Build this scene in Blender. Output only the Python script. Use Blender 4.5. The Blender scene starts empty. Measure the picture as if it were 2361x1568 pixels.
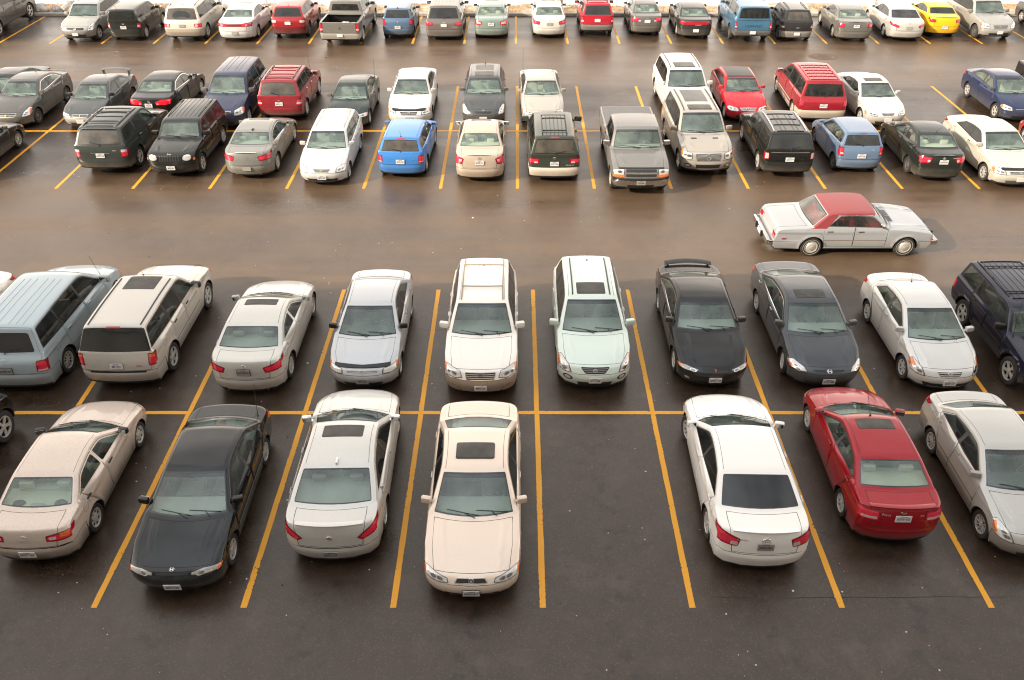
import bpy, bmesh, math, random
import numpy as np
from mathutils import Vector, Matrix
from mathutils.geometry import delaunay_2d_cdt

random.seed(7)
rad = math.radians
SC = bpy.context.scene
COL = SC.collection

# ------------------------------------------------------------------ camera model (photo measured on a 2360 px wide copy)
FPX, YH, VX = 1923.0, -587.0, 1190.0
TH = math.atan2(784.0 + 587.0, FPX)
WST = 2.743
CAMH = WST * math.cos(TH) / 0.1735
STH, CTH = math.sin(TH), math.cos(TH)

def unproject(px, py, z=0.0):
    """photo point -> point of the place at height z"""
    a = (px - VX) / FPX
    b = (py - 784.0) / FPX
    h = CAMH - z
    # y_img = (h c - d s)/(d c + h s)
    d = h * (CTH - b * STH) / (b * CTH + STH)
    Z = d * CTH + h * STH
    return a * Z, d

# ------------------------------------------------------------------ materials
def lin(c):
    return tuple((v / 12.92 if v <= 0.04045 else ((v + 0.055) / 1.055) ** 2.4) for v in c)

_M = {}
def new_mat(name):
    m = bpy.data.materials.new(name)
    m.use_nodes = True
    nt = m.node_tree
    for n in list(nt.nodes):
        nt.nodes.remove(n)
    out = nt.nodes.new('ShaderNodeOutputMaterial')
    return m, nt, out

def N(nt, typ, **kw):
    n = nt.nodes.new(typ)
    for k, v in kw.items():
        if k.startswith('i_'):
            n.inputs[k[2:].replace('_', ' ')].default_value = v
        else:
            setattr(n, k, v)
    return n

def simple(name, col, rough=0.5, metal=0.0, coat=0.0, emit=None, spec=None, bump=None):
    if name in _M:
        return _M[name]
    m, nt, out = new_mat(name)
    b = N(nt, 'ShaderNodeBsdfPrincipled')
    b.inputs['Base Color'].default_value = (*col, 1)
    b.inputs['Roughness'].default_value = rough
    b.inputs['Metallic'].default_value = metal
    b.inputs['Coat Weight'].default_value = coat
    b.inputs['Coat Roughness'].default_value = 0.06
    if spec is not None:
        b.inputs['Specular IOR Level'].default_value = spec
    if emit:
        b.inputs['Emission Color'].default_value = (*emit[0], 1)
        b.inputs['Emission Strength'].default_value = emit[1]
    if bump:
        tc = N(nt, 'ShaderNodeTexCoord')
        no = N(nt, 'ShaderNodeTexNoise')
        no.inputs['Scale'].default_value = bump[0]
        bp = N(nt, 'ShaderNodeBump')
        bp.inputs['Strength'].default_value = bump[1]
        nt.links.new(tc.outputs['Object'], no.inputs['Vector'])
        nt.links.new(no.outputs['Fac'], bp.inputs['Height'])
        nt.links.new(bp.outputs['Normal'], b.inputs['Normal'])
    nt.links.new(b.outputs[0], out.inputs[0])
    _M[name] = m
    return m

def paint(name, srgb, metal=0.25, rough=0.32, grime=0.5, inside=(0.24, 0.235, 0.22), coat=0.8, hgt=0.62):
    """car paint: clear coat, salt grime on the low flanks, trim-grey on the inner face of the panel"""
    if name in _M:
        return _M[name]
    col = lin(srgb)
    m, nt, out = new_mat(name)
    L = nt.links
    tc = N(nt, 'ShaderNodeTexCoord')
    sep = N(nt, 'ShaderNodeSeparateXYZ')
    L.new(tc.outputs['Object'], sep.inputs[0])
    no = N(nt, 'ShaderNodeTexNoise'); no.inputs['Scale'].default_value = 2.3; no.inputs['Detail'].default_value = 6; no.inputs['Roughness'].default_value = 0.65
    L.new(tc.outputs['Object'], no.inputs['Vector'])
    no2 = N(nt, 'ShaderNodeTexNoise'); no2.inputs['Scale'].default_value = 26.0; no2.inputs['Detail'].default_value = 5
    L.new(tc.outputs['Object'], no2.inputs['Vector'])
    # grime height mask
    mr = N(nt, 'ShaderNodeMapRange'); mr.inputs['From Min'].default_value = hgt; mr.inputs['From Max'].default_value = 0.22
    mr.inputs['To Min'].default_value = 0.0; mr.inputs['To Max'].default_value = 1.0
    L.new(sep.outputs['Z'], mr.inputs['Value'])
    mm = N(nt, 'ShaderNodeMath', operation='MULTIPLY'); L.new(mr.outputs[0], mm.inputs[0]); L.new(no.outputs['Fac'], mm.inputs[1])
    mg = N(nt, 'ShaderNodeMath', operation='MULTIPLY'); L.new(mm.outputs[0], mg.inputs[0]); mg.inputs[1].default_value = 1.9 * grime
    # thin film of dust everywhere
    mr2 = N(nt, 'ShaderNodeMapRange'); mr2.inputs['From Min'].default_value = 0.42; mr2.inputs['From Max'].default_value = 0.75
    mr2.inputs['To Min'].default_value = 0.0; mr2.inputs['To Max'].default_value = (0.16 if max(col) > .25 else 0.05) * grime
    L.new(no2.outputs['Fac'], mr2.inputs['Value'])
    ad = N(nt, 'ShaderNodeMath', operation='ADD', use_clamp=True); L.new(mg.outputs[0], ad.inputs[0]); L.new(mr2.outputs[0], ad.inputs[1])
    mix = N(nt, 'ShaderNodeMix', data_type='RGBA')
    L.new(ad.outputs[0], mix.inputs['Factor'])
    mix.inputs[6].default_value = (*col, 1)
    mix.inputs[7].default_value = (0.23, 0.20, 0.165, 1)
    b = N(nt, 'ShaderNodeBsdfPrincipled')
    L.new(mix.outputs[2], b.inputs['Base Color'])
    b.inputs['Metallic'].default_value = metal
    b.inputs['Specular IOR Level'].default_value = 0.15
    mrr = N(nt, 'ShaderNodeMapRange'); mrr.inputs['To Min'].default_value = rough; mrr.inputs['To Max'].default_value = 0.75
    L.new(ad.outputs[0], mrr.inputs['Value']); L.new(mrr.outputs[0], b.inputs['Roughness'])
    mrc = N(nt, 'ShaderNodeMapRange'); mrc.inputs['To Min'].default_value = coat; mrc.inputs['To Max'].default_value = 0.0; mrc.inputs['From Max'].default_value = 0.7
    L.new(ad.outputs[0], mrc.inputs['Value']); L.new(mrc.outputs[0], b.inputs['Coat Weight'])
    b.inputs['Coat Roughness'].default_value = 0.05
    ins = N(nt, 'ShaderNodeBsdfDiffuse'); ins.inputs['Color'].default_value = (*inside, 1)
    geo = N(nt, 'ShaderNodeNewGeometry')
    ms = N(nt, 'ShaderNodeMixShader')
    L.new(geo.outputs['Backfacing'], ms.inputs[0]); L.new(b.outputs[0], ms.inputs[1]); L.new(ins.outputs[0], ms.inputs[2])
    L.new(ms.outputs[0], out.inputs[0])
    _M[name] = m
    return m

def glass(name, tint, refl=1.0, film=0.06, filmcol=(0.45, 0.5, 0.48)):
    """thin automotive glass: tinted see-through, Fresnel mirror on top, a faint dusty film"""
    if name in _M:
        return _M[name]
    m, nt, out = new_mat(name)
    L = nt.links
    tr = N(nt, 'ShaderNodeBsdfTransparent'); tr.inputs['Color'].default_value = (*tint, 1)
    df = N(nt, 'ShaderNodeBsdfDiffuse'); df.inputs['Color'].default_value = (*filmcol, 1)
    gl = N(nt, 'ShaderNodeBsdfGlossy'); gl.inputs['Roughness'].default_value = 0.03
    # Schlick reflectance, the same from both sides of the pane
    geo = N(nt, 'ShaderNodeNewGeometry'); dt = N(nt, 'ShaderNodeVectorMath', operation='DOT_PRODUCT')
    L.new(geo.outputs['Incoming'], dt.inputs[0]); L.new(geo.outputs['Normal'], dt.inputs[1])
    ab = N(nt, 'ShaderNodeMath', operation='ABSOLUTE'); L.new(dt.outputs['Value'], ab.inputs[0])
    om = N(nt, 'ShaderNodeMath', operation='SUBTRACT'); om.inputs[0].default_value = 1.0; L.new(ab.outputs[0], om.inputs[1])
    pw = N(nt, 'ShaderNodeMath', operation='POWER'); pw.inputs[1].default_value = 5.0; L.new(om.outputs[0], pw.inputs[0])
    fr = N(nt, 'ShaderNodeMath', operation='MULTIPLY_ADD', use_clamp=True); fr.inputs[1].default_value = .94; fr.inputs[2].default_value = .06; L.new(pw.outputs[0], fr.inputs[0])
    m1 = N(nt, 'ShaderNodeMixShader')
    tc = N(nt, 'ShaderNodeTexCoord')
    no = N(nt, 'ShaderNodeTexNoise'); no.inputs['Scale'].default_value = 2.2; no.inputs['Detail'].default_value = 4
    L.new(tc.outputs['Object'], no.inputs['Vector'])
    mr = N(nt, 'ShaderNodeMapRange'); mr.inputs['From Min'].default_value = 0.3; mr.inputs['From Max'].default_value = 0.7
    mr.inputs['To Min'].default_value = film * 0.5; mr.inputs['To Max'].default_value = film * 1.6
    L.new(no.outputs['Fac'], mr.inputs['Value'])
    L.new(mr.outputs[0], m1.inputs[0]); L.new(tr.outputs[0], m1.inputs[1]); L.new(df.outputs[0], m1.inputs[2])
    m2 = N(nt, 'ShaderNodeMixShader')
    mm = N(nt, 'ShaderNodeMath', operation='MULTIPLY'); mm.inputs[1].default_value = refl
    L.new(fr.outputs[0], mm.inputs[0]); L.new(mm.outputs[0], m2.inputs[0])
    L.new(m1.outputs[0], m2.inputs[1]); L.new(gl.outputs[0], m2.inputs[2])
    L.new(m2.outputs[0], out.inputs[0])
    _M[name] = m
    return m

def stripes(name, cola, colb, freq, axis='Z', rough=0.25, metal=0.6):
    """bars of a grille: two tones in bands along one axis"""
    if name in _M:
        return _M[name]
    m, nt, out = new_mat(name)
    L = nt.links
    tc = N(nt, 'ShaderNodeTexCoord')
    sep = N(nt, 'ShaderNodeSeparateXYZ'); L.new(tc.outputs['Object'], sep.inputs[0])
    mu = N(nt, 'ShaderNodeMath', operation='MULTIPLY'); mu.inputs[1].default_value = freq
    L.new(sep.outputs[axis], mu.inputs[0])
    fr = N(nt, 'ShaderNodeMath', operation='FRACT'); L.new(mu.outputs[0], fr.inputs[0])
    gt = N(nt, 'ShaderNodeMath', operation='GREATER_THAN'); gt.inputs[1].default_value = 0.55; L.new(fr.outputs[0], gt.inputs[0])
    mix = N(nt, 'ShaderNodeMix', data_type='RGBA'); L.new(gt.outputs[0], mix.inputs['Factor'])
    mix.inputs[6].default_value = (*cola, 1); mix.inputs[7].default_value = (*colb, 1)
    b = N(nt, 'ShaderNodeBsdfPrincipled'); L.new(mix.outputs[2], b.inputs['Base Color'])
    b.inputs['Roughness'].default_value = rough
    mb = N(nt, 'ShaderNodeMath', operation='MULTIPLY'); mb.inputs[1].default_value = metal
    L.new(gt.outputs[0], mb.inputs[0]); L.new(mb.outputs[0], b.inputs['Metallic'])
    L.new(b.outputs[0], out.inputs[0])
    _M[name] = m
    return m

def lens(name, col, rough=0.12, metal=0.0, cell=70.0, amt=0.45):
    """lamp lens: facetted brightness behind a glossy cover"""
    if name in _M:
        return _M[name]
    m, nt, out = new_mat(name)
    L = nt.links
    tc = N(nt, 'ShaderNodeTexCoord')
    vo = N(nt, 'ShaderNodeTexVoronoi'); vo.inputs['Scale'].default_value = cell
    L.new(tc.outputs['Object'], vo.inputs['Vector'])
    sp = N(nt, 'ShaderNodeSeparateColor'); L.new(vo.outputs['Color'], sp.inputs[0])
    mr = N(nt, 'ShaderNodeMapRange'); mr.inputs['To Min'].default_value = 1.0 - amt; mr.inputs['To Max'].default_value = 1.0
    L.new(sp.outputs[0], mr.inputs['Value'])
    mix = N(nt, 'ShaderNodeVectorMath', operation='SCALE'); mix.inputs[0].default_value = col
    L.new(mr.outputs[0], mix.inputs['Scale'])
    b = N(nt, 'ShaderNodeBsdfPrincipled'); L.new(mix.outputs[0], b.inputs['Base Color'])
    b.inputs['Roughness'].default_value = rough; b.inputs['Metallic'].default_value = metal
    b.inputs['Coat Weight'].default_value = 1.0; b.inputs['Coat Roughness'].default_value = 0.04
    L.new(b.outputs[0], out.inputs[0])
    _M[name] = m
    return m

def mats():
    g = {}
    g['trim'] = simple('black_trim', (0.018, 0.018, 0.018), 0.4)
    g['frit'] = simple('window_border', (0.012, 0.012, 0.013), 0.15, coat=0.6)
    g['seam'] = simple('panel_gap', (0.012, 0.011, 0.010), 0.8)
    g['clad'] = simple('grey_plastic', (0.11, 0.108, 0.105), 0.6)
    g['dark'] = simple('underbody_black', (0.012, 0.011, 0.010), 0.9)
    g['tyre'] = simple('tyre_rubber', (0.028, 0.026, 0.024), 0.85, bump=(60, 0.3))
    g['rim'] = simple('alloy_wheel', (0.66, 0.64, 0.60), 0.32, 0.5)
    g['steel'] = simple('steel_wheel', (0.16, 0.155, 0.15), 0.5, 0.5)
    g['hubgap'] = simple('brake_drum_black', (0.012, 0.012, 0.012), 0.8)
    g['white'] = simple('whitewall', (0.36, 0.33, 0.29), 0.7)
    g['chrome'] = simple('chrome', (0.72, 0.70, 0.67), 0.16, 1.0)
    g['head'] = lens('headlamp_lens', (0.74, 0.73, 0.70), 0.10, 0.25, 75, 0.28)
    g['hazy'] = lens('clouded_headlamp_lens', (0.46, 0.43, 0.37), 0.25, 0.1, 30, 0.35)
    g['refl'] = simple('lamp_reflector', (0.20, 0.20, 0.21), 0.12, 0.8, coat=1)
    g['amber'] = lens('amber_lens', (0.85, 0.20, 0.035), 0.15, 0, 60, 0.4)
    g['red'] = lens('red_lens', (0.40, 0.005, 0.02), 0.12, 0, 90, 0.35)
    g['redin'] = lens('bright_red_lens', (0.80, 0.03, 0.07), 0.12, 0, 110, 0.3)
    g['lampedge'] = simple('lamp_bezel', (0.30, 0.30, 0.31), 0.2, 0.7, coat=1)
    g['brake'] = simple('lit_red_lens', (0.5, 0.004, 0.015), 0.15, 0, 1.0, emit=((1.0, 0.0, 0.02), .22))
    g['wlens'] = lens('clear_rear_lens', (0.66, 0.50, 0.48), 0.15, 0, 60, 0.3)
    g['mesh'] = simple('grille_mesh', (0.02, 0.02, 0.021), 0.5, bump=(80, 0.6))
    g['bars'] = stripes('chrome_bars', (0.015, 0.015, 0.016), (0.62, 0.61, 0.59), 26.0, 'Z', 0.22, 0.8)
    g['gbars'] = stripes('grey_bars', (0.02, 0.02, 0.021), (0.28, 0.28, 0.28), 30.0, 'Z', 0.3, 0.3)
    g['slots'] = stripes('vertical_slots', (0.008, 0.008, 0.008), (0.045, 0.047, 0.045), 10.5, 'X', 0.3, 0.0)
    g['glass'] = glass('clear_glass', (0.76, 0.88, 0.82), 1.25, 0.17, (0.36, 0.48, 0.43))
    g['band'] = glass('shade_band_glass', (0.16, 0.22, 0.22), 1.3, 0.10, (0.2, 0.26, 0.26))
    g['side'] = glass('side_glass', (0.50, 0.58, 0.54), 1.0, 0.03)
    g['tint'] = glass('tinted_glass', (0.10, 0.11, 0.105), 1.0, 0.03)
    g['deep'] = glass('dark_tinted_glass', (0.02, 0.02, 0.022), 1.1, 0.03)
    g['dusty'] = glass('dusty_rear_glass', (0.12, 0.125, 0.115), 0.9, 0.22, (0.30, 0.27, 0.22))
    g['roofg'] = glass('sunroof_glass', (0.03, 0.03, 0.03), 0.8, 0.35, (0.16, 0.15, 0.13))
    g['black'] = simple('satin_black', (0.014, 0.014, 0.014), 0.35)
    g['grey'] = simple('dark_interior', (0.075, 0.074, 0.073), 0.75)
    g['mid'] = simple('grey_interior', (0.36, 0.355, 0.34), 0.8, bump=(50, 0.2))
    g['beige'] = simple('beige_interior', (0.62, 0.57, 0.48), 0.8, bump=(50, 0.2))
    g['redint'] = simple('red_vinyl_interior', (0.36, 0.015, 0.03), 0.5)
    g['plate'] = simple('plate_white', (0.66, 0.65, 0.63), 0.45)
    g['plateg'] = simple('plate_dirty', (0.30, 0.285, 0.25), 0.6)
    g['ink'] = simple('plate_ink', (0.03, 0.045, 0.10), 0.5)
    g['mirror'] = simple('mirror_glass', (0.62, 0.64, 0.66), 0.03, 1.0)
    return g

# ------------------------------------------------------------------ mesh helpers
def link(name, me, parent=None, mats_=(), loc=None):
    o = bpy.data.objects.new(name, me)
    COL.objects.link(o)
    if me is not None:
        for m in mats_:
            me.materials.append(m)
    if parent:
        o.parent = parent
    if loc is not None:
        o.location = loc
    return o

def mesh_from(name, vs, fs, smooth=True, mi=None, normals=None):
    me = bpy.data.meshes.new(name)
    me.from_pydata([tuple(v) for v in vs], [], [tuple(f) for f in fs])
    if mi is not None:
        me.polygons.foreach_set('material_index', np.asarray(mi, dtype=np.int32))
    me.polygons.foreach_set('use_smooth', np.full(len(me.polygons), smooth, dtype=bool))
    me.update()
    if normals is not None:
        me.normals_split_custom_set_from_vertices([tuple(n) for n in normals])
    return me

class MB:
    """collects simple shapes into one mesh"""
    def __init__(s):
        s.v, s.f, s.m = [], [], []
    def add(s, vs, fs, mi=0):
        b = len(s.v)
        s.v += [tuple(v) for v in vs]
        s.f += [tuple(b + i for i in f) for f in fs]
        s.m += [mi] * len(fs)
    def box(s, c, d, mi=0, bev=0.0, rot=None):
        bm = bmesh.new()
        bmesh.ops.create_cube(bm, size=1.0)
        bmesh.ops.scale(bm, vec=d, verts=bm.verts)
        if bev > 0:
            bmesh.ops.bevel(bm, geom=list(bm.edges), offset=bev, segments=2, affect='EDGES', profile=0.6)
        if rot is not None:
            bmesh.ops.transform(bm, matrix=rot.to_4x4(), verts=bm.verts)
        bmesh.ops.translate(bm, vec=c, verts=bm.verts)
        bm.verts.index_update()
        s.add([v.co[:] for v in bm.verts], [[v.index for v in f.verts] for f in bm.faces], mi)
        bm.free()
    def tube(s, pts, r, n=6, mi=0, flat=1.0):
        pts = [Vector(p) for p in pts]
        rings = []
        for i, p in enumerate(pts):
            t = (pts[min(i + 1, len(pts) - 1)] - pts[max(i - 1, 0)]).normalized()
            a = t.cross(Vector((0, 0, 1)))
            if a.length < 1e-4:
                a = Vector((1, 0, 0))
            a.normalize(); b = a.cross(t)
            ri = r[i] if isinstance(r, (list, tuple)) else r
            rings.append([p + a * math.cos(k * 2 * math.pi / n) * ri + b * math.sin(k * 2 * math.pi / n) * ri * flat for k in range(n)])
        vs = [v for ring in rings for v in ring]
        fs = []
        for i in range(len(pts) - 1):
            for k in range(n):
                fs.append((i * n + k, i * n + (k + 1) % n, (i + 1) * n + (k + 1) % n, (i + 1) * n + k))
        fs.append(tuple(range(n))[::-1]); fs.append(tuple((len(pts) - 1) * n + k for k in range(n)))
        s.add(vs, fs, mi)
    def lathe_x(s, prof, n=28, mi=0, x0=0.0, mis=None):
        """profile of (x, r) turned about the local X axis"""
        vs = [(x0 + x, r * math.cos(a), r * math.sin(a)) for x, r in prof for a in [2 * math.pi * k / n for k in range(n)]]
        for i in range(len(prof) - 1):
            fs = [(i * n + k, i * n + (k + 1) % n, (i + 1) * n + (k + 1) % n, (i + 1) * n + k) for k in range(n)]
            s.add(vs[i * n:(i + 2) * n], [tuple(q - i * n for q in f) for f in fs], mis[i] if mis else mi)
    def mesh(s, name, smooth=False):
        return mesh_from(name, s.v, s.f, smooth, s.m)
    def build(s, name, mats_, parent=None, smooth=False, loc=None):
        return link(name, s.mesh(name, smooth), parent, mats_, loc)

def smooth_by_angle(me, ang=0.6):
    bm = bmesh.new(); bm.from_mesh(me)
    bmesh.ops.remove_doubles(bm, verts=bm.verts, dist=1e-5)
    bmesh.ops.recalc_face_normals(bm, faces=bm.faces)
    for f in bm.faces: f.smooth = True
    for e in bm.edges:
        if len(e.link_faces) == 2 and e.calc_face_angle(0) > ang:
            e.smooth = False
    bm.to_mesh(me); bm.free()
    return me

def ensure_ccw(p):
    a = sum(p[i][0] * p[(i + 1) % len(p)][1] - p[(i + 1) % len(p)][0] * p[i][1] for i in range(len(p)))
    return p if a > 0 else p[::-1]

def inset(p, d):
    p = ensure_ccw(p); n = len(p); out = []
    for i in range(n):
        a, b, c = p[i - 1], p[i], p[(i + 1) % n]
        e1 = (b[0] - a[0], b[1] - a[1]); e2 = (c[0] - b[0], c[1] - b[1])
        l1 = math.hypot(*e1) or 1e-9; l2 = math.hypot(*e2) or 1e-9
        n1 = (-e1[1] / l1, e1[0] / l1); n2 = (-e2[1] / l2, e2[0] / l2)
        s = (n1[0] + n2[0], n1[1] + n2[1]); q = 1 + n1[0] * n2[0] + n1[1] * n2[1]
        q = max(q, 0.25)
        out.append((b[0] + s[0] * d / q, b[1] + s[1] * d / q))
    return out

def rnd(p, r, n=3):
    out = []
    m = len(p)
    for i in range(m):
        a, b, c = p[i - 1], p[i], p[(i + 1) % m]
        la = math.hypot(a[0] - b[0], a[1] - b[1]); lc = math.hypot(c[0] - b[0], c[1] - b[1])
        if la < 1e-6 or lc < 1e-6:
            continue
        ca = ((a[0] - b[0]) * (c[0] - b[0]) + (a[1] - b[1]) * (c[1] - b[1])) / la / lc
        if ca < -0.985:
            out.append(b); continue
        ra = min(r, 0.45 * la, 0.45 * lc)
        p0 = (b[0] + (a[0] - b[0]) * ra / la, b[1] + (a[1] - b[1]) * ra / la)
        p1 = (b[0] + (c[0] - b[0]) * ra / lc, b[1] + (c[1] - b[1]) * ra / lc)
        for k in range(n + 1):
            t = k / n
            out.append(((1 - t) ** 2 * p0[0] + 2 * t * (1 - t) * b[0] + t * t * p1[0], (1 - t) ** 2 * p0[1] + 2 * t * (1 - t) * b[1] + t * t * p1[1]))
    return out

def clip_half(p, a, b):
    """keep the part of polygon p on the left of the line a->b"""
    def sd(q): return (b[0] - a[0]) * (q[1] - a[1]) - (b[1] - a[1]) * (q[0] - a[0])
    out = []
    for i in range(len(p)):
        q0, q1 = p[i], p[(i + 1) % len(p)]
        s0, s1 = sd(q0), sd(q1)
        if s0 >= 0: out.append(q0)
        if (s0 > 0 and s1 < 0) or (s0 < 0 and s1 > 0):
            t = s0 / (s0 - s1)
            out.append((q0[0] + (q1[0] - q0[0]) * t, q0[1] + (q1[1] - q0[1]) * t))
    return out

def in_poly(P, X, Y):
    """vectorised point in polygon"""
    n = len(P); ins = np.zeros(len(X), dtype=bool)
    px = [p[0] for p in P]; py = [p[1] for p in P]
    bb = (X >= min(px)) & (X <= max(px)) & (Y >= min(py)) & (Y <= max(py))
    idx = np.nonzero(bb)[0]
    if len(idx) == 0: return ins
    x, y = X[idx], Y[idx]; c = np.zeros(len(idx), dtype=bool)
    j = n - 1
    for i in range(n):
        yi, yj, xi, xj = py[i], py[j], px[i], px[j]
        if yi != yj:
            cond = ((yi > y) != (yj > y)) & (x < (xj - xi) * (y - yi) / (yj - yi) + xi)
            c ^= cond
        j = i
    ins[idx] = c
    return ins

def seg_dist(P, A, B):
    """min distance of points P to segments A-B (numpy)"""
    best = np.full(len(P), 1e9)
    for a, b in zip(A, B):
        d = b - a; l2 = max(float(d @ d), 1e-12)
        t = np.clip(((P - a) @ d) / l2, 0, 1)
        q = a + t[:, None] * d
        best = np.minimum(best, np.hypot(P[:, 0] - q[:, 0], P[:, 1] - q[:, 1]))
    return best
# ------------------------------------------------------------------ car bodies
TAU0, MT = 0.6, 1.0
DEF = {
 'sedan': dict(L=4.75, W=1.79, H=1.45, wb=2.72, foh=.95, gc=.19, zf=.69, zc=.95, xc=1.30, xh=2.08, xr=3.12, xb=3.86, zd=1.02, en=.34, tn=.26, rw=.315,
               tan=.44, curv=.12, step=.035, sh=.035, af=.07, ar=.07, belt2=.02, kb=.56),
 'two':   dict(L=4.30, W=1.73, H=1.50, wb=2.60, foh=.85, gc=.19, zf=.72, zc=1.00, xc=1.12, xh=1.92, xr=3.82, xb=4.14, zd=1.04, en=.32, tn=.20, rw=.31,
               tan=.36, curv=.10, step=.035, sh=.03, af=.07, ar=.06, belt2=.05, kb=.56),
 'suv':   dict(L=4.70, W=1.86, H=1.76, wb=2.75, foh=.92, gc=.28, zf=.92, zc=1.13, xc=1.30, xh=2.00, xr=4.28, xb=4.58, zd=1.13, en=.26, tn=.16, rw=.36,
               tan=.26, curv=.06, step=.035, sh=.02, af=.05, ar=.04, belt2=.04, kb=.66),
 'van':   dict(L=5.00, W=1.96, H=1.76, wb=3.00, foh=.96, gc=.20, zf=.80, zc=1.08, xc=1.10, xh=2.02, xr=4.62, xb=4.88, zd=1.10, en=.36, tn=.15, rw=.33,
               tan=.27, curv=.07, step=.03, sh=.03, af=.09, ar=.04, belt2=.02, kb=.60),
 'truck': dict(L=5.60, W=1.98, H=1.85, wb=3.60, foh=.98, gc=.36, zf=1.06, zc=1.24, xc=1.50, xh=2.10, xr=3.20, xb=3.34, zd=1.27, en=.18, tn=.05, rw=.38,
               tan=.24, curv=.06, step=.03, sh=.02, af=.03, ar=.0, belt2=.0, kb=.74),
}

class Shell:
    def __init__(s, style, d):
        s.style = style; s.d = d
        L, W, H, gc = d['L'], d['W'], d['H'], d['gc']
        en, tn, zf, zc, xc, xh, xr, xb, zd, kb = (d[k] for k in ('en', 'tn', 'zf', 'zc', 'xc', 'xh', 'xr', 'xb', 'zd', 'kb'))
        s.hw = W / 2
        hl = d.get('hl', .15)      # set-back of the bonnet edge
        rd = d.get('rd', .055)     # drop of the roof rail under the roof crown
        hm = d.get('hm', .64)
        sedan = style in ('sedan', 'truck')
        re_drop = d.get('red', .06 if style == 'sedan' else .03)
        hr_ = d.get('hr', .045)
        P = [
         (.11, gc, en + .10, gc + .02, .55, .45, 0),
         (.00, kb - .14, en + .04, kb - .13, .55, .45, .45),
         (.035, kb, en + .02, kb + .01, .52, .45, .38),
         (hl, zf, en + hl * .7, zf - .035, .42, .45, .34),
         (hl + (xc - hl) * .5, zf + (zc - zf) * hm, max(hl + (xc - hl) * .5, en + .25) + .10, zf + (zc - zf) * hm - hr_, .20, .35, .5),
         (xc, zc, xc + d.get('wc', .24), zc - .03, .13, .85, .05),
         (xh, H - d.get('hdd', .035), xh + .09, H - .035 - rd, .15, .45, .22),
         ((xh + xr) / 2 - .05, H, (xh + xr) / 2 - .05, H - rd, .17, .45, .5),
         (xr, H - re_drop, xr - .04, H - re_drop - rd, .15, .5, .18 if style == 'sedan' else .10),
         (xb, zd + (.03 if style == 'sedan' else 0), xb - d.get('bc', .17 if style == 'sedan' else .07), zd + (.01 if style == 'sedan' else 0), .14 if sedan else .16, .8, .09 if style == 'sedan' else .12),
        ]
        tb = d.get('tb', .05)      # lean of the tail
        if style == 'sedan':
            P += [(L - tb - .09, zd + d.get('lip', 0.0), L - tn - .12, zd - .045, .26, .4, .25),
                  (L - tb - .02, zd - .20, L - tn, zd - .21, .38, .45, .40),
                  (L - tb + .02, kb + .02, L - tn + .01, kb + .02, .42, .45, .30)]
        elif style == 'truck':
            P += [(L - .04, zd, L - tn - .03, zd, .10, .5, .10),
                  (L - .03, zd - .28, L - tn - .01, zd - .28, .10, .5, .3),
                  (L - .02, kb + .0, L - tn, kb, .10, .5, .2)]
        else:
            P += [(L - tb - .03, zd - .16, L - tn - .05, zd - .16, .22, .45, .4),
                  (L - tb, zd - .34, L - tn - .02, zd - .34, .26, .45, .45),
                  (L - tb + .01, kb + .03, L - tn, kb + .03, .32, .45, .3)]
        P += [(L, kb - .08, L - tn, kb - .08, .46 if style != 'truck' else .14, .45, .45),
              (L - .08, gc + .03, L - tn - .06, gc + .03, .46, .45, 0)]
        for i, v in d.get('cp', {}).items():
            q = list(P[i])
            for j, x in v.items(): q[j] = x
            P[i] = tuple(q)
        s.P = P
        A = np.array([p[:6] for p in P]); F = [p[6] for p in P]
        nk = 14 * 24
        ks = np.linspace(0, 14, nk + 1)
        T = np.zeros((nk + 1, 6))
        for n, k in enumerate(ks):
            i = int(round(k))
            if 0 < i < 14 and abs(k - i) < F[i] and F[i] > 0:
                f = F[i]; t = (k - i + f) / (2 * f)
                a = A[i] + (A[i - 1] - A[i]) * f; c = A[i] + (A[i + 1] - A[i]) * f
                T[n] = (1 - t) ** 2 * a + 2 * t * (1 - t) * A[i] + t * t * c
            else:
                j = min(int(k), 13); t = k - j
                T[n] = A[j] * (1 - t) + A[j + 1] * t
        s.ks = ks; s.T = T
        seg = np.hypot(np.diff(T[:, 0]), np.diff(T[:, 1]))
        s.ss = np.concatenate([[0], np.cumsum(seg)]); s.S = s.ss[-1]
        # belt line
        zb0, zb1 = zc - .02, zd - .02 + (d['belt2'] if style != 'sedan' else 0)
        if style == 'sedan':
            s.bx, s.bz = [0, xc, xb - .2, L], [zb0, zb0, zd - .005, zd - .005]
        elif style == 'truck':
            s.bx, s.bz = [0, xc, xr, L], [zb0, zb0, zd - .01, zd + .2]
        else:
            s.bx, s.bz = [0, xc, L - .3, L], [zb0, zb0, zb1, zb1]
        s.wx = (d['foh'], d['foh'] + d['wb'])
        s.Ra = d['rw'] + d.get('arch', .055)
        s.T2 = s.Y(T[:, 2], T[:, 3])

    def Y(s, x, z):
        d = s.d; L = d['L']
        zb = np.interp(x, s.bx, s.bz); zw = d.get('zw', .60 if s.style in ('sedan', 'two', 'van') else .72)
        u = np.clip((zw - z) / (zw - d['gc']), 0, 1.3)
        y = s.hw - .055 * u ** 2.2
        v = np.clip((z - zw) / (zb - zw), 0, 1)
        y = y - d['sh'] * v ** 2
        g = np.clip((z - zb + .02) / .05, 0, 1); g = g * g * (3 - 2 * g)
        y = y - d['step'] * g
        a = np.maximum(z - zb - .005, 0)
        y = y - d['tan'] * a - d['curv'] * a * a
        xf = d['foh'] + .45
        t = np.clip((xf - x) / xf, 0, 1); y = y - d['af'] * t ** 2
        x0 = L - 1.5
        t = np.clip((x - x0) / 1.5, 0, 1); y = y - d['ar'] * t ** 2
        fl = d.get('flare', .012)
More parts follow.
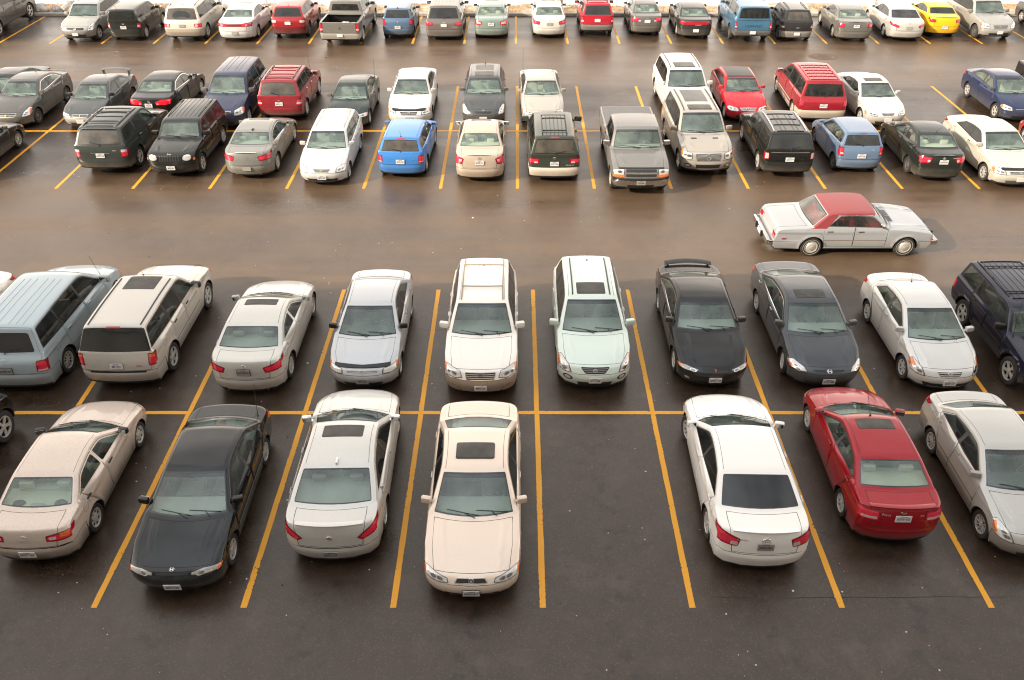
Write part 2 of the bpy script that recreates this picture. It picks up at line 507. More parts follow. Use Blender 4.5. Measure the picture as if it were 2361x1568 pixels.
        for xw in s.wx:
            r = np.hypot(x - xw, z - d['rw'])
            y = y + fl * np.exp(-((r - s.Ra - .01) / .045) ** 2) * (z < zb)
        # soft character line
        y = y + d.get('crease', .013) * np.exp(-((z - (zb - .13)) / .03) ** 2) * np.clip((x - .4) / .5, 0, 1)
        return y

    def B(s, S_, tau):
        d_ridge = s.d.get('ridge', .013)
        T = s.T
        Cx, Cz, Ex, Ez, rho, c = (np.interp(S_, s.ss, T[:, i]) for i in range(6))
        Ye = np.interp(S_, s.ss, s.T2)
        tau = np.asarray(tau, float)
        sg = np.sign(tau); ta = np.minimum(np.abs(tau), 1)
        ph = np.clip((ta - TAU0) / (1 - TAU0), 0, 1) * math.pi / 2
        t = np.where(ta < TAU0, ta / TAU0 * (1 - rho), (1 - rho) + rho * np.sin(ph))
        h = c * t * t + (1 - c) * (1 - np.cos(ph))
        x = Cx + (Ex - Cx) * h; z = Cz + (Ez - Cz) * h
        # pressed crease along the bonnet
        kk = np.interp(S_, s.ss, s.ks)
        g = np.clip((kk - 3.15) / .3, 0, 1) * np.clip((4.93 - kk) / .12, 0, 1)
        z = z + d_ridge * g * np.exp(-((t - (.66 - .10 * (4.9 - kk) / 1.8)) / .045) ** 2)
        return np.stack([sg * t * Ye, s.d['L'] / 2 - x, z], -1)

    def Bn(s, S_, tau):
        e = .012
        S_ = np.asarray(S_, float); tau = np.asarray(tau, float)
        a0 = np.clip(S_ - e, 0, s.S); a1 = np.clip(S_ + e, 0, s.S)
        t0 = np.clip(tau - e, -1, 1); t1 = np.clip(tau + e, -1, 1)
        ds = s.B(a1, tau) - s.B(a0, tau); dt = s.B(S_, t1) - s.B(S_, t0)
        n = np.cross(ds, dt); l = np.linalg.norm(n, axis=-1, keepdims=True)
        return n / np.maximum(l, 1e-9)

    def Sp(s, x, z):
        return np.stack([s.Y(x, z), s.d['L'] / 2 - x, z], -1)

    def Sn(s, x, z):
        e = .008
        dx = (s.Y(x + e, z) - s.Y(x - e, z)) / (2 * e); dz = (s.Y(x, z + e) - s.Y(x, z - e)) / (2 * e)
        n = np.stack([np.ones_like(dx), dx, -dz], -1)
        return n / np.linalg.norm(n, axis=-1, keepdims=True)

    def s_of(s, k): return float(np.interp(k, s.ks, s.ss))
    def tau_of(s, k, t):
        if t < 0: return t
        rho = float(np.interp(k, s.ks, s.T[:, 4]))
        if t <= 1 - rho: return TAU0 * t / (1 - rho)
        if t >= 1: return 1 + (t - 1)
        return TAU0 + (1 - TAU0) * math.asin((t - 1 + rho) / rho) / (math.pi / 2)
    def kt(s, k, t): return (s.s_of(k), s.tau_of(k, t) * MT)
    def pt(s, k, t):
        """3-D point and normal at profile index k and lateral fraction t (signed)"""
        S_ = np.array([s.s_of(k)]); ta = np.array([math.copysign(min(s.tau_of(k, abs(t)), 1), t)])
        p = s.B(S_, ta)[0]
        n = s.Bn(S_, ta)[0]
        return Vector(p), Vector(n)
    def sp(s, x, z, side=1):
        p = s.Sp(np.array([x]), np.array([z]))[0]; n = s.Sn(np.array([x]), np.array([z]))[0]
        return Vector((p[0] * side, p[1], p[2])), Vector((n[0] * side, n[1], n[2]))
    def polyB(s, pts, r=0.0, n=4):
        out = []
        for i in range(len(pts)):
            a, b = pts[i], pts[(i + 1) % len(pts)]
            for j in range(n):
                u = j / n
                out.append(s.kt(a[0] + (b[0] - a[0]) * u, a[1] + (b[1] - a[1]) * u))
        out = ensure_ccw(out)
        if r:
            # round only the real corners: work on the coarse outline first
            base = ensure_ccw([s.kt(*p) for p in pts])
            out = rnd(out, r)
        return out

    def build(s, regions, h):
        """regions: list of (chart, part, mat, polygon, offset, pair) -> dict part -> list of chunks"""
        ksamp = []
        for i in range(14):
            seg = s.s_of(i + 1) - s.s_of(i)
            m = max(3, int(math.ceil(seg / (h * .8))))
            ksamp += [i + j / m for j in range(m)]
        ksamp.append(14)
        sb = np.array([s.s_of(k) for k in ksamp])
        chunks = {}
        def add(part, pair, sd, V, Nn, Ff, mat, off):
            key = (part, sd if pair else 0)
            chunks.setdefault(key, []).append((V + Nn * off, Nn, Ff, mat))
        for chart in 'BS':
            regs = [r for r in regions if r[0] == chart]
            if chart == 'B':
                outer = [(v, 0.0) for v in sb] + [(v, MT) for v in sb[::-1]]
                nt = max(6, int(round(1.0 / h)))
                taus = [j / nt * MT for j in range(1, nt)]
                L1 = [(v, 0.0) for v in sb] + [(s.S, v) for v in taus] + [(v, MT) for v in sb[::-1]] + [(0.0, v) for v in taus[::-1]]
                outer = L1
                gx = np.array([(a, b) for a in sb[1:-1] for b in taus])
                s0 = sb
            else:
                E = [(float(np.interp(v, s.ss, s.T[:, 2])), float(np.interp(v, s.ss, s.T[:, 3]))) for v in sb]
                gc = s.d['gc']; zs = gc + .0
                bottom = []
                arcs = []
                x0 = E[-1][0]; z0 = E[-1][1]
                # from rear bumper bottom towards the front along the sill, with wheel arches
                for xw in s.wx[::-1]:
                    sa = (zs + .02 - s.d['rw']) / s.Ra
                    a0 = math.asin(max(-.95, min(.95, sa)))
                    n = max(12, int(math.pi * s.Ra / (h * .6)))
                    arc = [(xw + s.Ra * math.cos(a), s.d['rw'] + s.Ra * math.sin(a)) for a in [a0 + (math.pi - 2 * a0) * j / n for j in range(n + 1)]]
                    arcs.append(arc)
                    bottom.append(arc)
                low = []
                a_r, a_f = bottom
                low += [(x0 + (a_r[0][0] - x0) * j / 4, z0 + (a_r[0][1] - z0) * j / 4) for j in range(1, 4)] + a_r
                low += [(a_r[-1][0] + (a_f[0][0] - a_r[-1][0]) * j / 16, a_r[-1][1] + (a_f[0][1] - a_r[-1][1]) * j / 16 - (.0)) for j in range(1, 16)]
                low += a_f
                x1, z1 = E[0]
                low += [(a_f[-1][0] + (x1 - a_f[-1][0]) * j / 4, a_f[-1][1] + (z1 - a_f[-1][1]) * j / 4) for j in range(1, 4)]
                outer = E + low
                s.arcs = arcs
                xs = np.arange(E[0][0] - .2, s.d['L'], h); zz = np.arange(gc, s.d['H'], h)
                gx = np.array([(a + (h * .5 if j % 2 else 0), b) for j, b in enumerate(zz) for a in xs])
                gx = gx[in_poly(outer, gx[:, 0], gx[:, 1])]
            vs = list(outer); es = [(i, (i + 1) % len(outer)) for i in range(len(outer))]
            for r in regs:
                b = len(vs); p = r[3]
                vs += p; es += [(b + i, b + (i + 1) % len(p)) for i in range(len(p))]
            VA = np.array(vs)
            A_ = VA[[e[0] for e in es]]; B_ = VA[[e[1] for e in es]]
            dmin = seg_dist(gx, A_, B_)
            gk = gx[dmin > h * .38]
            allv = [Vector((float(a), float(b))) for a, b in vs] + [Vector((float(a), float(b))) for a, b in gk]
            cv, ce, cf, *_ = delaunay_2d_cdt(allv, es, [], 0, 1e-6)
            cv = np.array([(v[0], v[1]) for v in cv]); cf = np.array([f for f in cf if len(f) == 3], dtype=np.int32)
            ctr = cv[cf].mean(1)
            if chart == 'B':
                ok = (ctr[:, 0] > 0) & (ctr[:, 0] < s.S) & (ctr[:, 1] > 0) & (ctr[:, 1] < MT)
            else:
                ok = in_poly(outer, ctr[:, 0], ctr[:, 1])
            cf = cf[ok]; ctr = ctr[ok]
            rid = np.full(len(cf), -1)
            for i, r in enumerate(regs):
                rid[in_poly(r[3], ctr[:, 0], ctr[:, 1])] = i
            if chart == 'B':
                S_ = np.clip(cv[:, 0], 0, s.S); ta = np.clip(cv[:, 1] / MT, 0, 1)
                P3 = s.B(S_, ta); N3 = s.Bn(S_, ta)
                N3[ta < 1e-4, 0] = 0
                edge = ta > .9995
                if edge.any():
                    ex = np.interp(S_[edge], s.ss, s.T[:, 2]); ez = np.interp(S_[edge], s.ss, s.T[:, 3])
                    nn = s.Sn(ex, ez) + N3[edge]
                    N3[edge] = nn / np.linalg.norm(nn, axis=-1, keepdims=True)
            else:
                P3 = s.Sp(cv[:, 0], cv[:, 1]); N3 = s.Sn(cv[:, 0], cv[:, 1])
                look = {(round(e[0], 5), round(e[1], 5)): v for e, v in zip(E, sb)}
                for i in range(len(cv)):
                    v = look.get((round(cv[i, 0], 5), round(cv[i, 1], 5)))
                    if v is not None:
                        nn = N3[i] + s.Bn(np.array([v]), np.array([1.0]))[0]
                        N3[i] = nn / np.linalg.norm(nn)
            N3 /= np.maximum(np.linalg.norm(N3, axis=-1, keepdims=True), 1e-9)
            # orient
            a, b, c = P3[cf[:, 0]], P3[cf[:, 1]], P3[cf[:, 2]]
            fn = np.cross(b - a, c - a)
            flip = (fn * (N3[cf[:, 0]] + N3[cf[:, 1]] + N3[cf[:, 2]])).sum(1) < 0
            cf[flip] = cf[flip][:, ::-1]
            area = np.linalg.norm(fn, axis=1)
            keep = area > 1e-9
            cf = cf[keep]; rid = rid[keep]
            for i in np.unique(rid):
                if i < 0:
                    part, mat, off, pair = 'body', 'paint', 0.0, False
                else:
                    _, part, mat, _, off, pair = regs[i]
                if part is None: continue
                ff = cf[rid == i]
                used, inv = np.unique(ff, return_inverse=True)
                ff = inv.reshape(-1, 3)
                V = P3[used]; Nn = N3[used]
                add(part, pair, 1, V, Nn, ff, mat, off)
                mx = np.array([-1, 1, 1])
                add(part, pair, -1, V * mx, Nn * mx, ff[:, ::-1], mat, off)
        return chunks
G = mats()
WHEELS = {}
def wheel_meshes(r, w, style):
    """tyre and rim about the local X axis; outer face towards +X"""
    key = (round(r, 3), style)
    if key in WHEELS: return WHEELS[key]
    rr = r * (.66 if style not in ('steel', 'whitewall') else .62)
    t = MB()
    t.lathe_x([(-w * .5, rr), (-w * .5, r * .93), (-w * .38, r * .985), (-w * .2, r), (w * .2, r), (w * .38, r * .985), (w * .5, r * .93), (w * .51, r * .84), (w * .46, rr), (w * .40, rr * .99)], 32)
    if style == 'whitewall':
        t.lathe_x([(w * .512, r * .79), (w * .522, r * .785), (w * .522, r * .75), (w * .505, r * .745)], 32, mi=1)
    tm = smooth_by_angle(t.mesh('tyre'), .7)
    m = MB()
    f = w * .40
    # barrel and lip
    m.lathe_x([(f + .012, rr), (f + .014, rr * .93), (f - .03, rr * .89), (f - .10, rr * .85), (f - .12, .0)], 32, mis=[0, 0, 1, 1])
    def spoke(a, w0, w1, r0, r1, x0, x1, mi=0):
        c, s_ = math.cos(a), math.sin(a)
        P = []
        for (rad_, wd, xo) in ((r0, w0, x0), (r1, w1, x1)):
            for sd in (-1, 1):
                P.append((xo, rad_ * c - sd * wd * s_, rad_ * s_ + sd * wd * c))
                P.append((xo - .03, rad_ * c - sd * wd * 1.2 * s_, rad_ * s_ + sd * wd * 1.2 * c))
        m.add(P, [(0, 2, 6, 4), (0, 4, 5, 1), (2, 3, 7, 6)], mi)
    if style in ('steel', 'cap', 'whitewall'):
        if style == 'whitewall':
            m.lathe_x([(f + .004, rr * .90), (f - .005, rr * .72), (f + .02, rr * .62), (f + .03, rr * .40), (f + .045, rr * .2), (f + .05, 0)], 32)
        else:
            m.lathe_x([(f, rr * .92), (f - .012, rr * .78), (f - .012, rr * .55), (f + .005, rr * .40), (f + .012, rr * .15), (f + .012, 0)], 32)
            n = 7 if style == 'cap' else 9
            for k in range(n):
                a = 2 * math.pi * k / n
                spoke(a, rr * .10, rr * .12, rr * .52, rr * .80, f - .008, f - .008, 1)
    else:
        n = {'five': 5, 'six': 6, 'seven': 7, 'ten': 10, 'split': 10}[style]
        w0, w1 = {'five': (.026, .036), 'six': (.022, .027), 'seven': (.016, .022), 'ten': (.010, .012), 'split': (.011, .011)}[style]
        for k in range(n):
            a = 2 * math.pi * k / n + .3
            if style == 'split':
                a = 2 * math.pi * (k // 2) / 5 + (-.14 if k % 2 else .14)
            spoke(a, w0, w1, rr * .15, rr * .94, f + .0, f + .006)
        m.lathe_x([(f - .02, rr * .27), (f + .006, rr * .25), (f + .012, rr * .12), (f + .012, 0)], 20)
    rm = smooth_by_angle(m.mesh('rim'), .5)
    tm.materials.append(G['tyre']); tm.materials.append(G['white'])
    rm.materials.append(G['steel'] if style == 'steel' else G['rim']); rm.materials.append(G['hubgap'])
    WHEELS[key] = (tm, rm)
    return WHEELS[key]

SEATS = {}
def seat_meshes(matkey, w):
    key = (matkey, round(w, 2))
    if key in SEATS: return SEATS[key]
    m = MB()
    R = Matrix.Rotation(rad(-16), 3, 'X')
    m.box((0, .0, .10), (w, .50, .16), 0, .05)
    m.box((0, -.29, .40), (w * .96, .15, .62), 0, .055, Matrix.Rotation(rad(15), 3, 'X'))
    a = smooth_by_angle(m.mesh('seat'), .9)
    n = MB()
    for x in [0]:
        n.box((x, -.40, .80), (.27, .11, .17), 0, .045, Matrix.Rotation(rad(10), 3, 'X'))
        for q in (-.05, .05):
            n.tube([(x + q, -.385, .66), (x + q, -.395, .76)], .008, 5, 0)
    b = smooth_by_angle(n.mesh('headrest'), .9)
    a.materials.append(G[matkey]); b.materials.append(G[matkey])
    SEATS[key] = (a, b)
    return SEATS[key]

def wheel_mesh_steering():
    if 'sw' in SEATS: return SEATS['sw']
    m = MB()
    n = 20
    m.tube([(.18 * math.cos(2 * math.pi * k / n), 0, .18 * math.sin(2 * math.pi * k / n)) for k in range(n + 1)], .016, 6)
    m.box((0, 0, 0), (.34, .03, .05), 0, .01); m.box((0, 0, -.08), (.05, .03, .14), 0, .01); m.box((0, .01, 0), (.13, .05, .11), 0, .02)
    me = smooth_by_angle(m.mesh('steering_wheel'), .7); me.materials.append(G['black'])
    SEATS['sw'] = me
    return me

TXT = {}
def text_mesh(txt, size):
    key = (txt, size)
    if key in TXT: return TXT[key]
    cu = bpy.data.curves.new('lettering', 'FONT')
    cu.body = txt; cu.size = size; cu.align_x = 'CENTER'; cu.align_y = 'CENTER'; cu.resolution_u = 2; cu.extrude = .0015
    o = bpy.data.objects.new('lettering', cu); COL.objects.link(o)
    dg = bpy.context.evaluated_depsgraph_get()
    me = bpy.data.meshes.new_from_object(o.evaluated_get(dg))
    bpy.data.objects.remove(o); bpy.data.curves.remove(cu)
    me.name = 'lettering'
    TXT[key] = me
    return me

def frame_on(p, n, up=Vector((0, 0, 1))):
    """matrix: local XY plane lies on the surface, local Z out along n, local Y upwards"""
    n = n.normalized(); x = up.cross(n)
    if x.length < 1e-4: x = Vector((1, 0, 0))
    x.normalize(); y = n.cross(x)
    m = Matrix((x, y, n)).transposed().to_4x4(); m.translation = p
    return m

def emblem_mesh(kind):
    key = 'emb_' + kind
    if key in SEATS: return SEATS[key]
    m = MB()
    def ring(a, b, w, cx=0, cy=0, z=.006):
        n = 20
        m.tube([(cx + a * math.cos(2 * math.pi * k / n), cy + b * math.sin(2 * math.pi * k / n), z) for k in range(n + 1)], w, 5)
    if kind == 'ellipses':
        ring(.062, .042, .006); ring(.020, .040, .005); ring(.046, .017, .005, 0, .018)
    elif kind == 'letter_h':
        ring(.055, .045, .004)
        m.box((-.028, 0, .006), (.014, .075, .01)); m.box((.028, 0, .006), (.014, .075, .01)); m.box((0, 0, .006), (.05, .014, .01))
    elif kind == 'slant_h':
        ring(.062, .036, .005); m.tube([(-.03, -.026, .006), (-.014, .028, .006)], .006, 5); m.tube([(.014, -.028, .006), (.03, .026, .006)], .006, 5); m.tube([(-.022, -.004, .006), (.022, .006, .006)], .005, 5)
    elif kind == 'letter_a':
        ring(.042, .05, .005); m.tube([(-.02, -.03, .006), (0, .038, .006), (.02, -.03, .006)], .006, 5); m.tube([(-.012, -.006, .006), (.012, -.006, .006)], .004, 5)
    elif kind == 'letter_l':
        ring(.06, .042, .005); m.tube([(.012, .03, .006), (-.02, -.018, .006), (.04, -.018, .006)], .005, 5)
    elif kind == 'star':
        ring(.055, .055, .005)
        for k in range(3):
            a = math.pi / 2 + k * 2 * math.pi / 3
            m.tube([(0, 0, .006), (.052 * math.cos(a), .052 * math.sin(a), .006)], [.010, .002], 5)
    elif kind == 'bow':
        v = [(-.085, -.014), (-.033, -.014), (-.033, -.03), (.024, -.03), (.030, -.014), (.085, -.014), (.085 - .012, .014), (.033, .014), (.033, .03), (-.024, .03), (-.030, .014), (-.073, .014)]
        vs = [(a, b, .012) for a, b in v] + [(a, b, 0) for a, b in v]
        nn = len(v)
        m.add(vs, [tuple(range(nn))] + [(i, i + nn, (i + 1) % nn + nn, (i + 1) % nn) for i in range(nn)])
    elif kind == 'arrow':
        m.add([(0, -.065, .012), (.026, .045, .012), (0, .03, .016), (-.026, .045, .012)], [(0, 1, 2), (0, 2, 3)])
    elif kind == 'shield':
        ring(.05, .05, .005); m.box((-.018, 0, .006), (.012, .05, .008), rot=Matrix.Rotation(.5, 3, 'Z')); m.box((.006, 0, .006), (.012, .05, .008), rot=Matrix.Rotation(.5, 3, 'Z')); m.box((.026, 0, .006), (.012, .04, .008), rot=Matrix.Rotation(.5, 3, 'Z'))
    elif kind == 'oval':
        ring(.07, .036, .005); m.tube([(-.04, 0, .006), (.04, 0, .006)], .007, 5)
    elif kind == 'circle_bar':
        ring(.05, .05, .007); m.box((0, 0, .006), (.13, .022, .01))
    elif kind == 'wing':
        m.tube([(-.12, .006, .006), (-.04, 0, .008), (.04, 0, .008), (.12, .006, .006)], [.002, .008, .008, .002], 5); ring(.028, .026, .005)
    elif kind == 'ram':
        m.box((0, 0, .006), (.05, .10, .012), 0, .01); m.box((0, .035, .006), (.10, .03, .012), 0, .008)
    else:
        m.box((0, 0, .005), (.09, .03, .008), 0, .004)
    me = smooth_by_angle(m.mesh('emblem'), .8); me.materials.append(G['chrome'])
    SEATS[key] = me
    return me

HL = {  # head lamps in (profile index, lateral fraction); optional amber corner and inner reflectors
 'swept': dict(p=[(2.10, .60), (2.05, .80), (2.25, 1.03), (3.25, 1.03), (3.42, .90), (2.95, .62)], S=(.16, .02), amb=[(2.7, .955), (2.2, 1.03), (3.3, 1.03), (3.38, .93)], rf=[(2.62, .74, .06), (2.75, .88, .055)]),
 'slim':  dict(p=[(2.28, .44), (2.20, .66), (2.25, 1.03), (2.92, 1.03), (2.95, .66), (2.78, .44)], S=(.10, .0), amb=[(2.2, .93), (2.2, 1.03), (2.95, 1.03), (2.95, .95)], rf=[(2.55, .62, .05)]),
 'wedge': dict(p=[(2.15, .52), (2.10, .75), (2.25, 1.03), (3.18, 1.03), (3.20, .92), (2.86, .55)], S=(.14, .01), amb=[(2.3, .95), (2.25, 1.03), (3.15, 1.03), (3.2, .95)], rf=[(2.55, .66, .05), (2.62, .80, .06)]),
 'tall':  dict(p=[(1.90, .70), (1.90, .92), (2.10, 1.03), (3.55, 1.03), (3.75, .92), (3.10, .76)], S=(.20, .02), amb=[(2.5, .975), (2.1, 1.03), (3.4, 1.03), (3.6, .95)], rf=[(2.5, .83, .06), (2.95, .87, .055)]),
 'box':   dict(p=[(2.22, .62), (2.18, .98), (2.90, .98), (2.90, .62)], S=None, amb=[(2.22, .90), (2.2, .985), (2.9, .985), (2.9, .90)], rf=[(2.55, .74, .06)]),
 'round': dict(p=None, S=None, circ=(2.62, .72, .105), amb=[(2.30, .93), (2.25, 1.02), (2.6, 1.02), (2.6, .93)], rf=[(2.62, .72, .06)]),
 'twin':  dict(p=None, S=None, circ=(2.62, .84, .13), circ2=(2.52, .66, .09), amb=None, rf=[(2.62, .84, .07), (2.52, .66, .045)]),
 'stack': dict(p=[(2.14, .60), (2.12, .97), (2.96, .97), (2.96, .60)], S=None, amb=[(2.14, .60), (2.12, .97), (2.40, .97), (2.42, .60)], rf=[(2.72, .76, .06)]),
}
TL = {
 'sedan': dict(p=[(10.35, .62), (10.15, 1.03), (11.55, 1.03), (11.35, .64)], S=(.20, -.04, .17), w=[(11.05, .68), (11.05, .80), (11.35, .80), (11.32, .68)]),
 'wedge': dict(p=[(10.75, .55), (10.05, 1.03), (11.30, 1.03), (11.35, .60)], S=(.26, -.03, .13), w=[(11.0, .60), (10.95, .74), (11.25, .76), (11.3, .60)]),
 'tri':   dict(p=[(11.25, .60), (10.05, 1.03), (11.15, 1.03), (11.45, .70)], S=(.24, -.02, .13), w=None),
 'wide':  dict(p=[(10.30, .42), (10.20, 1.03), (11.25, 1.03), (11.25, .42)], S=(.14, -.04, .13), w=[(10.9, .45), (10.9, .60), (11.2, .60), (11.2, .45)]),
 'long':  dict(p=[(10.45, .48), (10.25, 1.03), (11.35, 1.03), (11.30, .52)], S=(.20, -.05, .14), w=[(10.65, .55), (10.62, .72), (11.15, .72), (11.15, .56)], amb=[(10.5, .76), (10.45, .90), (11.3, .90), (11.3, .76)]),
 'tall':  dict(p=[(9.15, .86), (9.15, 1.03), (11.60, 1.03), (11.60, .84)], S=(.12, .0, .44), w=[(10.4, .86), (10.4, 1.03), (10.85, 1.03), (10.85, .85)]),
 'blockx':dict(p=[(9.9, .80), (9.9, 1.03), (11.55, 1.03), (11.55, .78)], S=(.14, -.1, .32), w=[(11.1, .79), (11.1, 1.0), (11.45, 1.0), (11.45, .79)]),
 'block': dict(p=[(9.75, .80), (9.75, 1.03), (11.35, 1.03), (11.35, .78)], S=(.14, -.06, .30), w=None),
 'wideb': dict(p=[(10.0, .60), (9.9, 1.03), (10.95, 1.03), (10.95, .62)], S=(.14, -.1, .18), w=[(10.6, .66), (10.55, .80), (10.9, .80), (10.9, .66)]),
 'truck': dict(p=[(10.15, .86), (10.15, 1.03), (11.75, 1.03), (11.75, .86)], S=None, w=[(11.1, .86), (11.1, 1.03), (11.4, 1.03), (11.4, .86)]),
 'bar':   dict(p=[(10.30, -.2), (10.30, 1.03), (11.10, 1.03), (11.10, -.2)], S=(.12, -.04, .12), w=None),
}
CARS = []

def car(name, label, cat, style, px, py, face, color, dims=None, o=None, group=None, rot=0.0, h=.075, pos=None):
    """one car: an Empty on the asphalt that carries body, glass, lamps, wheels, seats ...
    px, py: photo position of the middle of the near bumper's lower edge; face 'T' towards the viewer, 'A' away"""
    o = o or {}
    d = dict(DEF[style]); d.update(dims or {})
    if style == 'sedan' and not o.get('asis'):
        d['xr'] += .18; d['xb'] = min(d['xb'] + .20, d['L'] - .56); d['xc'] -= .09
    sh = Shell(style, d)
    L, W, H, gc, kb = d['L'], d['W'], d['H'], d['gc'], d['kb']
    hw = W / 2
    root = bpy.data.objects.new(name, None); COL.objects.link(root)
    root['label'] = label; root['category'] = cat
    if group: root['group'] = group
    root.empty_display_size = .3
    base = {'A': 0.0, 'T': math.pi, 'R': -math.pi / 2}[face]
    ang = base + rad(rot)
    if pos:
        root.location = (pos[0], pos[1], 0)
    else:
        X, Yd = unproject(px, py, gc + .03)
        sg = 1 if face == 'A' else -1            # local y of the near end: rear is -L/2, front is +L/2
        near = Vector((0, -sg * L / 2 + sg * .06, 0))
        near.rotate(Matrix.Rotation(ang, 3, 'Z'))
        root.location = (X - near.x, Yd - near.y, 0)
    root.rotation_euler = (0, 0, ang)
    pm = paint('paint_' + root.name, color[:3], *(color[3:] if len(color) > 3 else ()), grime=o.get('grime', .5))
    rear_two = style not in ('sedan', 'truck')
    cladm = pm
    if o.get('clad'):
        cladm = paint('lower_paint_' + root.name, o['clad'][1], .1, .5, grime=.6, coat=.2)
    MK = dict(G); MK['paint'] = pm; MK['clad'] = cladm
    regs = []
    def RB(part, mat, poly, off=0.0, pair=False, r=0.0, grow=0.0):
        p = sh.polyB(poly, r)
        if grow: p = inset(p, -grow)
        regs.append(('B', part, mat, p, off, pair)); return p
    def RBp(part, mat, p, off=0.0, pair=False): regs.append(('B', part, mat, p, off, pair))
    def RS(part, mat, p, off=0.0, pair=True): regs.append(('S', part, mat, ensure_ccw(p), off, pair))
    gap = o.get('gap', .010)
    # ---- bumpers
    bm_ = 'clad' if o.get('clad') else 'paint'
    xe = float(np.interp(2, sh.ks, sh.T[:, 2])); xr_ = float(np.interp(12, sh.ks, sh.T[:, 2]))
    if o.get('clad'):
        zc_ = o['clad'][0]
        RS('body', 'clad', [(-1, -1), (L + 1, -1), (L + 1, zc_), (-1, zc_)], 0, False)
    for part, kk, xx in (('front_bumper', (-.3, o.get('fbk', 2.02)), (xe - .6, d['foh'] - sh.Ra + .01)), ('rear_bumper', (o.get('rbk', 12.02), 14.3), (d['foh'] + d['wb'] + sh.Ra - .01, L + .5))):
        zt = kb + .03
        m_ = bm_ if o.get('bump') is None else o['bump']
        P = [(kk[0], -.3), (kk[1], -.3), (kk[1], 1.2), (kk[0], 1.2)]
        p = RB('body', 'seam', P)
        Sq = [(xx[0], -1), (xx[1], -1), (xx[1] , zt), (xx[0], zt)]
        RS('body', 'seam', Sq, 0, False)
        RBp(part, m_, inset(p, gap)); RS(part, m_, inset(Sq, gap), 0, False)
    if not o.get('no_bottom_shade'):  # black strips painted along the bottoms of bumpers and sills for the shade there
        RB('front_bumper', 'trim', [(-.3, -.3), (.26, -.3), (.26, 1.2), (-.3, 1.2)])
        RB('rear_bumper', 'trim', [(13.78, -.3), (13.78, 1.2), (14.3, 1.2), (14.3, -.3)])
        RS('body', 'trim', [(d['foh'] + sh.Ra - .2, -1), (d['foh'] + d['wb'] - sh.Ra + .2, -1), (d['foh'] + d['wb'] - sh.Ra + .2, gc + .055), (d['foh'] + sh.Ra - .2, gc + .055)], 0, False)
    # ---- bonnet
    hk1, ht = o.get('hood', (3.06, .80))
    hp = [(hk1, -.3), (4.93, -.3), (4.93, .86), (4.0, .84), (hk1, ht)]
    p = RB('body', 'seam', hp)
    RBp('hood', 'paint', inset(p, gap))
    # ---- boot lid / tailgate
    if style == 'sedan':
        p = RB('body', 'seam', [(9.10, -.3), (9.10, .80), (10, .78), (11.9, .70), (11.9, -.3)])
        RBp('trunk_lid', 'paint', inset(p, gap))
    elif rear_two:
        p = RB('body', 'seam', [(8.03, -.3), (8.03, .93), (9.2, .93), (11.95, .86), (11.95, -.3)])
        RBp('tailgate', 'paint', inset(p, gap))
        if o.get('tgclad'):
            RB('tailgate', 'clad', [(11.4, -.3), (11.4, .85), (11.9, .85), (11.9, -.3)])
    else:
        p = RB('body', 'seam', [(10.08, -.3), (10.08, .93), (11.95, .93), (11.95, -.3)])
        RBp('tailgate', o.get('tgmat', 'paint'), inset(p, gap))
        if o.get('tonneau'):
            p = RB('body', 'seam', [(9.12, -.3), (9.12, .94), (9.96, .94), (9.96, -.3)])
            RBp('tonneau_cover', 'tonneau', inset(p, .01), .01)
        elif o.get('bed'):
            RB(None, 'paint', [(9.12, -.3), (9.12, .91), (9.96, .91), (9.96, -.3)])
    # ---- windscreen and rear window
    wt = o.get('wt', .90)
    wp = [(5.05, -.3), (5.05, wt), (5.93, wt), (5.93, -.3)]
    p = RB('body', o.get('wtrim', 'frit'), wp, 0, False, .05)
    RBp('windscreen', 'glass', inset(p, .035 if style != 'truck' else .03), -.003)
    if o.get('band', True):
        RBp('windscreen', 'band', clip_half(ensure_ccw(inset(p, .035)), (sh.s_of(5.80), 5), (sh.s_of(5.80), -5)), -.003)
    if style == 'sedan':
        rp = [(8.10, -.3), (8.10, .88), (8.92, .90), (8.92, -.3)]
    elif style == 'truck':
        rp = [(8.25, -.3), (8.25, .78), (8.75, .80), (8.75, -.3)]
    else:
        rw_ = o.get('rwt', .88)
        rp = [(o.get('rwk', 8.14), -.3), (o.get('rwk', 8.14), rw_), (8.95, rw_ + .01), (8.95, -.3)]
    p = RB(('tailgate' if rear_two else 'body'), 'frit', rp, 0, False, .06)
    RBp('rear_window', o.get('rglass', 'glass'), inset(p, .03), -.003)
    if o.get('rearband'):     # whole black glass tailgate upper half
        pass
    # ---- side glass
    Ek = [5.02, 5.3, 5.6, 5.85, 6, 6.15, 6.4, 6.8, 7.2, 7.6, 7.9, 8.0, 8.1, 8.3, 8.6, 8.95]
    E = [(float(np.interp(k, sh.ks, sh.T[:, 2])), float(np.interp(k, sh.ks, sh.T[:, 3]))) for k in Ek]
    base_dlo = ensure_ccw(E)
    dl = inset(base_dlo, o.get('rail', .05))
    bz0, bz1 = np.interp(d['xc'], sh.bx, sh.bz), np.interp(L, sh.bx, sh.bz)
    def belt(x): return float(np.interp(x, sh.bx, sh.bz)) + .03
    xa, xz = E[0][0] - .3, (d['xb'] if style != 'truck' else d['xr'])
    dl = clip_half(ensure_ccw(dl), (xa, belt(xa)), (xz, belt(xz)))
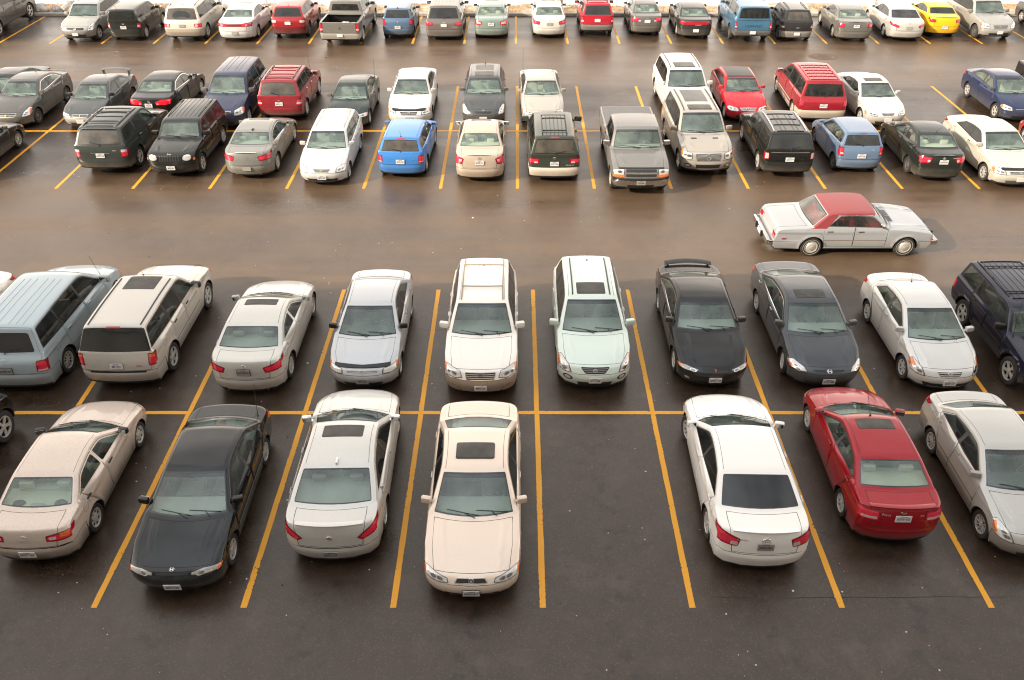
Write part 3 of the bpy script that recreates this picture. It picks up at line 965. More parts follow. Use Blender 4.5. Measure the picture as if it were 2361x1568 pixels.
    # rear limit
    if style == 'sedan':
        cpw = o.get('cp', .16)
        e8, e9 = E[11], E[-1]
        dl = clip_half(dl, (e9[0] - cpw - .02, e9[1]), (e8[0] - cpw + .03, e8[1]))
        x_end = e9[0] - cpw
    elif style == 'truck':
        x_end = d['xr'] - .12
        dl = clip_half(dl, (x_end, 0), (x_end - .02, 3))
    else:
        x_end = o.get('xend', L - .42)
        lean = o.get('lean', .12)
        dl = clip_half(dl, (x_end, belt(x_end)), (x_end - lean, H))
    front_lim = o.get('dlo0', E[0][0] + .16)
    dl = clip_half(dl, (front_lim - .05, H), (front_lim, 0)) if True else dl
    tk = o.get('strim', 'trim')
    RS('body', tk, rnd(inset(dl, -.014), .05), 0, False)
    if tk == 'chrome': RS('body', 'trim', rnd(inset(dl, .006), .05), 0, False)
    pil = o.get('pillars')
    if pil is None:
        if style == 'sedan': pil = [d['xh'] + .50]
        elif style == 'truck': pil = [] if o.get('regcab') else [d['xh'] + .38]
        elif style == 'two': pil = [d['xh'] + .55, d['xh'] + 1.42]
        else: pil = [d['xh'] + .52, d['xh'] + 1.36]
    cuts = [(-9)] + list(pil) + [99]
    sgl = o.get('sglass', 'side'); sgr = o.get('sglass2', sgl)
    pw = o.get('pw', .04)
    def strip(poly, x0, x1):
        q = poly
        if x0 > -5: q = clip_half(q, (x0 + .02, H), (x0 - .01, 0.5))
        if x1 < 50: q = clip_half(q, (x1 - .01, 0.5), (x1 + .02, H))
        return q
    # doors first (below glass)
    nd = o.get('doors', 4)
    zs = gc + .11
    hull = inset(base_dlo, .026)
    top = [q for q in hull if q[1] > belt(q[0]) + .0]
    hull = [(E[0][0] - .25, zs), (E[-1][0] + .0, zs)] + [(E[-1][0], belt(E[-1][0]))] + [q for q in ensure_ccw(hull) if q[1] > belt(q[0]) + .02] + [(E[0][0] - .25, belt(E[0][0]) - .03)]
    # sort: hull is ccw from the rear round over the roof to the front
    xd0 = max(E[0][0] - .02, d['foh'] + sh.Ra + .07)
    xB = pil[0] if pil else x_end + .08
    xw = d['foh'] + d['wb']
    def doorpoly(x0, x1, last):
        q = clip_half(hull, (x0, 9), (x0, -9)); 
        if not last: return clip_half(q, (x1, -9), (x1, 9))
        q = clip_half(q, (x1, -9), (x1, 9))
        q = clip_half(q, (xw - sh.Ra - .06, zs), (xw - sh.Ra * .35, d['rw'] + sh.Ra + .10))
        return q
    if style == 'sedan':
        slope_end = x_end + .05
    else:
        slope_end = (pil[1] + .03) if len(pil) > 1 else x_end + .06
    dsets = [('front_door', xd0, xB)] if nd == 2 or style == 'truck' and o.get('regcab') else [('front_door', xd0, xB), ('rear_door', xB, slope_end)]
    for nm, x0, x1 in dsets:
        q = doorpoly(x0, x1, nm == 'rear_door')
        if style == 'sedan' and nm == 'rear_door':
            e8, e9 = E[11], E[-1]
            q = clip_half(q, (e9[0] - cpw + .05, e9[1]), (e8[0] - cpw + .10, e8[1]))
        if len(q) < 3: continue
        q = rnd(q, .05)
        RS('body', 'seam', q, 0, False)
        RS(nm, 'paint', inset(q, gap), 0, True)
        if o.get('clad'):
            qq = [v for v in clip_half(inset(q, gap), (L, o['clad'][0]), (0, o['clad'][0]))]
            if len(qq) > 2: RS(nm, 'clad', qq, 0, True)
        if o.get('mold'):
            z0, z1, mk = o['mold']
            qq = clip_half(clip_half(inset(q, gap + .01), (0, z0), (L, z0)), (L, z1), (0, z1))
            if len(qq) > 2: RS(nm, mk, qq, .008, True)
        qq = clip_half(inset(q, gap), (xa, belt(xa) + .0), (xz, belt(xz) + .0))
        if len(qq) > 2:
            RS(nm, tk, clip_poly(inset(dl, -.012), x0 + .004, x1 + (.004 if nm == 'front_door' else 9), H), 0, True)
            if tk == 'chrome': RS(nm, 'trim', clip_poly(inset(dl, .006), x0 + .004, x1 + (.004 if nm == 'front_door' else 9), H), 0, True)
    for i in range(len(cuts) - 1):
        x0 = cuts[i] + (pw if i else 0); x1 = cuts[i + 1] - (pw if i < len(cuts) - 2 else 0)
        q = strip(dl, x0, x1)
        if len(q) < 3: continue
        xs_ = [v[0] for v in q]
        if max(xs_) - min(xs_) < .06: continue
        q = rnd(inset(q, .012), o.get('wr', .05))
        RS('side_window#%d' % i, sgl if i == 0 else sgr, q, -.003, True)
    if style in ('sedan', 'two') and not o.get('nogutter'):
        RB('body', 'seam', [(6.04, .862), (7.95, .862), (7.95, .874), (6.04, .874)])
    if o.get('fuel', style != 'truck'):
        fx_ = min(xw + sh.Ra * .55, L - .75); fz_ = belt(fx_) - .20
        fq = rnd([(fx_ - .085, fz_ - .08), (fx_ + .085, fz_ - .08), (fx_ + .085, fz_ + .08), (fx_ - .085, fz_ + .08)], .04)
        if fz_ > d['rw'] + sh.Ra + .10:
            RS('body', 'seam', fq, 0, False); RS('fuel_door', 'paint', inset(ensure_ccw(fq), .007), 0, True)
    # ---- sunroof
    if o.get('sunroof'):
        k0, k1, t1 = o['sunroof']
        p = RB('body', 'seam', [(k0, -.3), (k0, t1), (k1, t1), (k1, -.3)], 0, False, .05)
        RBp('sunroof', 'roofg', inset(p, .010), .004 if not o.get('popup') else .02)
    # ---- head lamps
    hm_ = 'hazy' if o.get('hazy') else 'head'
    def circ(k, t, r_):
        a, b = sh.kt(k, t)
        return [(a + r_ * math.cos(q), b + r_ * math.sin(q) * .95) for q in [2 * math.pi * j / 16 for j in range(16)]]
    hd = HL[o.get('head', 'wedge')]
    hd = dict(hd); hd.update(o.get('headx', {}))
    if hd.get('p'):
        p = sh.polyB(hd['p'], .035)
        RBp('body', 'seam', inset(p, -.008)); RBp('headlight', 'lampedge', p, .003, True); RBp('headlight', hm_, inset(p, .016), .003, True)
    for ck in ('circ', 'circ2'):
        if hd.get(ck):
            RBp('headlight', 'chrome', circ(hd[ck][0], hd[ck][1], hd[ck][2] + .014), .0, True)
            RBp('headlight', hm_, circ(*hd[ck]), .004, True)
    if o.get('rf', True):
        for (k, t, r_) in (hd.get('rf') or []):
            RBp('headlight', 'chrome', circ(k, t, r_), .003, True)
            RBp('headlight', 'refl', circ(k, t, r_ * .72), .003, True)
    if hd.get('S') and hd.get('p'):
        ln, dz = hd['S']
        e0 = [np.interp(2.25, sh.ks, sh.T[:, j]) for j in (2, 3)]; e1 = [np.interp(3.2, sh.ks, sh.T[:, j]) for j in (2, 3)]
        RS('headlight', hm_, rnd([(float(e0[0]) - .3, float(e0[1])), (float(e0[0]) + ln * .5, float(e0[1]) + .02), (float(e0[0]) + ln, float(e1[1]) - .03 + dz), (float(e1[0]) - .3, float(e1[1]) + .05)], .03), .003)
        if hd.get('amb') and not o.get('noamb'):
            RS('headlight', 'amber', rnd([(float(e0[0]) - .3, float(e0[1]) + .02), (float(e0[0]) + ln * .4, float(e0[1]) + .03), (float(e0[0]) + ln * .8, float(e1[1]) - .04 + dz), (float(e1[0]) - .3, float(e1[1]) + .04)], .02), .003)
    if hd.get('amb') and not o.get('noamb'):
        p = sh.polyB(hd['amb'])
        RBp('headlight', 'amber', p, .003, True)
    # ---- grille and intakes
    for q in o.get('grille', [(2.15, 2.85, .45, 'mesh')]):
        k0, k1, t1, mk = q[:4]; t0 = q[4] if len(q) > 4 else t1
        if q[5:] != () and q[5]:
            p = sh.polyB([(k0, -.3), (k0, t0), (k1, t1), (k1, -.3)], .04)
            RBp('grille', q[5], inset(p, -.014), .006)
            RBp('grille', mk, inset(p, .004), -.004)
        else:
            p = sh.polyB([(k0, -.3), (k0, t0), (k1, t1), (k1, -.3)], .04)
            RBp('grille', mk, p, -.006)
    for (k0, k1, t1, mk) in o.get('intake', [(.25, .75, .6, 'mesh')]):
        p = sh.polyB([(k0, -.3), (k0, t1 * .9), (k1, t1), (k1, -.3)], .04)
        RBp('front_bumper', mk, p, -.006)
    for (k, t, r_) in o.get('fog', []):
        RBp('front_bumper', 'trim', circ(k, t, r_ + .03), -.002); RBp('front_bumper', 'head', circ(k, t, r_), .0)
    for (ch, part, mk, poly, off) in o.get('extra', []):
        if ch == 'B': RB(part, mk, poly, off, False, .02)
        else: RS(part, mk, poly, off, False)
    # ---- tail lamps
    td = dict(TL[o.get('tail', 'sedan' if style == 'sedan' else ('truck' if style == 'truck' else 'block'))]); td.update(o.get('tailx', {}))
    rm_ = o.get('rmat', 'red')
    p = sh.polyB(td['p'], .03)
    single = o.get('tail') == 'bar'
    RBp('body', 'seam', inset(p, -.008)); RBp('tail_light', rm_, p, .004, True)
    if rm_ == 'red' and not single: RBp('tail_light', 'redin', rnd(inset(sh.polyB(td['p']), .032), .02), .004, True)
    if td.get('amb') and not o.get('notamb'): RBp('tail_light', 'amber' if not o.get('tlw') else 'wlens', sh.polyB(td['amb'], .01), .004, True)
    if td.get('w') and not o.get('nowl'): RBp('tail_light', 'wlens', sh.polyB(td['w'], .02), .004, True)
    if td.get('S'):
        ln, z0, hh = td['S']
        zt = d['zd'] + z0
        xe_ = float(np.interp(10.8, sh.ks, sh.T[:, 2]))
        RS('tail_light', rm_, rnd([(xe_ - ln, zt - .035), (xe_ - ln * .5, zt - hh), (xe_ + .4, zt - hh), (xe_ + .4, zt)], .03), .004)
    if o.get('chmsl'):
        RB('tailgate' if rear_two else 'body', rm_, [(8.02, -.3), (8.02, .22), (8.09, .22), (8.09, -.3)], .004)
    # ---- build shell
    ch = sh.build(regs, h)
    def compose(nm, chunks):
        vs, ns, fs, mi, slots = [], [], [], [], []
        b = 0
        for V, Nn, F_, mk in chunks:
            if mk not in slots: slots.append(mk)
            vs.append(V); ns.append(Nn); fs.append(F_ + b); mi += [slots.index(mk)] * len(F_); b += len(V)
        V = np.concatenate(vs); Nn = np.concatenate(ns); F_ = np.concatenate(fs)
        me = mesh_from(nm, V, F_, True, mi, Nn)
        return link(nm, me, root, [MK[s_] for s_ in slots])
    objs = {}
    for (part, sd), chunks in ch.items():
        nm = part.split('#')[0]
        objs[(part, sd)] = compose(nm, chunks)
    body = objs[('body', 0)]
    # ---- arch lips, wheel wells, floor
    m = MB()
    for arc in sh.arcs:
        xw_ = arc[len(arc) // 2][0]
        for sd in (1, -1):
            a = [(sd * float(sh.Y(np.array([x]), np.array([z]))[0]), L / 2 - x, z) for x, z in arc]
            rows = []
            for off, sc in ((0, 1), (.06, .985), (.34, .985)):
                rows.append([(v[0] - sd * off, L / 2 - (xw_ + (x - xw_) * sc), d['rw'] + (z - d['rw']) * sc) for v, (x, z) in zip(a, arc)])
            n = len(arc)
            vs = [v for r in rows for v in r]
            fs = []
            for r_ in range(2):
                for i in range(n - 1):
                    f = (r_ * n + i, r_ * n + i + 1, (r_ + 1) * n + i + 1, (r_ + 1) * n + i)
                    fs.append(f if sd < 0 else f[::-1])
            fs.append(tuple(range(2 * n, 3 * n)))
            m.add(vs, fs, 0)
    wr = d['foh'] + sh.Ra + .02; w2 = d['foh'] + d['wb'] - sh.Ra - .02
    m.box((0, L / 2 - (wr + w2) / 2, gc + .06), (W - .11, w2 - wr, .10))
    m.box((0, L / 2 - (wr + .22) / 2, gc + .08), (W - .74, wr - .22, .10))
    m.box((0, L / 2 - (w2 + L - .22) / 2, gc + .08), (W - .74, L - .22 - w2, .10))
    m.build('underbody', [G['dark']], root)
    if style == 'truck' and o.get('bed'):
        m = MB(); xa_, xb_ = d['xb'] + .06, L - .10; zf_ = d['zd'] - .52; hb = hw - .14
        ya, yb = L / 2 - xa_, L / 2 - xb_
        m.add([(-hb, ya, zf_), (hb, ya, zf_), (hb, yb, zf_), (-hb, yb, zf_), (-hb, ya, d['zd'] - .005), (hb, ya, d['zd'] - .005), (hb, yb, d['zd'] - .005), (-hb, yb, d['zd'] - .005)], [(0, 1, 2, 3), (0, 4, 5, 1), (2, 6, 7, 3), (1, 5, 6, 2), (3, 7, 4, 0)])
        m.build('bed_liner', [G['black']], root)
    # ---- wheels
    ws = o.get('wheel', 'five')
    tm, rm = wheel_meshes(d['rw'], o.get('ww', .205), ws)
    for xw_ in sh.wx:
        for sd in (1, -1):
            y = float(sh.Y(np.array([xw_]), np.array([d['rw'] + sh.Ra]))[0]) - .035 - o.get('ww', .205) * .5 + o.get('track', .0)
            w = bpy.data.objects.new('wheel', None); COL.objects.link(w); w.parent = root
            w.location = (sd * y, L / 2 - xw_, d['rw']); w.empty_display_size = .1
            st = o.get('steer', 0) if xw_ < L / 2 else 0
            w.rotation_euler = (random.random() * 3 if True else 0, 0, (0 if sd > 0 else math.pi) + rad(st))
            a = link('tyre', tm, w); b = link('rim', rm, w)
    # ---- cabin
    im = o.get('int', 'mid')
    zseat = gc + .16 + (.14 if style in ('suv', 'van', 'truck') else 0) + (.03 if style == 'two' else 0)
    hs = (H - zseat - .10) / .90
    sm, hm2 = seat_meshes(im, .50)
    xs_front = d['xh'] + .30
    rows = [(xs_front, 'f')]
    if style != 'truck' or not o.get('regcab'):
        rows.append((min(xs_front + .88, d['xr'] - .34) if style in ('sedan', 'truck') else xs_front + .86, 'r'))
    if style == 'van': rows.append((xs_front + 1.66, 'r'))
    for xs_, kind in rows:
        if kind == 'f':
            places = [(-.36, sm, hm2), (.36, sm, hm2)]
        else:
            bm2 = seat_meshes(im, min(1.30, W - .50)); places = [(0, *bm2)]
        for x, a_, b_ in places:
            so = link('seat', a_, root, loc=(x * W / 1.8, L / 2 - xs_ + .0, zseat)); so.scale = (1, 1, min(1.05, hs) * (1 if kind == 'f' else .90))
            for hx in ((0,) if kind == 'f' else (-.37, .37)): link('headrest', b_, so, loc=(hx, 0, 0))
    m = MB()
    zc = d['zc']
    c5 = sh.pt(5.0, 0)[0]
    dash_f = L / 2 - d['xc'] - .06; dash_r = L / 2 - d['xh'] - .10
    dash_r = max(dash_r, dash_f - (.62 if style in ('sedan', 'truck', 'suv') else .80))
    if dash_f - dash_r < .5: dash_r = dash_f - .52
    wdash = 2 * float(sh.Y(np.array([d['xc'] + .5]), np.array([zc - .02]))[0]) - .10
    yv = [(dash_f - .02, zc - .12), (dash_f - .10, zc - .055), ((dash_f + dash_r) / 2, zc - .035), (dash_r + .04, zc - .045), (dash_r, zc - .10), (dash_r + .04, zc - .34), (dash_f - .02, zc - .36)]
    vs = []; n = 9
    for j in range(n):
        u = j / (n - 1) * 2 - 1
        sl = (1 - .06 * u * u)
        back = -.24 * u * u
        for (yy, zz) in yv:
            t = (yy - dash_r) / max(dash_f - dash_r, .01)
            vs.append((u * wdash / 2, yy + back * t, zz))
    q = len(yv); fs = []
    for j in range(n - 1):
        for i in range(q):
            fs.append((j * q + i, j * q + (i + 1) % q, (j + 1) * q + (i + 1) % q, (j + 1) * q + i))
    m.add(vs, fs)
    dm = {'beige': 'beige' if o.get('bdash') else 'mid', 'redint': 'redint'}.get(im, o.get('dash', 'grey'))
    me = smooth_by_angle(m.mesh('dashboard'), .9)
    link('dashboard', me, root, [G[dm]])
    link('steering_wheel', wheel_mesh_steering(), root, loc=(-.36 * W / 1.8, dash_r - .10, zc - .09)).rotation_euler = (rad(-24), 0, 0)
    if style == 'sedan':
        m = MB()
        x0, x1 = d['xr'] + .02, d['xb'] - .04
        zz = d['zd'] - .04
        yy = float(sh.Y(np.array([x1 - .2]), np.array([zz]))[0]) - .08
        m.box((0, L / 2 - (x0 + x1) / 2, zz - .015), (2 * yy, x1 - x0, .03), 0, .01)
        m.build('parcel_shelf', [G[im if im != 'redint' else 'redint']], root)
        m = MB(); m.box((0, L / 2 - x0 + .02, (zz + gc) / 2 + .1), (2 * yy, .06, zz - gc - .25)); m.build('rear_bulkhead', [G['grey']], root)
    p_, n_ = sh.pt(5.80, 0)
    m = MB(); m.box((0, 0, 0), (.25, .03, .075), 0, .015); m.tube([(0, .02, .02), (0, .05, .08)], .012, 5)
    m.build('rear_view_mirror', [G['black']], root, loc=(p_.x, p_.y - .09, p_.z - .09))
    # ---- mirrors
    mmat = pm if o.get('mir', 'paint') == 'paint' else G[o['mir']]
    xm = o.get('xm', E[0][0] + .17); zm = belt(xm) + .075
    ms = o.get('msize', 1.0 if style in ('sedan', 'two') else 1.2)
    for sd in (1, -1):
        y0 = float(sh.Y(np.array([xm]), np.array([zm - .05]))[0])
        m = MB()
        m.box((sd * .115 * ms, 0, 0), (.20 * ms, .105 * ms, .135 * ms), 0, .035 * ms, Matrix.Rotation(sd * -.22, 3, 'Z'))
        m.tube([(sd * -.02, -.01, -.05 * ms), (sd * .05 * ms, 0, -.03 * ms)], [.035, .03], 6, 0, .7)
        me = smooth_by_angle(m.mesh('mirror'), 1.0)
        mo = link('mirror', me, root, [mmat], (sd * y0, L / 2 - xm, zm))
        m = MB(); m.box((sd * .115 * ms, 0, 0), (.165 * ms, .008, .10 * ms), 0, .003, Matrix.Rotation(sd * -.22, 3, 'Z'))
        m.build('mirror_glass', [G['mirror']], mo, loc=(sd * -.012 * ms, -.052 * ms, 0))
    # ---- handles
    for nm, x0, x1 in dsets:
        for sd in (1, -1):
            par = objs.get((nm, sd))
            if par is None: continue
            xh_ = x1 - .17 if nm == 'front_door' else min(x1 - .17, xw - .02)
            zh = belt(xh_) - .105
            p_, n_ = sh.sp(xh_, zh, sd)
            m = MB()
            hm3 = o.get('handle', 'paint')
            m.box((0, 0, .014), (.035, .17, .022), 0, .009)
            ho = m.build('handle', [MK[hm3]], par)
            fr = frame_on(p_, n_, Vector((0, 1, 0)))
            ho.matrix_local = fr
    # ---- wipers
    m = MB()
    for (ta, tb_) in (((-.78, -.06)), ((-.12, .62))):
        pts = []
        for j in range(7):
            u = j / 6
            p_, n_ = sh.pt(5.075 + .10 * math.sin(u * 1.4) * (1 if ta < -.5 else .75), (ta + (tb_ - ta) * u))
            pts.append(p_ + n_ * .018)
        m.tube(pts, .008, 5)
        p0, n0 = sh.pt(5.02, (ta + .08) if ta > -.5 else ta + .25)
        m.tube([p0 + n0 * .02, pts[3] + Vector((0, 0, .008))], .008, 5)
    m.build('wiper', [G['black']], root)
    if o.get('rwiper'):
        m = MB()
        pts = []
        for j in range(5):
            p_, n_ = sh.pt(8.90 - .10 * j / 4, .04 + .42 * j / 4 * o['rwiper']); pts.append(p_ + n_ * .02)
        p_, n_ = sh.pt(9.05, .02)
        m.tube([p_ + n_ * .015] + pts, .011, 5)
        m.build('rear_wiper', [G['black']], root)
    # ---- roof furniture
    if o.get('rails'):
        k0, k1, t1, lift, mk = o['rails']
        for sd in (1, -1):
            m = MB(); pts = []
            n = 11
            for j in range(n):
                p_, n_ = sh.pt(k0 + (k1 - k0) * j / (n - 1), sd * t1)
                pts.append(p_ + Vector((0, 0, lift * (min(1, 4 * min(j, n - 1 - j) / (n - 1)) ) + .008)))
            m.tube(pts, .018, 6)
            for j in (1, n // 2, n - 2):
                p_, n_ = sh.pt(k0 + (k1 - k0) * j / (n - 1), sd * t1)
                m.tube([p_ - Vector((0, 0, .01)), pts[j]], .016, 5)
            me = smooth_by_angle(m.mesh('roof_rail'), .8); link('roof_rail', me, root, [MK[mk]])
        for kb_ in o.get('cross', []):
            m = MB(); pts = []
            for j in range(9):
                p_, n_ = sh.pt(kb_, t1 * (-1 + 2 * j / 8))
                pts.append(Vector((p_.x, p_.y, p_.z)))
            zt = max(pts[0].z, pts[-1].z) + lift + .012
            zmax = max(v.z for v in pts) + .03
            m.tube([Vector((v.x, v.y, max(zt, zmax))) for v in pts], .016, 6)
            for e in (0, 8): m.tube([pts[e], Vector((pts[e].x, pts[e].y, max(zt, zmax)))], .02, 6)
            me = smooth_by_angle(m.mesh('crossbar'), .8); link('crossbar', me, root, [MK[o.get('crossm', 'black')]])
    if o.get('ribs'):
        k0, k1, ts, mk = o['ribs']
        m = MB()
        for t in ts:
            for sd in ((1, -1) if t else (1,)):
                pts = []
                for j in range(9):
                    p_, n_ = sh.pt(k0 + (k1 - k0) * j / 8, sd * t); pts.append(p_ + n_ * .004)
                m.tube(pts, .012, 6, 0, .8)
        me = smooth_by_angle(m.mesh('roof_rib'), .9); link('roof_rib', me, root, [MK[mk]])
    if o.get('slats'):
        k0, k1, n, t1, mk = o['slats']
        m = MB()
        for i in range(n):
            kk = k0 + (k1 - k0) * i / (n - 1)
            m.tube([sh.pt(kk, t1 * (-1 + 2 * j / 6))[0] + Vector((0, 0, .012)) for j in range(7)], .014, 5)
        me = smooth_by_angle(m.mesh('roof_slats'), .9); link('roof_slats', me, root, [MK[mk]])
    if o.get('ant'):
        k, t, ln, lean_ = o['ant']
        p_, n_ = sh.pt(k, t)
        m = MB(); m.tube([p_, p_ + n_ * .03], [.03, .012], 6); m.tube([p_ + n_ * .02, p_ + Vector((0, -math.sin(lean_), math.cos(lean_))) * ln], [.007, .004], 5)
        m.build('antenna', [G['black']], root)
    if o.get('fin'):
        p_, n_ = sh.pt(7.92, 0)
        m = MB(); m.box((0, 0, .02), (.05, .15, .05), 0, .018); m.build('antenna_fin', [MK[o['fin']]], root, loc=p_)
    if o.get('spoiler'):
        k, t1, hgt, mk = o['spoiler']
        m = MB(); pts = []
        for j in range(11):
            u = -1 + 2 * j / 10
            p_, n_ = sh.pt(k, t1 * u); pts.append(Vector((p_.x, p_.y - .02 * (1 - u * u), sh.pt(k, 0)[0].z + hgt - .03 * u * u)))
        vs = []
        for p_ in pts:
            th = .018 if hgt > .05 else .008
            vs += [p_ + Vector((0, .11 if hgt > .05 else .07, -.006)), p_ + Vector((0, .03, th)), p_ + Vector((0, -.10 if hgt > .05 else -.05, th)), p_ + Vector((0, -.09 if hgt > .05 else -.05, -.010))]
        fs = [(i * 4 + a, i * 4 + (a + 1) % 4, (i + 1) * 4 + (a + 1) % 4, (i + 1) * 4 + a) for i in range(10) for a in range(4)] + [(0, 3, 2, 1), (40, 41, 42, 43)]
        m.add(vs, fs)
        if hgt > .05:
            for u in (-.86, .86):
                p_, n_ = sh.pt(k, t1 * u)
                m.box(((p_.x), p_.y, p_.z + hgt * .4), (.05, .16, hgt), 0, .012)
        me = smooth_by_angle(m.mesh('spoiler'), .6); link('spoiler', me, root, [MK[mk]])
    # ---- plates, emblems
    def stick(nm, me_or_mb, mat_, p_, n_, off, parent=root, tilt=0):
        if isinstance(me_or_mb, MB): ob = me_or_mb.build(nm, [mat_] if mat_ else [], parent)
        else: ob = link(nm, me_or_mb, parent, [mat_] if (mat_ and not me_or_mb.materials) else [])
        fr = frame_on(p_ + n_ * off, n_)
        ob.matrix_local = fr
        return ob
    for key, kdef, tdef in (('fplate', 1.15, 0), ('rplate', 11.3 if style != 'truck' else 12.9, 0)):
        v = o.get(key)
        if not v: continue
        txt, kpos, pmat = v[0], v[1] or kdef, v[2]
        p_, n_ = sh.pt(kpos, 0)
        n_ = Vector((0, n_.y, n_.z * .4)).normalized()
        m = MB(); m.box((0, 0, 0), (.305, .152, .014), 0, .004)
        if len(v) > 3:      # plate frame
            m2 = MB(); m2.box((0, 0, 0), (.33, .175, .010), 0, .004)
            pf = stick('plate_frame', m2, MK[v[3]], p_, n_, .016)
        pl = stick('licence_plate', m, G[pmat], p_, n_, .024)
        if txt:
            tm_ = text_mesh(txt, .088)
            to = link('plate_number', tm_, pl, [G['ink']] if not tm_.materials else []); to.location = (0, -.006, .0085); to.scale = (.66, 1.0, 1)
            m = MB(); m.box((0, .060, .0075), (.13, .014, .002))
            m.build('plate_caption', [G['ink']], pl)
    for key in ('femb', 'remb'):
        v = o.get(key)
        if not v: continue
        kind, kpos, sc = v[:3]
        p_, n_ = sh.pt(kpos, 0)
        eo = stick('emblem', emblem_mesh(kind), None, p_, n_, .008); eo.scale = (sc, sc, sc)
        if len(v) > 3 and v[3] not in (None,):
            eo.material_slots[0].link = 'OBJECT'; eo.material_slots[0].material = MK[v[3]]
    for v in o.get('badge', []):      # lettering on the tail: (text, k, t, size, material)
        txt, kpos, t_, sz, mk = v
        p_, n_ = sh.pt(kpos, t_)
        stick('badge_lettering', text_mesh(txt, sz).copy(), G[mk] if mk in G else MK[mk], p_, n_, .006)
    for v in o.get('pipe', []):
        t_, = v
        p_, n_ = sh.pt(14, t_)
        m = MB(); m.tube([(p_.x, p_.y + .14, p_.z + .05), (p_.x, p_.y + .0, p_.z + .045)], .034, 10)
        m.build('exhaust_pipe', [G['chrome']], root)
    CARS.append((root, sh, d, o, MK))
    return root, sh, MK

def clip_poly(p, x0, x1, H):
    q = clip_half(ensure_ccw(p), (x0, H + 1), (x0, -1))
    q = clip_half(q, (x1, -1), (x1, H + 1))
    return q if len(q) > 2 else [(0, 0), (.001, 0), (.001, .001)]
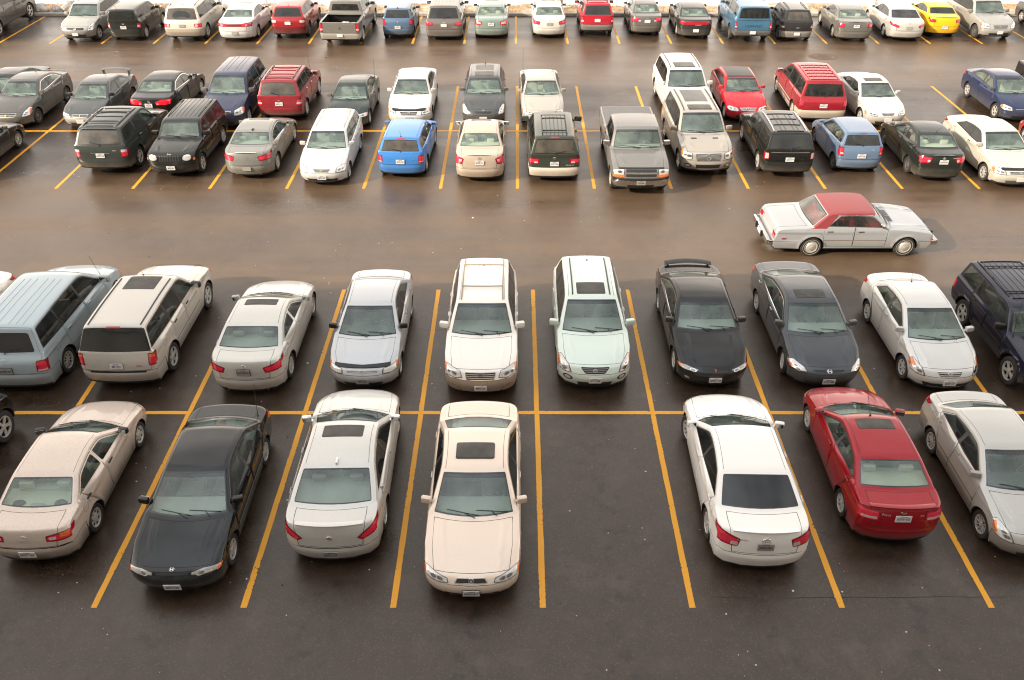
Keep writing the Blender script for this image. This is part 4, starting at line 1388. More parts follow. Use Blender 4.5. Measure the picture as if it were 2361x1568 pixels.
# ------------------------------------------------------------------ the place
def asphalt():
    m, nt, out = new_mat('asphalt'); L = nt.links
    tc = N(nt, 'ShaderNodeTexCoord')
    b = N(nt, 'ShaderNodeBsdfPrincipled')
    def noise(scale, detail=6, rough=.6, vec=None):
        n = N(nt, 'ShaderNodeTexNoise'); n.inputs['Scale'].default_value = scale; n.inputs['Detail'].default_value = detail; n.inputs['Roughness'].default_value = rough
        L.new(vec or tc.outputs['Object'], n.inputs['Vector']); return n
    mp = N(nt, 'ShaderNodeMapping'); mp.inputs['Scale'].default_value = (.07, .75, 1); L.new(tc.outputs['Object'], mp.inputs['Vector'])
    big = noise(.16, 5, .55); streak = noise(1.0, 6, .6, mp.outputs[0]); fine = noise(75, 3, .7); mid = noise(2.4, 8, .7)
    def mr(n, a, b_, c, d_):
        r = N(nt, 'ShaderNodeMapRange'); r.inputs['From Min'].default_value = a; r.inputs['From Max'].default_value = b_; r.inputs['To Min'].default_value = c; r.inputs['To Max'].default_value = d_
        L.new(n, r.inputs['Value']); return r.outputs[0]
    def mth(op, a, b_):
        q = N(nt, 'ShaderNodeMath', operation=op)
        for i, v in enumerate((a, b_)):
            if isinstance(v, (int, float)): q.inputs[i].default_value = v
            else: L.new(v, q.inputs[i])
        return q.outputs[0]
    # tone
    ramp = N(nt, 'ShaderNodeValToRGB')
    ramp.color_ramp.elements[0].color = (.0185, .0118, .0075, 1); ramp.color_ramp.elements[0].position = .30
    ramp.color_ramp.elements[1].color = (.056, .0345, .0210, 1); ramp.color_ramp.elements[1].position = .72
    t = mth('ADD', mth('MULTIPLY', mid.outputs['Fac'], .45), mth('ADD', mth('MULTIPLY', fine.outputs['Fac'], .30), mth('MULTIPLY', streak.outputs['Fac'], .25)))
    L.new(t, ramp.inputs[0])
    # pale aggregate and salt specks
    vo = N(nt, 'ShaderNodeTexVoronoi'); vo.inputs['Scale'].default_value = 60; L.new(tc.outputs['Object'], vo.inputs['Vector'])
    sp = N(nt, 'ShaderNodeSeparateColor'); L.new(vo.outputs['Color'], sp.inputs[0])
    g1 = N(nt, 'ShaderNodeMath', operation='GREATER_THAN'); g1.inputs[1].default_value = .93; L.new(sp.outputs[0], g1.inputs[0])
    mix = N(nt, 'ShaderNodeMix', data_type='RGBA'); L.new(mth('MULTIPLY', g1.outputs[0], .45), mix.inputs['Factor'])
    L.new(ramp.outputs[0], mix.inputs[6]); mix.inputs[7].default_value = (.11, .092, .076, 1)
    # dried salt bloom in soft patches
    bloom = noise(.55, 7, .68)
    mix2 = N(nt, 'ShaderNodeMix', data_type='RGBA'); L.new(mr(bloom.outputs['Fac'], .56, .80, 0, .42), mix2.inputs['Factor'])
    L.new(mix.outputs[2], mix2.inputs[6]); mix2.inputs[7].default_value = (.110, .078, .054, 1)
    # aisles beyond the stalls painted lighter brown: sunlit brightness put into the colour
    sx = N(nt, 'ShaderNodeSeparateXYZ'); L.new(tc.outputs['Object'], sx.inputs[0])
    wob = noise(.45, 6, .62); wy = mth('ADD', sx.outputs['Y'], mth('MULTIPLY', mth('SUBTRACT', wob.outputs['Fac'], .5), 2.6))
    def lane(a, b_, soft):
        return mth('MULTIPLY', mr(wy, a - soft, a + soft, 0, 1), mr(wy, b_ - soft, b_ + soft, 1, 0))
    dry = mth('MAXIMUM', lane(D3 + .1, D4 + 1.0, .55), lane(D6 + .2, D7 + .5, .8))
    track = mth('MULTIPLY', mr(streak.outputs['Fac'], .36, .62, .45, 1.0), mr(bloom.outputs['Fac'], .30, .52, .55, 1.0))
    aisle_sun_f = mth('MULTIPLY', mth('MULTIPLY', dry, track), .85)
    mix3 = N(nt, 'ShaderNodeMix', data_type='RGBA'); L.new(aisle_sun_f, mix3.inputs['Factor'])
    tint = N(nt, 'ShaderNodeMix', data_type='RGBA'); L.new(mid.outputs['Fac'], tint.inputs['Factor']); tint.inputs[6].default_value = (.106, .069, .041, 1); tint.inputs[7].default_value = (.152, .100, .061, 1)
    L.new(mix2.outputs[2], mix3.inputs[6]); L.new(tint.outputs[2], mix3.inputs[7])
    # oil and drip stains down the middle of each stall
    fx = mth('FRACT', mth('DIVIDE', mth('SUBTRACT', sx.outputs['X'], .485), 2.743), 0.0)
    cen = mr(mth('ABSOLUTE', mth('SUBTRACT', fx, .5), 0.0), .0, .26, 1, 0)
    spots = noise(3.2, 5, .6); blot = noise(1.1, 5, .65)
    oil = mth('MULTIPLY', mth('MULTIPLY', cen, mr(spots.outputs['Fac'], .50, .64, 0, 1)), mr(dry, 0, 1, .8, .0))
    mix4 = N(nt, 'ShaderNodeMix', data_type='RGBA'); L.new(oil, mix4.inputs['Factor']); L.new(mix3.outputs[2], mix4.inputs[6]); mix4.inputs[7].default_value = (.011, .008, .0065, 1)
    # grey scuffed patches
    mix5 = N(nt, 'ShaderNodeMix', data_type='RGBA'); L.new(mr(blot.outputs['Fac'], .52, .70, 0, .38), mix5.inputs['Factor']); L.new(mix4.outputs[2], mix5.inputs[6]); mix5.inputs[7].default_value = (.078, .060, .045, 1)
    L.new(mix5.outputs[2], b.inputs['Base Color'])
    # dampness
    wet = mth('ADD', mth('MULTIPLY', big.outputs['Fac'], .5), mth('MULTIPLY', streak.outputs['Fac'], .5))
    L.new(mth('ADD', mr(wet, .36, .64, .22, .46), mth('MULTIPLY', aisle_sun_f, .05)), b.inputs['Roughness'])
    b.inputs['Specular IOR Level'].default_value = 0.60
    bp = N(nt, 'ShaderNodeBump'); bp.inputs['Strength'].default_value = .22; bp.inputs['Distance'].default_value = .006
    L.new(fine.outputs['Fac'], bp.inputs['Height']); L.new(bp.outputs[0], b.inputs['Normal'])
    L.new(b.outputs[0], out.inputs[0])
    return m

def line_paint():
    m, nt, out = new_mat('yellow_line_paint'); L = nt.links
    tc = N(nt, 'ShaderNodeTexCoord')
    n1 = N(nt, 'ShaderNodeTexNoise'); n1.inputs['Scale'].default_value = 24; n1.inputs['Detail'].default_value = 7; n1.inputs['Roughness'].default_value = .75
    n2 = N(nt, 'ShaderNodeTexNoise'); n2.inputs['Scale'].default_value = 1.3; n2.inputs['Detail'].default_value = 4
    L.new(tc.outputs['Object'], n1.inputs['Vector']); L.new(tc.outputs['Object'], n2.inputs['Vector'])
    ad = N(nt, 'ShaderNodeMath', operation='ADD'); L.new(n1.outputs['Fac'], ad.inputs[0])
    mu = N(nt, 'ShaderNodeMath', operation='MULTIPLY'); mu.inputs[1].default_value = .5; L.new(n2.outputs['Fac'], mu.inputs[0]); L.new(mu.outputs[0], ad.inputs[1])
    r = N(nt, 'ShaderNodeMapRange'); r.inputs['From Min'].default_value = .82; r.inputs['From Max'].default_value = 1.02; L.new(ad.outputs[0], r.inputs['Value'])
    mix = N(nt, 'ShaderNodeMix', data_type='RGBA'); L.new(r.outputs[0], mix.inputs['Factor'])
    mix.inputs[6].default_value = (.72, .325, .016, 1); mix.inputs[7].default_value = (.34, .16, .022, 1)
    b = N(nt, 'ShaderNodeBsdfPrincipled'); L.new(mix.outputs[2], b.inputs['Base Color']); b.inputs['Roughness'].default_value = .55
    # chips and ragged edges where the tarmac shows through
    sx = N(nt, 'ShaderNodeSeparateXYZ'); L.new(tc.outputs['Object'], sx.inputs[0])
    ab = N(nt, 'ShaderNodeMath', operation='ABSOLUTE'); L.new(sx.outputs['X'], ab.inputs[0])
    ed = N(nt, 'ShaderNodeMapRange'); ed.inputs['From Min'].default_value = .034; ed.inputs['From Max'].default_value = .060; ed.inputs['To Min'].default_value = .0; ed.inputs['To Max'].default_value = .12; L.new(ab.outputs[0], ed.inputs['Value'])
    oi = N(nt, 'ShaderNodeObjectInfo'); n4 = N(nt, 'ShaderNodeTexNoise', noise_dimensions='4D'); n4.inputs['Scale'].default_value = 13; n4.inputs['Detail'].default_value = 6; n4.inputs['Roughness'].default_value = .7
    mw = N(nt, 'ShaderNodeMath', operation='MULTIPLY'); mw.inputs[1].default_value = 50; L.new(oi.outputs['Random'], mw.inputs[0]); L.new(mw.outputs[0], n4.inputs['W']); L.new(tc.outputs['Object'], n4.inputs['Vector'])
    n5 = N(nt, 'ShaderNodeTexNoise', noise_dimensions='4D'); n5.inputs['Scale'].default_value = .9; n5.inputs['Detail'].default_value = 3; L.new(mw.outputs[0], n5.inputs['W']); L.new(tc.outputs['Object'], n5.inputs['Vector'])
    sm = N(nt, 'ShaderNodeMath', operation='ADD'); L.new(n4.outputs['Fac'], sm.inputs[0]); L.new(ed.outputs[0], sm.inputs[1])
    s2 = N(nt, 'ShaderNodeMath', operation='MULTIPLY_ADD'); L.new(n5.outputs['Fac'], s2.inputs[0]); s2.inputs[1].default_value = .45; L.new(sm.outputs[0], s2.inputs[2])
    ch = N(nt, 'ShaderNodeMapRange'); ch.inputs['From Min'].default_value = .88; ch.inputs['From Max'].default_value = .94; L.new(s2.outputs[0], ch.inputs['Value'])
    tr = N(nt, 'ShaderNodeBsdfTransparent'); ms = N(nt, 'ShaderNodeMixShader'); L.new(ch.outputs[0], ms.inputs[0]); L.new(b.outputs[0], ms.inputs[1]); L.new(tr.outputs[0], ms.inputs[2])
    L.new(ms.outputs[0], out.inputs[0]); return m

def noisy(name, c0, c1, scale, rough=.8, bump=.4, bd=.03, detail=8):
    m, nt, out = new_mat(name); L = nt.links
    tc = N(nt, 'ShaderNodeTexCoord'); n1 = N(nt, 'ShaderNodeTexNoise'); n1.inputs['Scale'].default_value = scale; n1.inputs['Detail'].default_value = detail; n1.inputs['Roughness'].default_value = .65
    L.new(tc.outputs['Object'], n1.inputs['Vector'])
    ra = N(nt, 'ShaderNodeValToRGB'); ra.color_ramp.elements[0].color = (*c0, 1); ra.color_ramp.elements[0].position = .35; ra.color_ramp.elements[1].color = (*c1, 1); ra.color_ramp.elements[1].position = .65
    L.new(n1.outputs['Fac'], ra.inputs[0])
    b = N(nt, 'ShaderNodeBsdfPrincipled'); L.new(ra.outputs[0], b.inputs['Base Color']); b.inputs['Roughness'].default_value = rough
    bp = N(nt, 'ShaderNodeBump'); bp.inputs['Strength'].default_value = bump; bp.inputs['Distance'].default_value = bd
    L.new(n1.outputs['Fac'], bp.inputs['Height']); L.new(bp.outputs[0], b.inputs['Normal'])
    L.new(b.outputs[0], out.inputs[0]); return m

def brick(name, c0, c1, mortar):
    m, nt, out = new_mat(name); L = nt.links
    tc = N(nt, 'ShaderNodeTexCoord'); mp = N(nt, 'ShaderNodeMapping'); mp.inputs['Rotation'].default_value = (rad(90), 0, 0); L.new(tc.outputs['Object'], mp.inputs['Vector'])
    br = N(nt, 'ShaderNodeTexBrick'); br.inputs['Scale'].default_value = 1.0; br.inputs['Brick Width'].default_value = .22; br.inputs['Row Height'].default_value = .075; br.inputs['Mortar Size'].default_value = .008
    br.inputs['Color1'].default_value = (*c0, 1); br.inputs['Color2'].default_value = (*c1, 1); br.inputs['Mortar'].default_value = (*mortar, 1)
    L.new(mp.outputs[0], br.inputs['Vector'])
    b = N(nt, 'ShaderNodeBsdfPrincipled'); L.new(br.outputs[0], b.inputs['Base Color']); b.inputs['Roughness'].default_value = .85
    L.new(b.outputs[0], out.inputs[0]); return m

def tag(o, label=None, cat=None, group=None, kind=None):
    for k, v in (('label', label), ('category', cat), ('group', group), ('kind', kind)):
        if v: o[k] = v
    return o

def sheet(name, x0, x1, y0, y1, z, mat, nx=1, ny=1, zf=None):
    vs = [(x0 + (x1 - x0) * i / nx, y0 + (y1 - y0) * j / ny, 0) for j in range(ny + 1) for i in range(nx + 1)]
    if zf: vs = [(x, y, zf(x, y)) for x, y, _ in vs]
    fs = [(j * (nx + 1) + i, j * (nx + 1) + i + 1, (j + 1) * (nx + 1) + i + 1, (j + 1) * (nx + 1) + i) for j in range(ny) for i in range(nx)]
    return link(name, mesh_from(name, vs, fs, True), None, [mat], (0, 0, z))

D1, D2, D3 = 9.60, 15.09, 20.57
D4, D5, D6 = 27.34, 32.80, 38.31
D7, D8 = 45.08, 50.55

def build_place():
    rng = random.Random(3)
    from mathutils import noise as mn
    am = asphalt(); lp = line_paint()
    snowm = noisy('snow', (.74, .72, .70), (.86, .85, .84), 1.2, .7, .5, .08)
    tag(sheet('ground', -500, 500, -400, 700, -.05, snowm), kind='structure')
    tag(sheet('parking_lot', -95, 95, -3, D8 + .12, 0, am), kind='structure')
    def line(name, x0, x1, y0, y1):
        # subdivided so that the edge can wander; local Y runs along the line
        along_x = x1 - x0 > y1 - y0
        ln, hw_ = (x1 - x0, (y1 - y0) / 2) if along_x else (y1 - y0, (x1 - x0) / 2)
        n = max(2, int(ln / .3)); vs = []; fs = []
        for i in range(n + 1):
            u = -ln / 2 + ln * i / n
            vs += [(-hw_ + rng.uniform(-.005, .005), u, 0), (hw_ + rng.uniform(-.005, .005), u, 0)]
        fs = [(2 * i, 2 * i + 1, 2 * i + 3, 2 * i + 2) for i in range(n)]
        o = link(name, mesh_from(name, vs, fs, False), None, [lp], ((x0 + x1) / 2, (y0 + y1) / 2, .004)); tag(o, kind='structure', group='yellow stall lines')
        if along_x: o.rotation_euler = (0, 0, math.pi / 2)
        return o
    w = .058
    for k in range(-7, 7):
        x = .485 + WST * k
        line('stall_line', x - w, x + w, D1, D2 - w - .001); line('stall_line', x - w, x + w, D2 + w + .001, D3)
    line('cross_line', -22, 22, D2 - w, D2 + w)
    for k in range(-11, 11):
        x = .04 + WST * k
        line('stall_line', x - w, x + w, D4, D5 - w - .001); line('stall_line', x - w, x + w, D5 + w + .001, D6)
    line('cross_line', -33, 33, D5 - w, D5 + w)
    for k in range(-12, 13):
        x = -.02 + WST * k
        line('stall_line', x - w, x + w, D7, D8 - .05)
    # kerb, verge, snow
    km = noisy('kerb_concrete', (.30, .275, .245), (.42, .39, .345), 5, .85, .3, .01)
    m = MB()
    prof = [(D8 + .10, -.04), (D8 + .10, .11), (D8 + .13, .15), (D8 + .29, .155), (D8 + .31, .12), (D8 + .31, -.04)]
    n = 64; vs = [(-95 + 190 * i / n, y + rng.uniform(-.006, .006), z) for i in range(n + 1) for y, z in prof]
    q = len(prof)
    m.add(vs, [(i * q + a, (i + 1) * q + a, (i + 1) * q + a + 1, i * q + a + 1) for i in range(n) for a in range(q - 1)])
    tag(m.build('kerb', [km]), kind='structure')
    vm = noisy('dead_turf', (.26, .175, .10), (.55, .47, .38), 2.2, .9, .6, .05)
    def vz(x, y): return .10 + .16 * max(0, (y - D8 - .5)) / 3 + .06 * mn.noise(Vector((x * .9, y * .9, 0)))
    tag(sheet('verge', -95, 95, D8 + .31, D8 + 4.2, 0, vm, 380, 10, vz), kind='structure')
    def szf(x, y):
        e = D8 + 1.40 + .55 * mn.noise(Vector((x * .25, 3.1, 0))) + .25 * mn.noise(Vector((x * 1.1, 7.7, 0)))
        u = max(0, min(1, (y - e) / .8)); u = u * u * (3 - 2 * u)
        return -.2 + u * (.58 + .16 * mn.noise(Vector((x * .35, y * .35, 1)))) + max(0, y - D8 - 4) * .02
    tag(sheet('snow_bank', -95, 95, D8 + 1.2, D8 + 40, 0, snowm, 260, 60, szf), kind='structure')
    # dead grass along the kerb: nobody could count it
    gm = noisy('straw', (.36, .22, .10), (.60, .42, .22), 6, .9, 0, .01)
    m = MB()
    for i in range(26000):
        x = rng.uniform(-34, 34); y = D8 + .36 + rng.random() ** 1.3 * 1.7
        dens = mn.noise(Vector((x * .7, y * .7, 5)))
        if dens < -.10 + .12 * (x < -19): continue
        hgt = rng.uniform(.06, .17) * (1 + .9 * max(0, dens)); a = rng.uniform(0, 6.28); ln = rng.uniform(0, .7) * hgt
        z0 = vz(x, y); dx, dy = math.cos(a), math.sin(a)
        m.v += [(x - dy * .011, y + dx * .011, z0), (x + dy * .011, y - dx * .011, z0), (x + dx * ln, y + dy * ln, z0 + hgt)]
        b = len(m.v); m.f.append((b - 3, b - 2, b - 1)); m.m.append(0)
    tag(m.build('dry_grass', [gm]), kind='stuff')
    # bare shrubs in the verge
    bm_ = simple('bare_twig', (.24, .15, .09), .85)
    def shrub(x, y, hgt, n, label):
        m = MB(); z0 = vz(x, y) - .03
        for i in range(n):
            a = rng.uniform(0, 6.28); sp = rng.uniform(.15, .75); l = hgt * rng.uniform(.6, 1)
            p0 = Vector((rng.uniform(-.08, .08), rng.uniform(-.08, .08), 0)); d = Vector((math.cos(a) * sp, math.sin(a) * sp, 1)).normalized()
            p1 = p0 + d * l * .5; p2 = p1 + (d + Vector((rng.uniform(-.4, .4), rng.uniform(-.4, .4), .1))).normalized() * l * .5
            m.tube([p0, p1, p2], [.011, .007, .003], 4)
            for _ in range(4):
                q = p1.lerp(p2, rng.random()); dd = (d + Vector((rng.uniform(-.9, .9), rng.uniform(-.9, .9), rng.uniform(-.1, .5)))).normalized()
                m.tube([q, q + dd * l * rng.uniform(.12, .3)], [.005, .002], 3)
        o = m.build('bare_shrub', [bm_], None, True, (x, y, z0)); tag(o, label, 'shrub', 'leafless shrubs on the verge')
    for x, y, hgt, n, lb in ((-22.1, D8 + 1.3, 1.3, 16, 'leafless twiggy shrub between the boxy black wagon and the cream suv'), (-17.6, D8 + 1.5, 1.5, 18, 'leafless shrub behind the kerb between cream suv and pearl sedan'),
                       (-14.6, D8 + 1.0, .9, 14, 'low bare shrub in front of the silver-white sedan and the maroon crossover'), (1.1, D8 + 1.1, .95, 22, 'bushy straw-coloured shrub behind the kerb left of the tree trunk'),
                       (4.6, D8 + 1.0, .8, 16, 'small bare shrub beside the maroon-red suv near the tree trunk'), (12.6, D8 + 1.2, 1.1, 18, 'leafless shrub beyond the black sedan and the blue capped pickup'),
                       (21.3, D8 + 1.2, 1.0, 18, 'leafless shrub beyond the silver saloon and the yellow car')):
        shrub(x, y, hgt, n, lb)
    # rocks on the left of the verge
    rm_ = noisy('boulder_stone', (.30, .27, .24), (.52, .48, .44), 4, .9, .8, .04)
    for x, y, r, lb in ((-28.0, D8 + .75, .42, 'grey boulder on the verge nearest the dark pickup truck'), (-27.0, D8 + .85, .34, 'smaller pale boulder between two others on the verge'),
                    (-26.2, D8 + .95, .52, 'largest pale boulder on the verge beside the marker pole'), (-25.3, D8 + .7, .3, 'low boulder against the kerb by the silver crossover')):
        bm = bmesh.new(); bmesh.ops.create_icosphere(bm, subdivisions=3, radius=1)
        for v in bm.verts:
            c = v.co.copy(); f = 1 + .35 * mn.noise(c * 1.3 + Vector((x, y, 0))) + .12 * mn.noise(c * 3.5 + Vector((x, 0, 0)))
            v.co = Vector((c.x * r * f * 1.15, c.y * r * f, c.z * r * f * .72))
        me = bpy.data.meshes.new('boulder'); bm.to_mesh(me); bm.free()
        tag(link('boulder', me, None, [rm_], (x, y, vz(x, y) + r * .25)), lb, 'boulder', 'boulders on the verge')
    # red marker pole
    m = MB(); m.tube([(0, 0, -.1), (-.10, 0, .9), (-.24, 0, 2.1)], .028, 8)
    po = m.build('marker_pole', [simple('faded_red_pole', (.40, .05, .04), .6)], None, True, (-26.1, D8 + 1.25, vz(-26.1, D8 + 1.25)))
    tag(po, 'leaning thin red marker pole standing among the boulders', 'pole')
    m = MB(); m.tube([(-.185, 0, 1.62), (-.205, 0, 1.80)], .031, 8); m.build('reflective_band', [simple('pole_band', (.75, .7, .66), .4)], po)
    # tree at the verge
    bk = noisy('bark', (.24, .185, .14), (.42, .35, .28), 9, .95, .9, .03)
    troot = bpy.data.objects.new('tree', None); COL.objects.link(troot); tx, ty = 2.52 + .0, D8 + .95
    troot.location = (tx, ty, vz(tx, ty) - .05); tag(troot, 'pale-barked bare tree trunk on the verge behind the white saloon', 'tree')
    m = MB()
    m.tube([(0, 0, -.1), (.0, 0, .15), (.02, 0, .6), (.02, .02, 1.6), (.06, .03, 2.8), (.05, .05, 4.2), (.12, .0, 5.8), (.1, .05, 7.4)], [.30, .24, .20, .18, .155, .12, .075, .03], 14)
    for v in range(len(m.v)):
        p = Vector(m.v[v]); s_ = 1 + .10 * mn.noise(p * 4); m.v[v] = (p.x * s_, p.y * s_, p.z)
    m.build('trunk', [bk], troot, True)
    m = MB()
    def limb(p, d, l, r, dep):
        q = p + d * l * .5 + Vector((rng.uniform(-.1, .1), rng.uniform(-.1, .1), .08)) * l; e = q + (d + Vector((rng.uniform(-.2, .2), rng.uniform(-.2, .2), .25))).normalized() * l * .5
        m.tube([p, q, e], [r, r * .7, r * .4], 5)
        if dep:
            for _ in range(3):
                a = rng.uniform(.35, 1); s0 = p.lerp(e, a)
                limb(s0, (d + Vector((rng.uniform(-.9, .9), rng.uniform(-.9, .9), rng.uniform(-.1, .6)))).normalized(), l * .55, r * .45, dep - 1)
    for i in range(13):
        a = i * 2.4; z = 2.6 + i * .36
        limb(Vector((.06, .03, z)), Vector((math.cos(a), math.sin(a), .7)).normalized(), 2.3 - i * .1, .055 - i * .002, 2)
    m.build('crown', [bk], troot, True)
    # storm drain in the far aisle, set into a patched square
    dx, dy = unproject(1897, 131)
    m = MB(); pm_ = noisy('patch_asphalt', (.075, .052, .036), (.14, .10, .07), 3, .7, .5, .01)
    vs = [(math.cos(a) * (.75 + .12 * mn.noise(Vector((math.cos(a) * 2, math.sin(a) * 2, 0)))), math.sin(a) * (.55 + .1 * mn.noise(Vector((math.cos(a) * 2, math.sin(a) * 2, 4)))), 0) for a in [2 * math.pi * k / 28 for k in range(28)]]
    o = link('asphalt_patch', mesh_from('asphalt_patch', vs, [tuple(range(28))], False), None, [pm_], (dx, dy, .004)); tag(o, kind='structure')
    dr = bpy.data.objects.new('storm_drain', None); COL.objects.link(dr); dr.location = (dx, dy, .008); tag(dr, 'round iron storm drain in the far aisle of the lot', 'drain')
    m = MB(); n = 28
    for r0, r1, z0, z1 in ((.36, .30, .0, .006), (.30, .285, .006, -.0)):
        m.add([(r0 * math.cos(2 * math.pi * k / n), r0 * math.sin(2 * math.pi * k / n), z0) for k in range(n)] + [(r1 * math.cos(2 * math.pi * k / n), r1 * math.sin(2 * math.pi * k / n), z1) for k in range(n)], [(k, (k + 1) % n, (k + 1) % n + n, k + n) for k in range(n)])
    m.build('rim_ring', [simple('cast_iron', (.13, .095, .07), .7, .2)], dr)
    m = MB()
    for k in range(-5, 6):
        l = math.sqrt(max(.0, .285 ** 2 - (k * .05) ** 2)); m.box((k * .05, 0, .002), (.022, 2 * l, .006))
    m.build('grating', [simple('cast_iron', (.13, .095, .07), .7, .2)], dr)
    # cracks drawn as thin dark strips: long seam in front of the near row and short ones
    cm = simple('crack_dark', (.012, .010, .009), .6)
    def crack(x0, x1, y, wmax):
        n = int((x1 - x0) / .12); vs = []; fs = []
        for i in range(n + 1):
            x = x0 + (x1 - x0) * i / n; yy = y + .05 * mn.noise(Vector((x * .8, y, 0))) + .018 * mn.noise(Vector((x * 5, y, 0)))
            ww = wmax * max(.08, .5 + mn.noise(Vector((x * .9, y, 9)))); vs += [(x, yy - ww, 0), (x, yy + ww, 0)]
        fs = [(2 * i, 2 * i + 2, 2 * i + 3, 2 * i + 1) for i in range(n)]
        tag(link('pavement_crack', mesh_from('pavement_crack', vs, fs, False), None, [cm], (0, 0, .0035)), kind='structure')
    crack(3.6, 9.6, 9.83, .007); crack(-10, -6.8, 19.3, .006); crack(4.6, 6.1, 18.75, .014); crack(9.3, 10.4, 18.9, .012); crack(-3.0, 3.2, 18.5, .005)
    # litter and grit
    lm = simple('litter_white', (.55, .53, .50), .8); dk = simple('litter_brown', (.06, .04, .025), .9)
    m = MB()
    for i in range(900):
        y = rng.uniform(7.2, 50); x = rng.uniform(-1, 1) * (4 + y * .62)
        r = rng.choice((.008, .01, .012, .014, .018, .022)); k = rng.randint(4, 6)
        if rng.random() < .06: r *= 2.2
        z = .005; a0 = rng.uniform(0, 6)
        m.add([(x + r * rng.uniform(.6, 1.3) * math.cos(a0 + 6.283 * j / k), y + r * rng.uniform(.6, 1.3) * math.sin(a0 + 6.283 * j / k), z) for j in range(k)] + [(x, y, z + r * .5)], [(j, (j + 1) % k, k) for j in range(k)], 0 if rng.random() < .7 else 1)
    tag(m.build('litter', [lm, dk]), kind='stuff')
    # the building the view is taken from: its shadow covers the near stalls
    by, bh = -1.2, CAMH + 10.4
    br = bpy.data.objects.new('building', None); COL.objects.link(br); br.location = (0, by, 0)
    tag(br, 'long buff brick block with rows of windows that shades the near stalls', 'building')
    bmx = brick('buff_brick', (.40, .38, .35), (.46, .44, .41), (.46, .45, .43)); cc = noisy('sill_concrete', (.36, .34, .31), (.46, .44, .40), 4, .85, .2, .01)
    wg = simple('facade_glass', (.02, .025, .03), .06, 0, 1.0)
    m = MB(); m.box((-5, -9, bh / 2), (190, 18, bh)); m.build('wall', [bmx], br)
    m = MB(); m.box((-5, -9, bh + .11), (190.6, 18.6, .22)); m.build('parapet', [cc], br)
    for fl in range(6):
        z = 1.6 + fl * 3.75
        m = MB(); m.box((-5, .06, z - .14), (189, .12, .16)); m.build('string_course', [cc], br)
    m = MB()
    for fl in range(6):
        for i in range(-24, 23):
            m.box((i * 3.9, .0, 2.75 + fl * 3.75), (2.3, .05, 1.9))
    o = m.build('window', [wg], br); o['kind'] = 'stuff'
    m = MB()
    for fl in range(6):
        for i in range(-24, 23):
            z = 2.75 + fl * 3.75; x = i * 3.9
            m.box((x, .04, z), (.06, .05, 1.9)); m.box((x, .04, z + .98), (2.42, .06, .06)); m.box((x - 1.18, .04, z), (.06, .06, 1.9)); m.box((x + 1.18, .04, z), (.06, .06, 1.9))
    o = m.build('window_frame', [simple('white_frame', (.55, .54, .52), .5)], br); o['kind'] = 'stuff'

def light():
    w = bpy.data.worlds.new('World'); SC.world = w; w.use_nodes = True
    nt = w.node_tree; bg = nt.nodes['Background']
    sky = nt.nodes.new('ShaderNodeTexSky'); sky.sky_type = 'NISHITA'; sky.sun_disc = False
    sd = Vector((-1.5, -.80, .88)).normalized()
    sky.sun_elevation = math.asin(sd.z); sky.sun_rotation = math.atan2(sd.x, sd.y)
    sky.air_density = 1.0; sky.dust_density = 4.0; sky.ozone_density = 1.0
    # thin high cloud over the whole sky: pale veil mixed into the clear sky
    hs = nt.nodes.new('ShaderNodeHueSaturation'); hs.inputs['Saturation'].default_value = .35
    mix = nt.nodes.new('ShaderNodeMix'); mix.data_type = 'RGBA'
    tc = nt.nodes.new('ShaderNodeTexCoord'); no = nt.nodes.new('ShaderNodeTexNoise'); no.inputs['Scale'].default_value = 2.2; no.inputs['Detail'].default_value = 6
    mp = nt.nodes.new('ShaderNodeMapping'); mp.inputs['Scale'].default_value = (1, 1, 2.2)
    nt.links.new(tc.outputs['Generated'], mp.inputs[0]); nt.links.new(mp.outputs[0], no.inputs['Vector'])
    mr = nt.nodes.new('ShaderNodeMapRange'); mr.inputs['From Min'].default_value = .3; mr.inputs['From Max'].default_value = .7; mr.inputs['To Min'].default_value = .22; mr.inputs['To Max'].default_value = 1.0
    nt.links.new(no.outputs['Fac'], mr.inputs['Value']); nt.links.new(mr.outputs[0], mix.inputs['Factor'])
    nt.links.new(sky.outputs[0], hs.inputs['Color']); nt.links.new(hs.outputs[0], mix.inputs[6])
    # veil tint by height shaped to light tarmac and roofs: bright low, dimmer midway
    sx = nt.nodes.new('ShaderNodeSeparateXYZ'); nt.links.new(tc.outputs['Generated'], sx.inputs[0])
    ra = nt.nodes.new('ShaderNodeValToRGB'); e = ra.color_ramp.elements
    e[0].position = .0; e[0].color = (1.0, .85, .71, 1); e[1].position = 1.0; e[1].color = (.53, .555, .585, 1)
    for ps, cl in ((.34, (.86, .745, .63)), (.50, (.62, .56, .495)), (.66, (.445, .41, .37)), (.84, (.41, .395, .375))):
        q = e.new(ps); q.color = (*cl, 1)
    nt.links.new(sx.outputs['Z'], ra.inputs[0])
    sc = nt.nodes.new('ShaderNodeVectorMath'); sc.operation = 'SCALE'; sc.inputs['Scale'].default_value = 15.5
    nt.links.new(ra.outputs[0], sc.inputs[0]); nt.links.new(sc.outputs[0], mix.inputs[7])
    nt.links.new(mix.outputs[2], bg.inputs[0]); bg.inputs[1].default_value = .10
    su = bpy.data.lights.new('sun', 'SUN'); su.energy = 2.7; su.angle = rad(1.6); su.color = (1.0, .85, .66)
    so = bpy.data.objects.new('sun', su); COL.objects.link(so)
    so.rotation_euler = sd.to_track_quat('Z', 'Y').to_euler(); so.location = (-30, -10, 40)

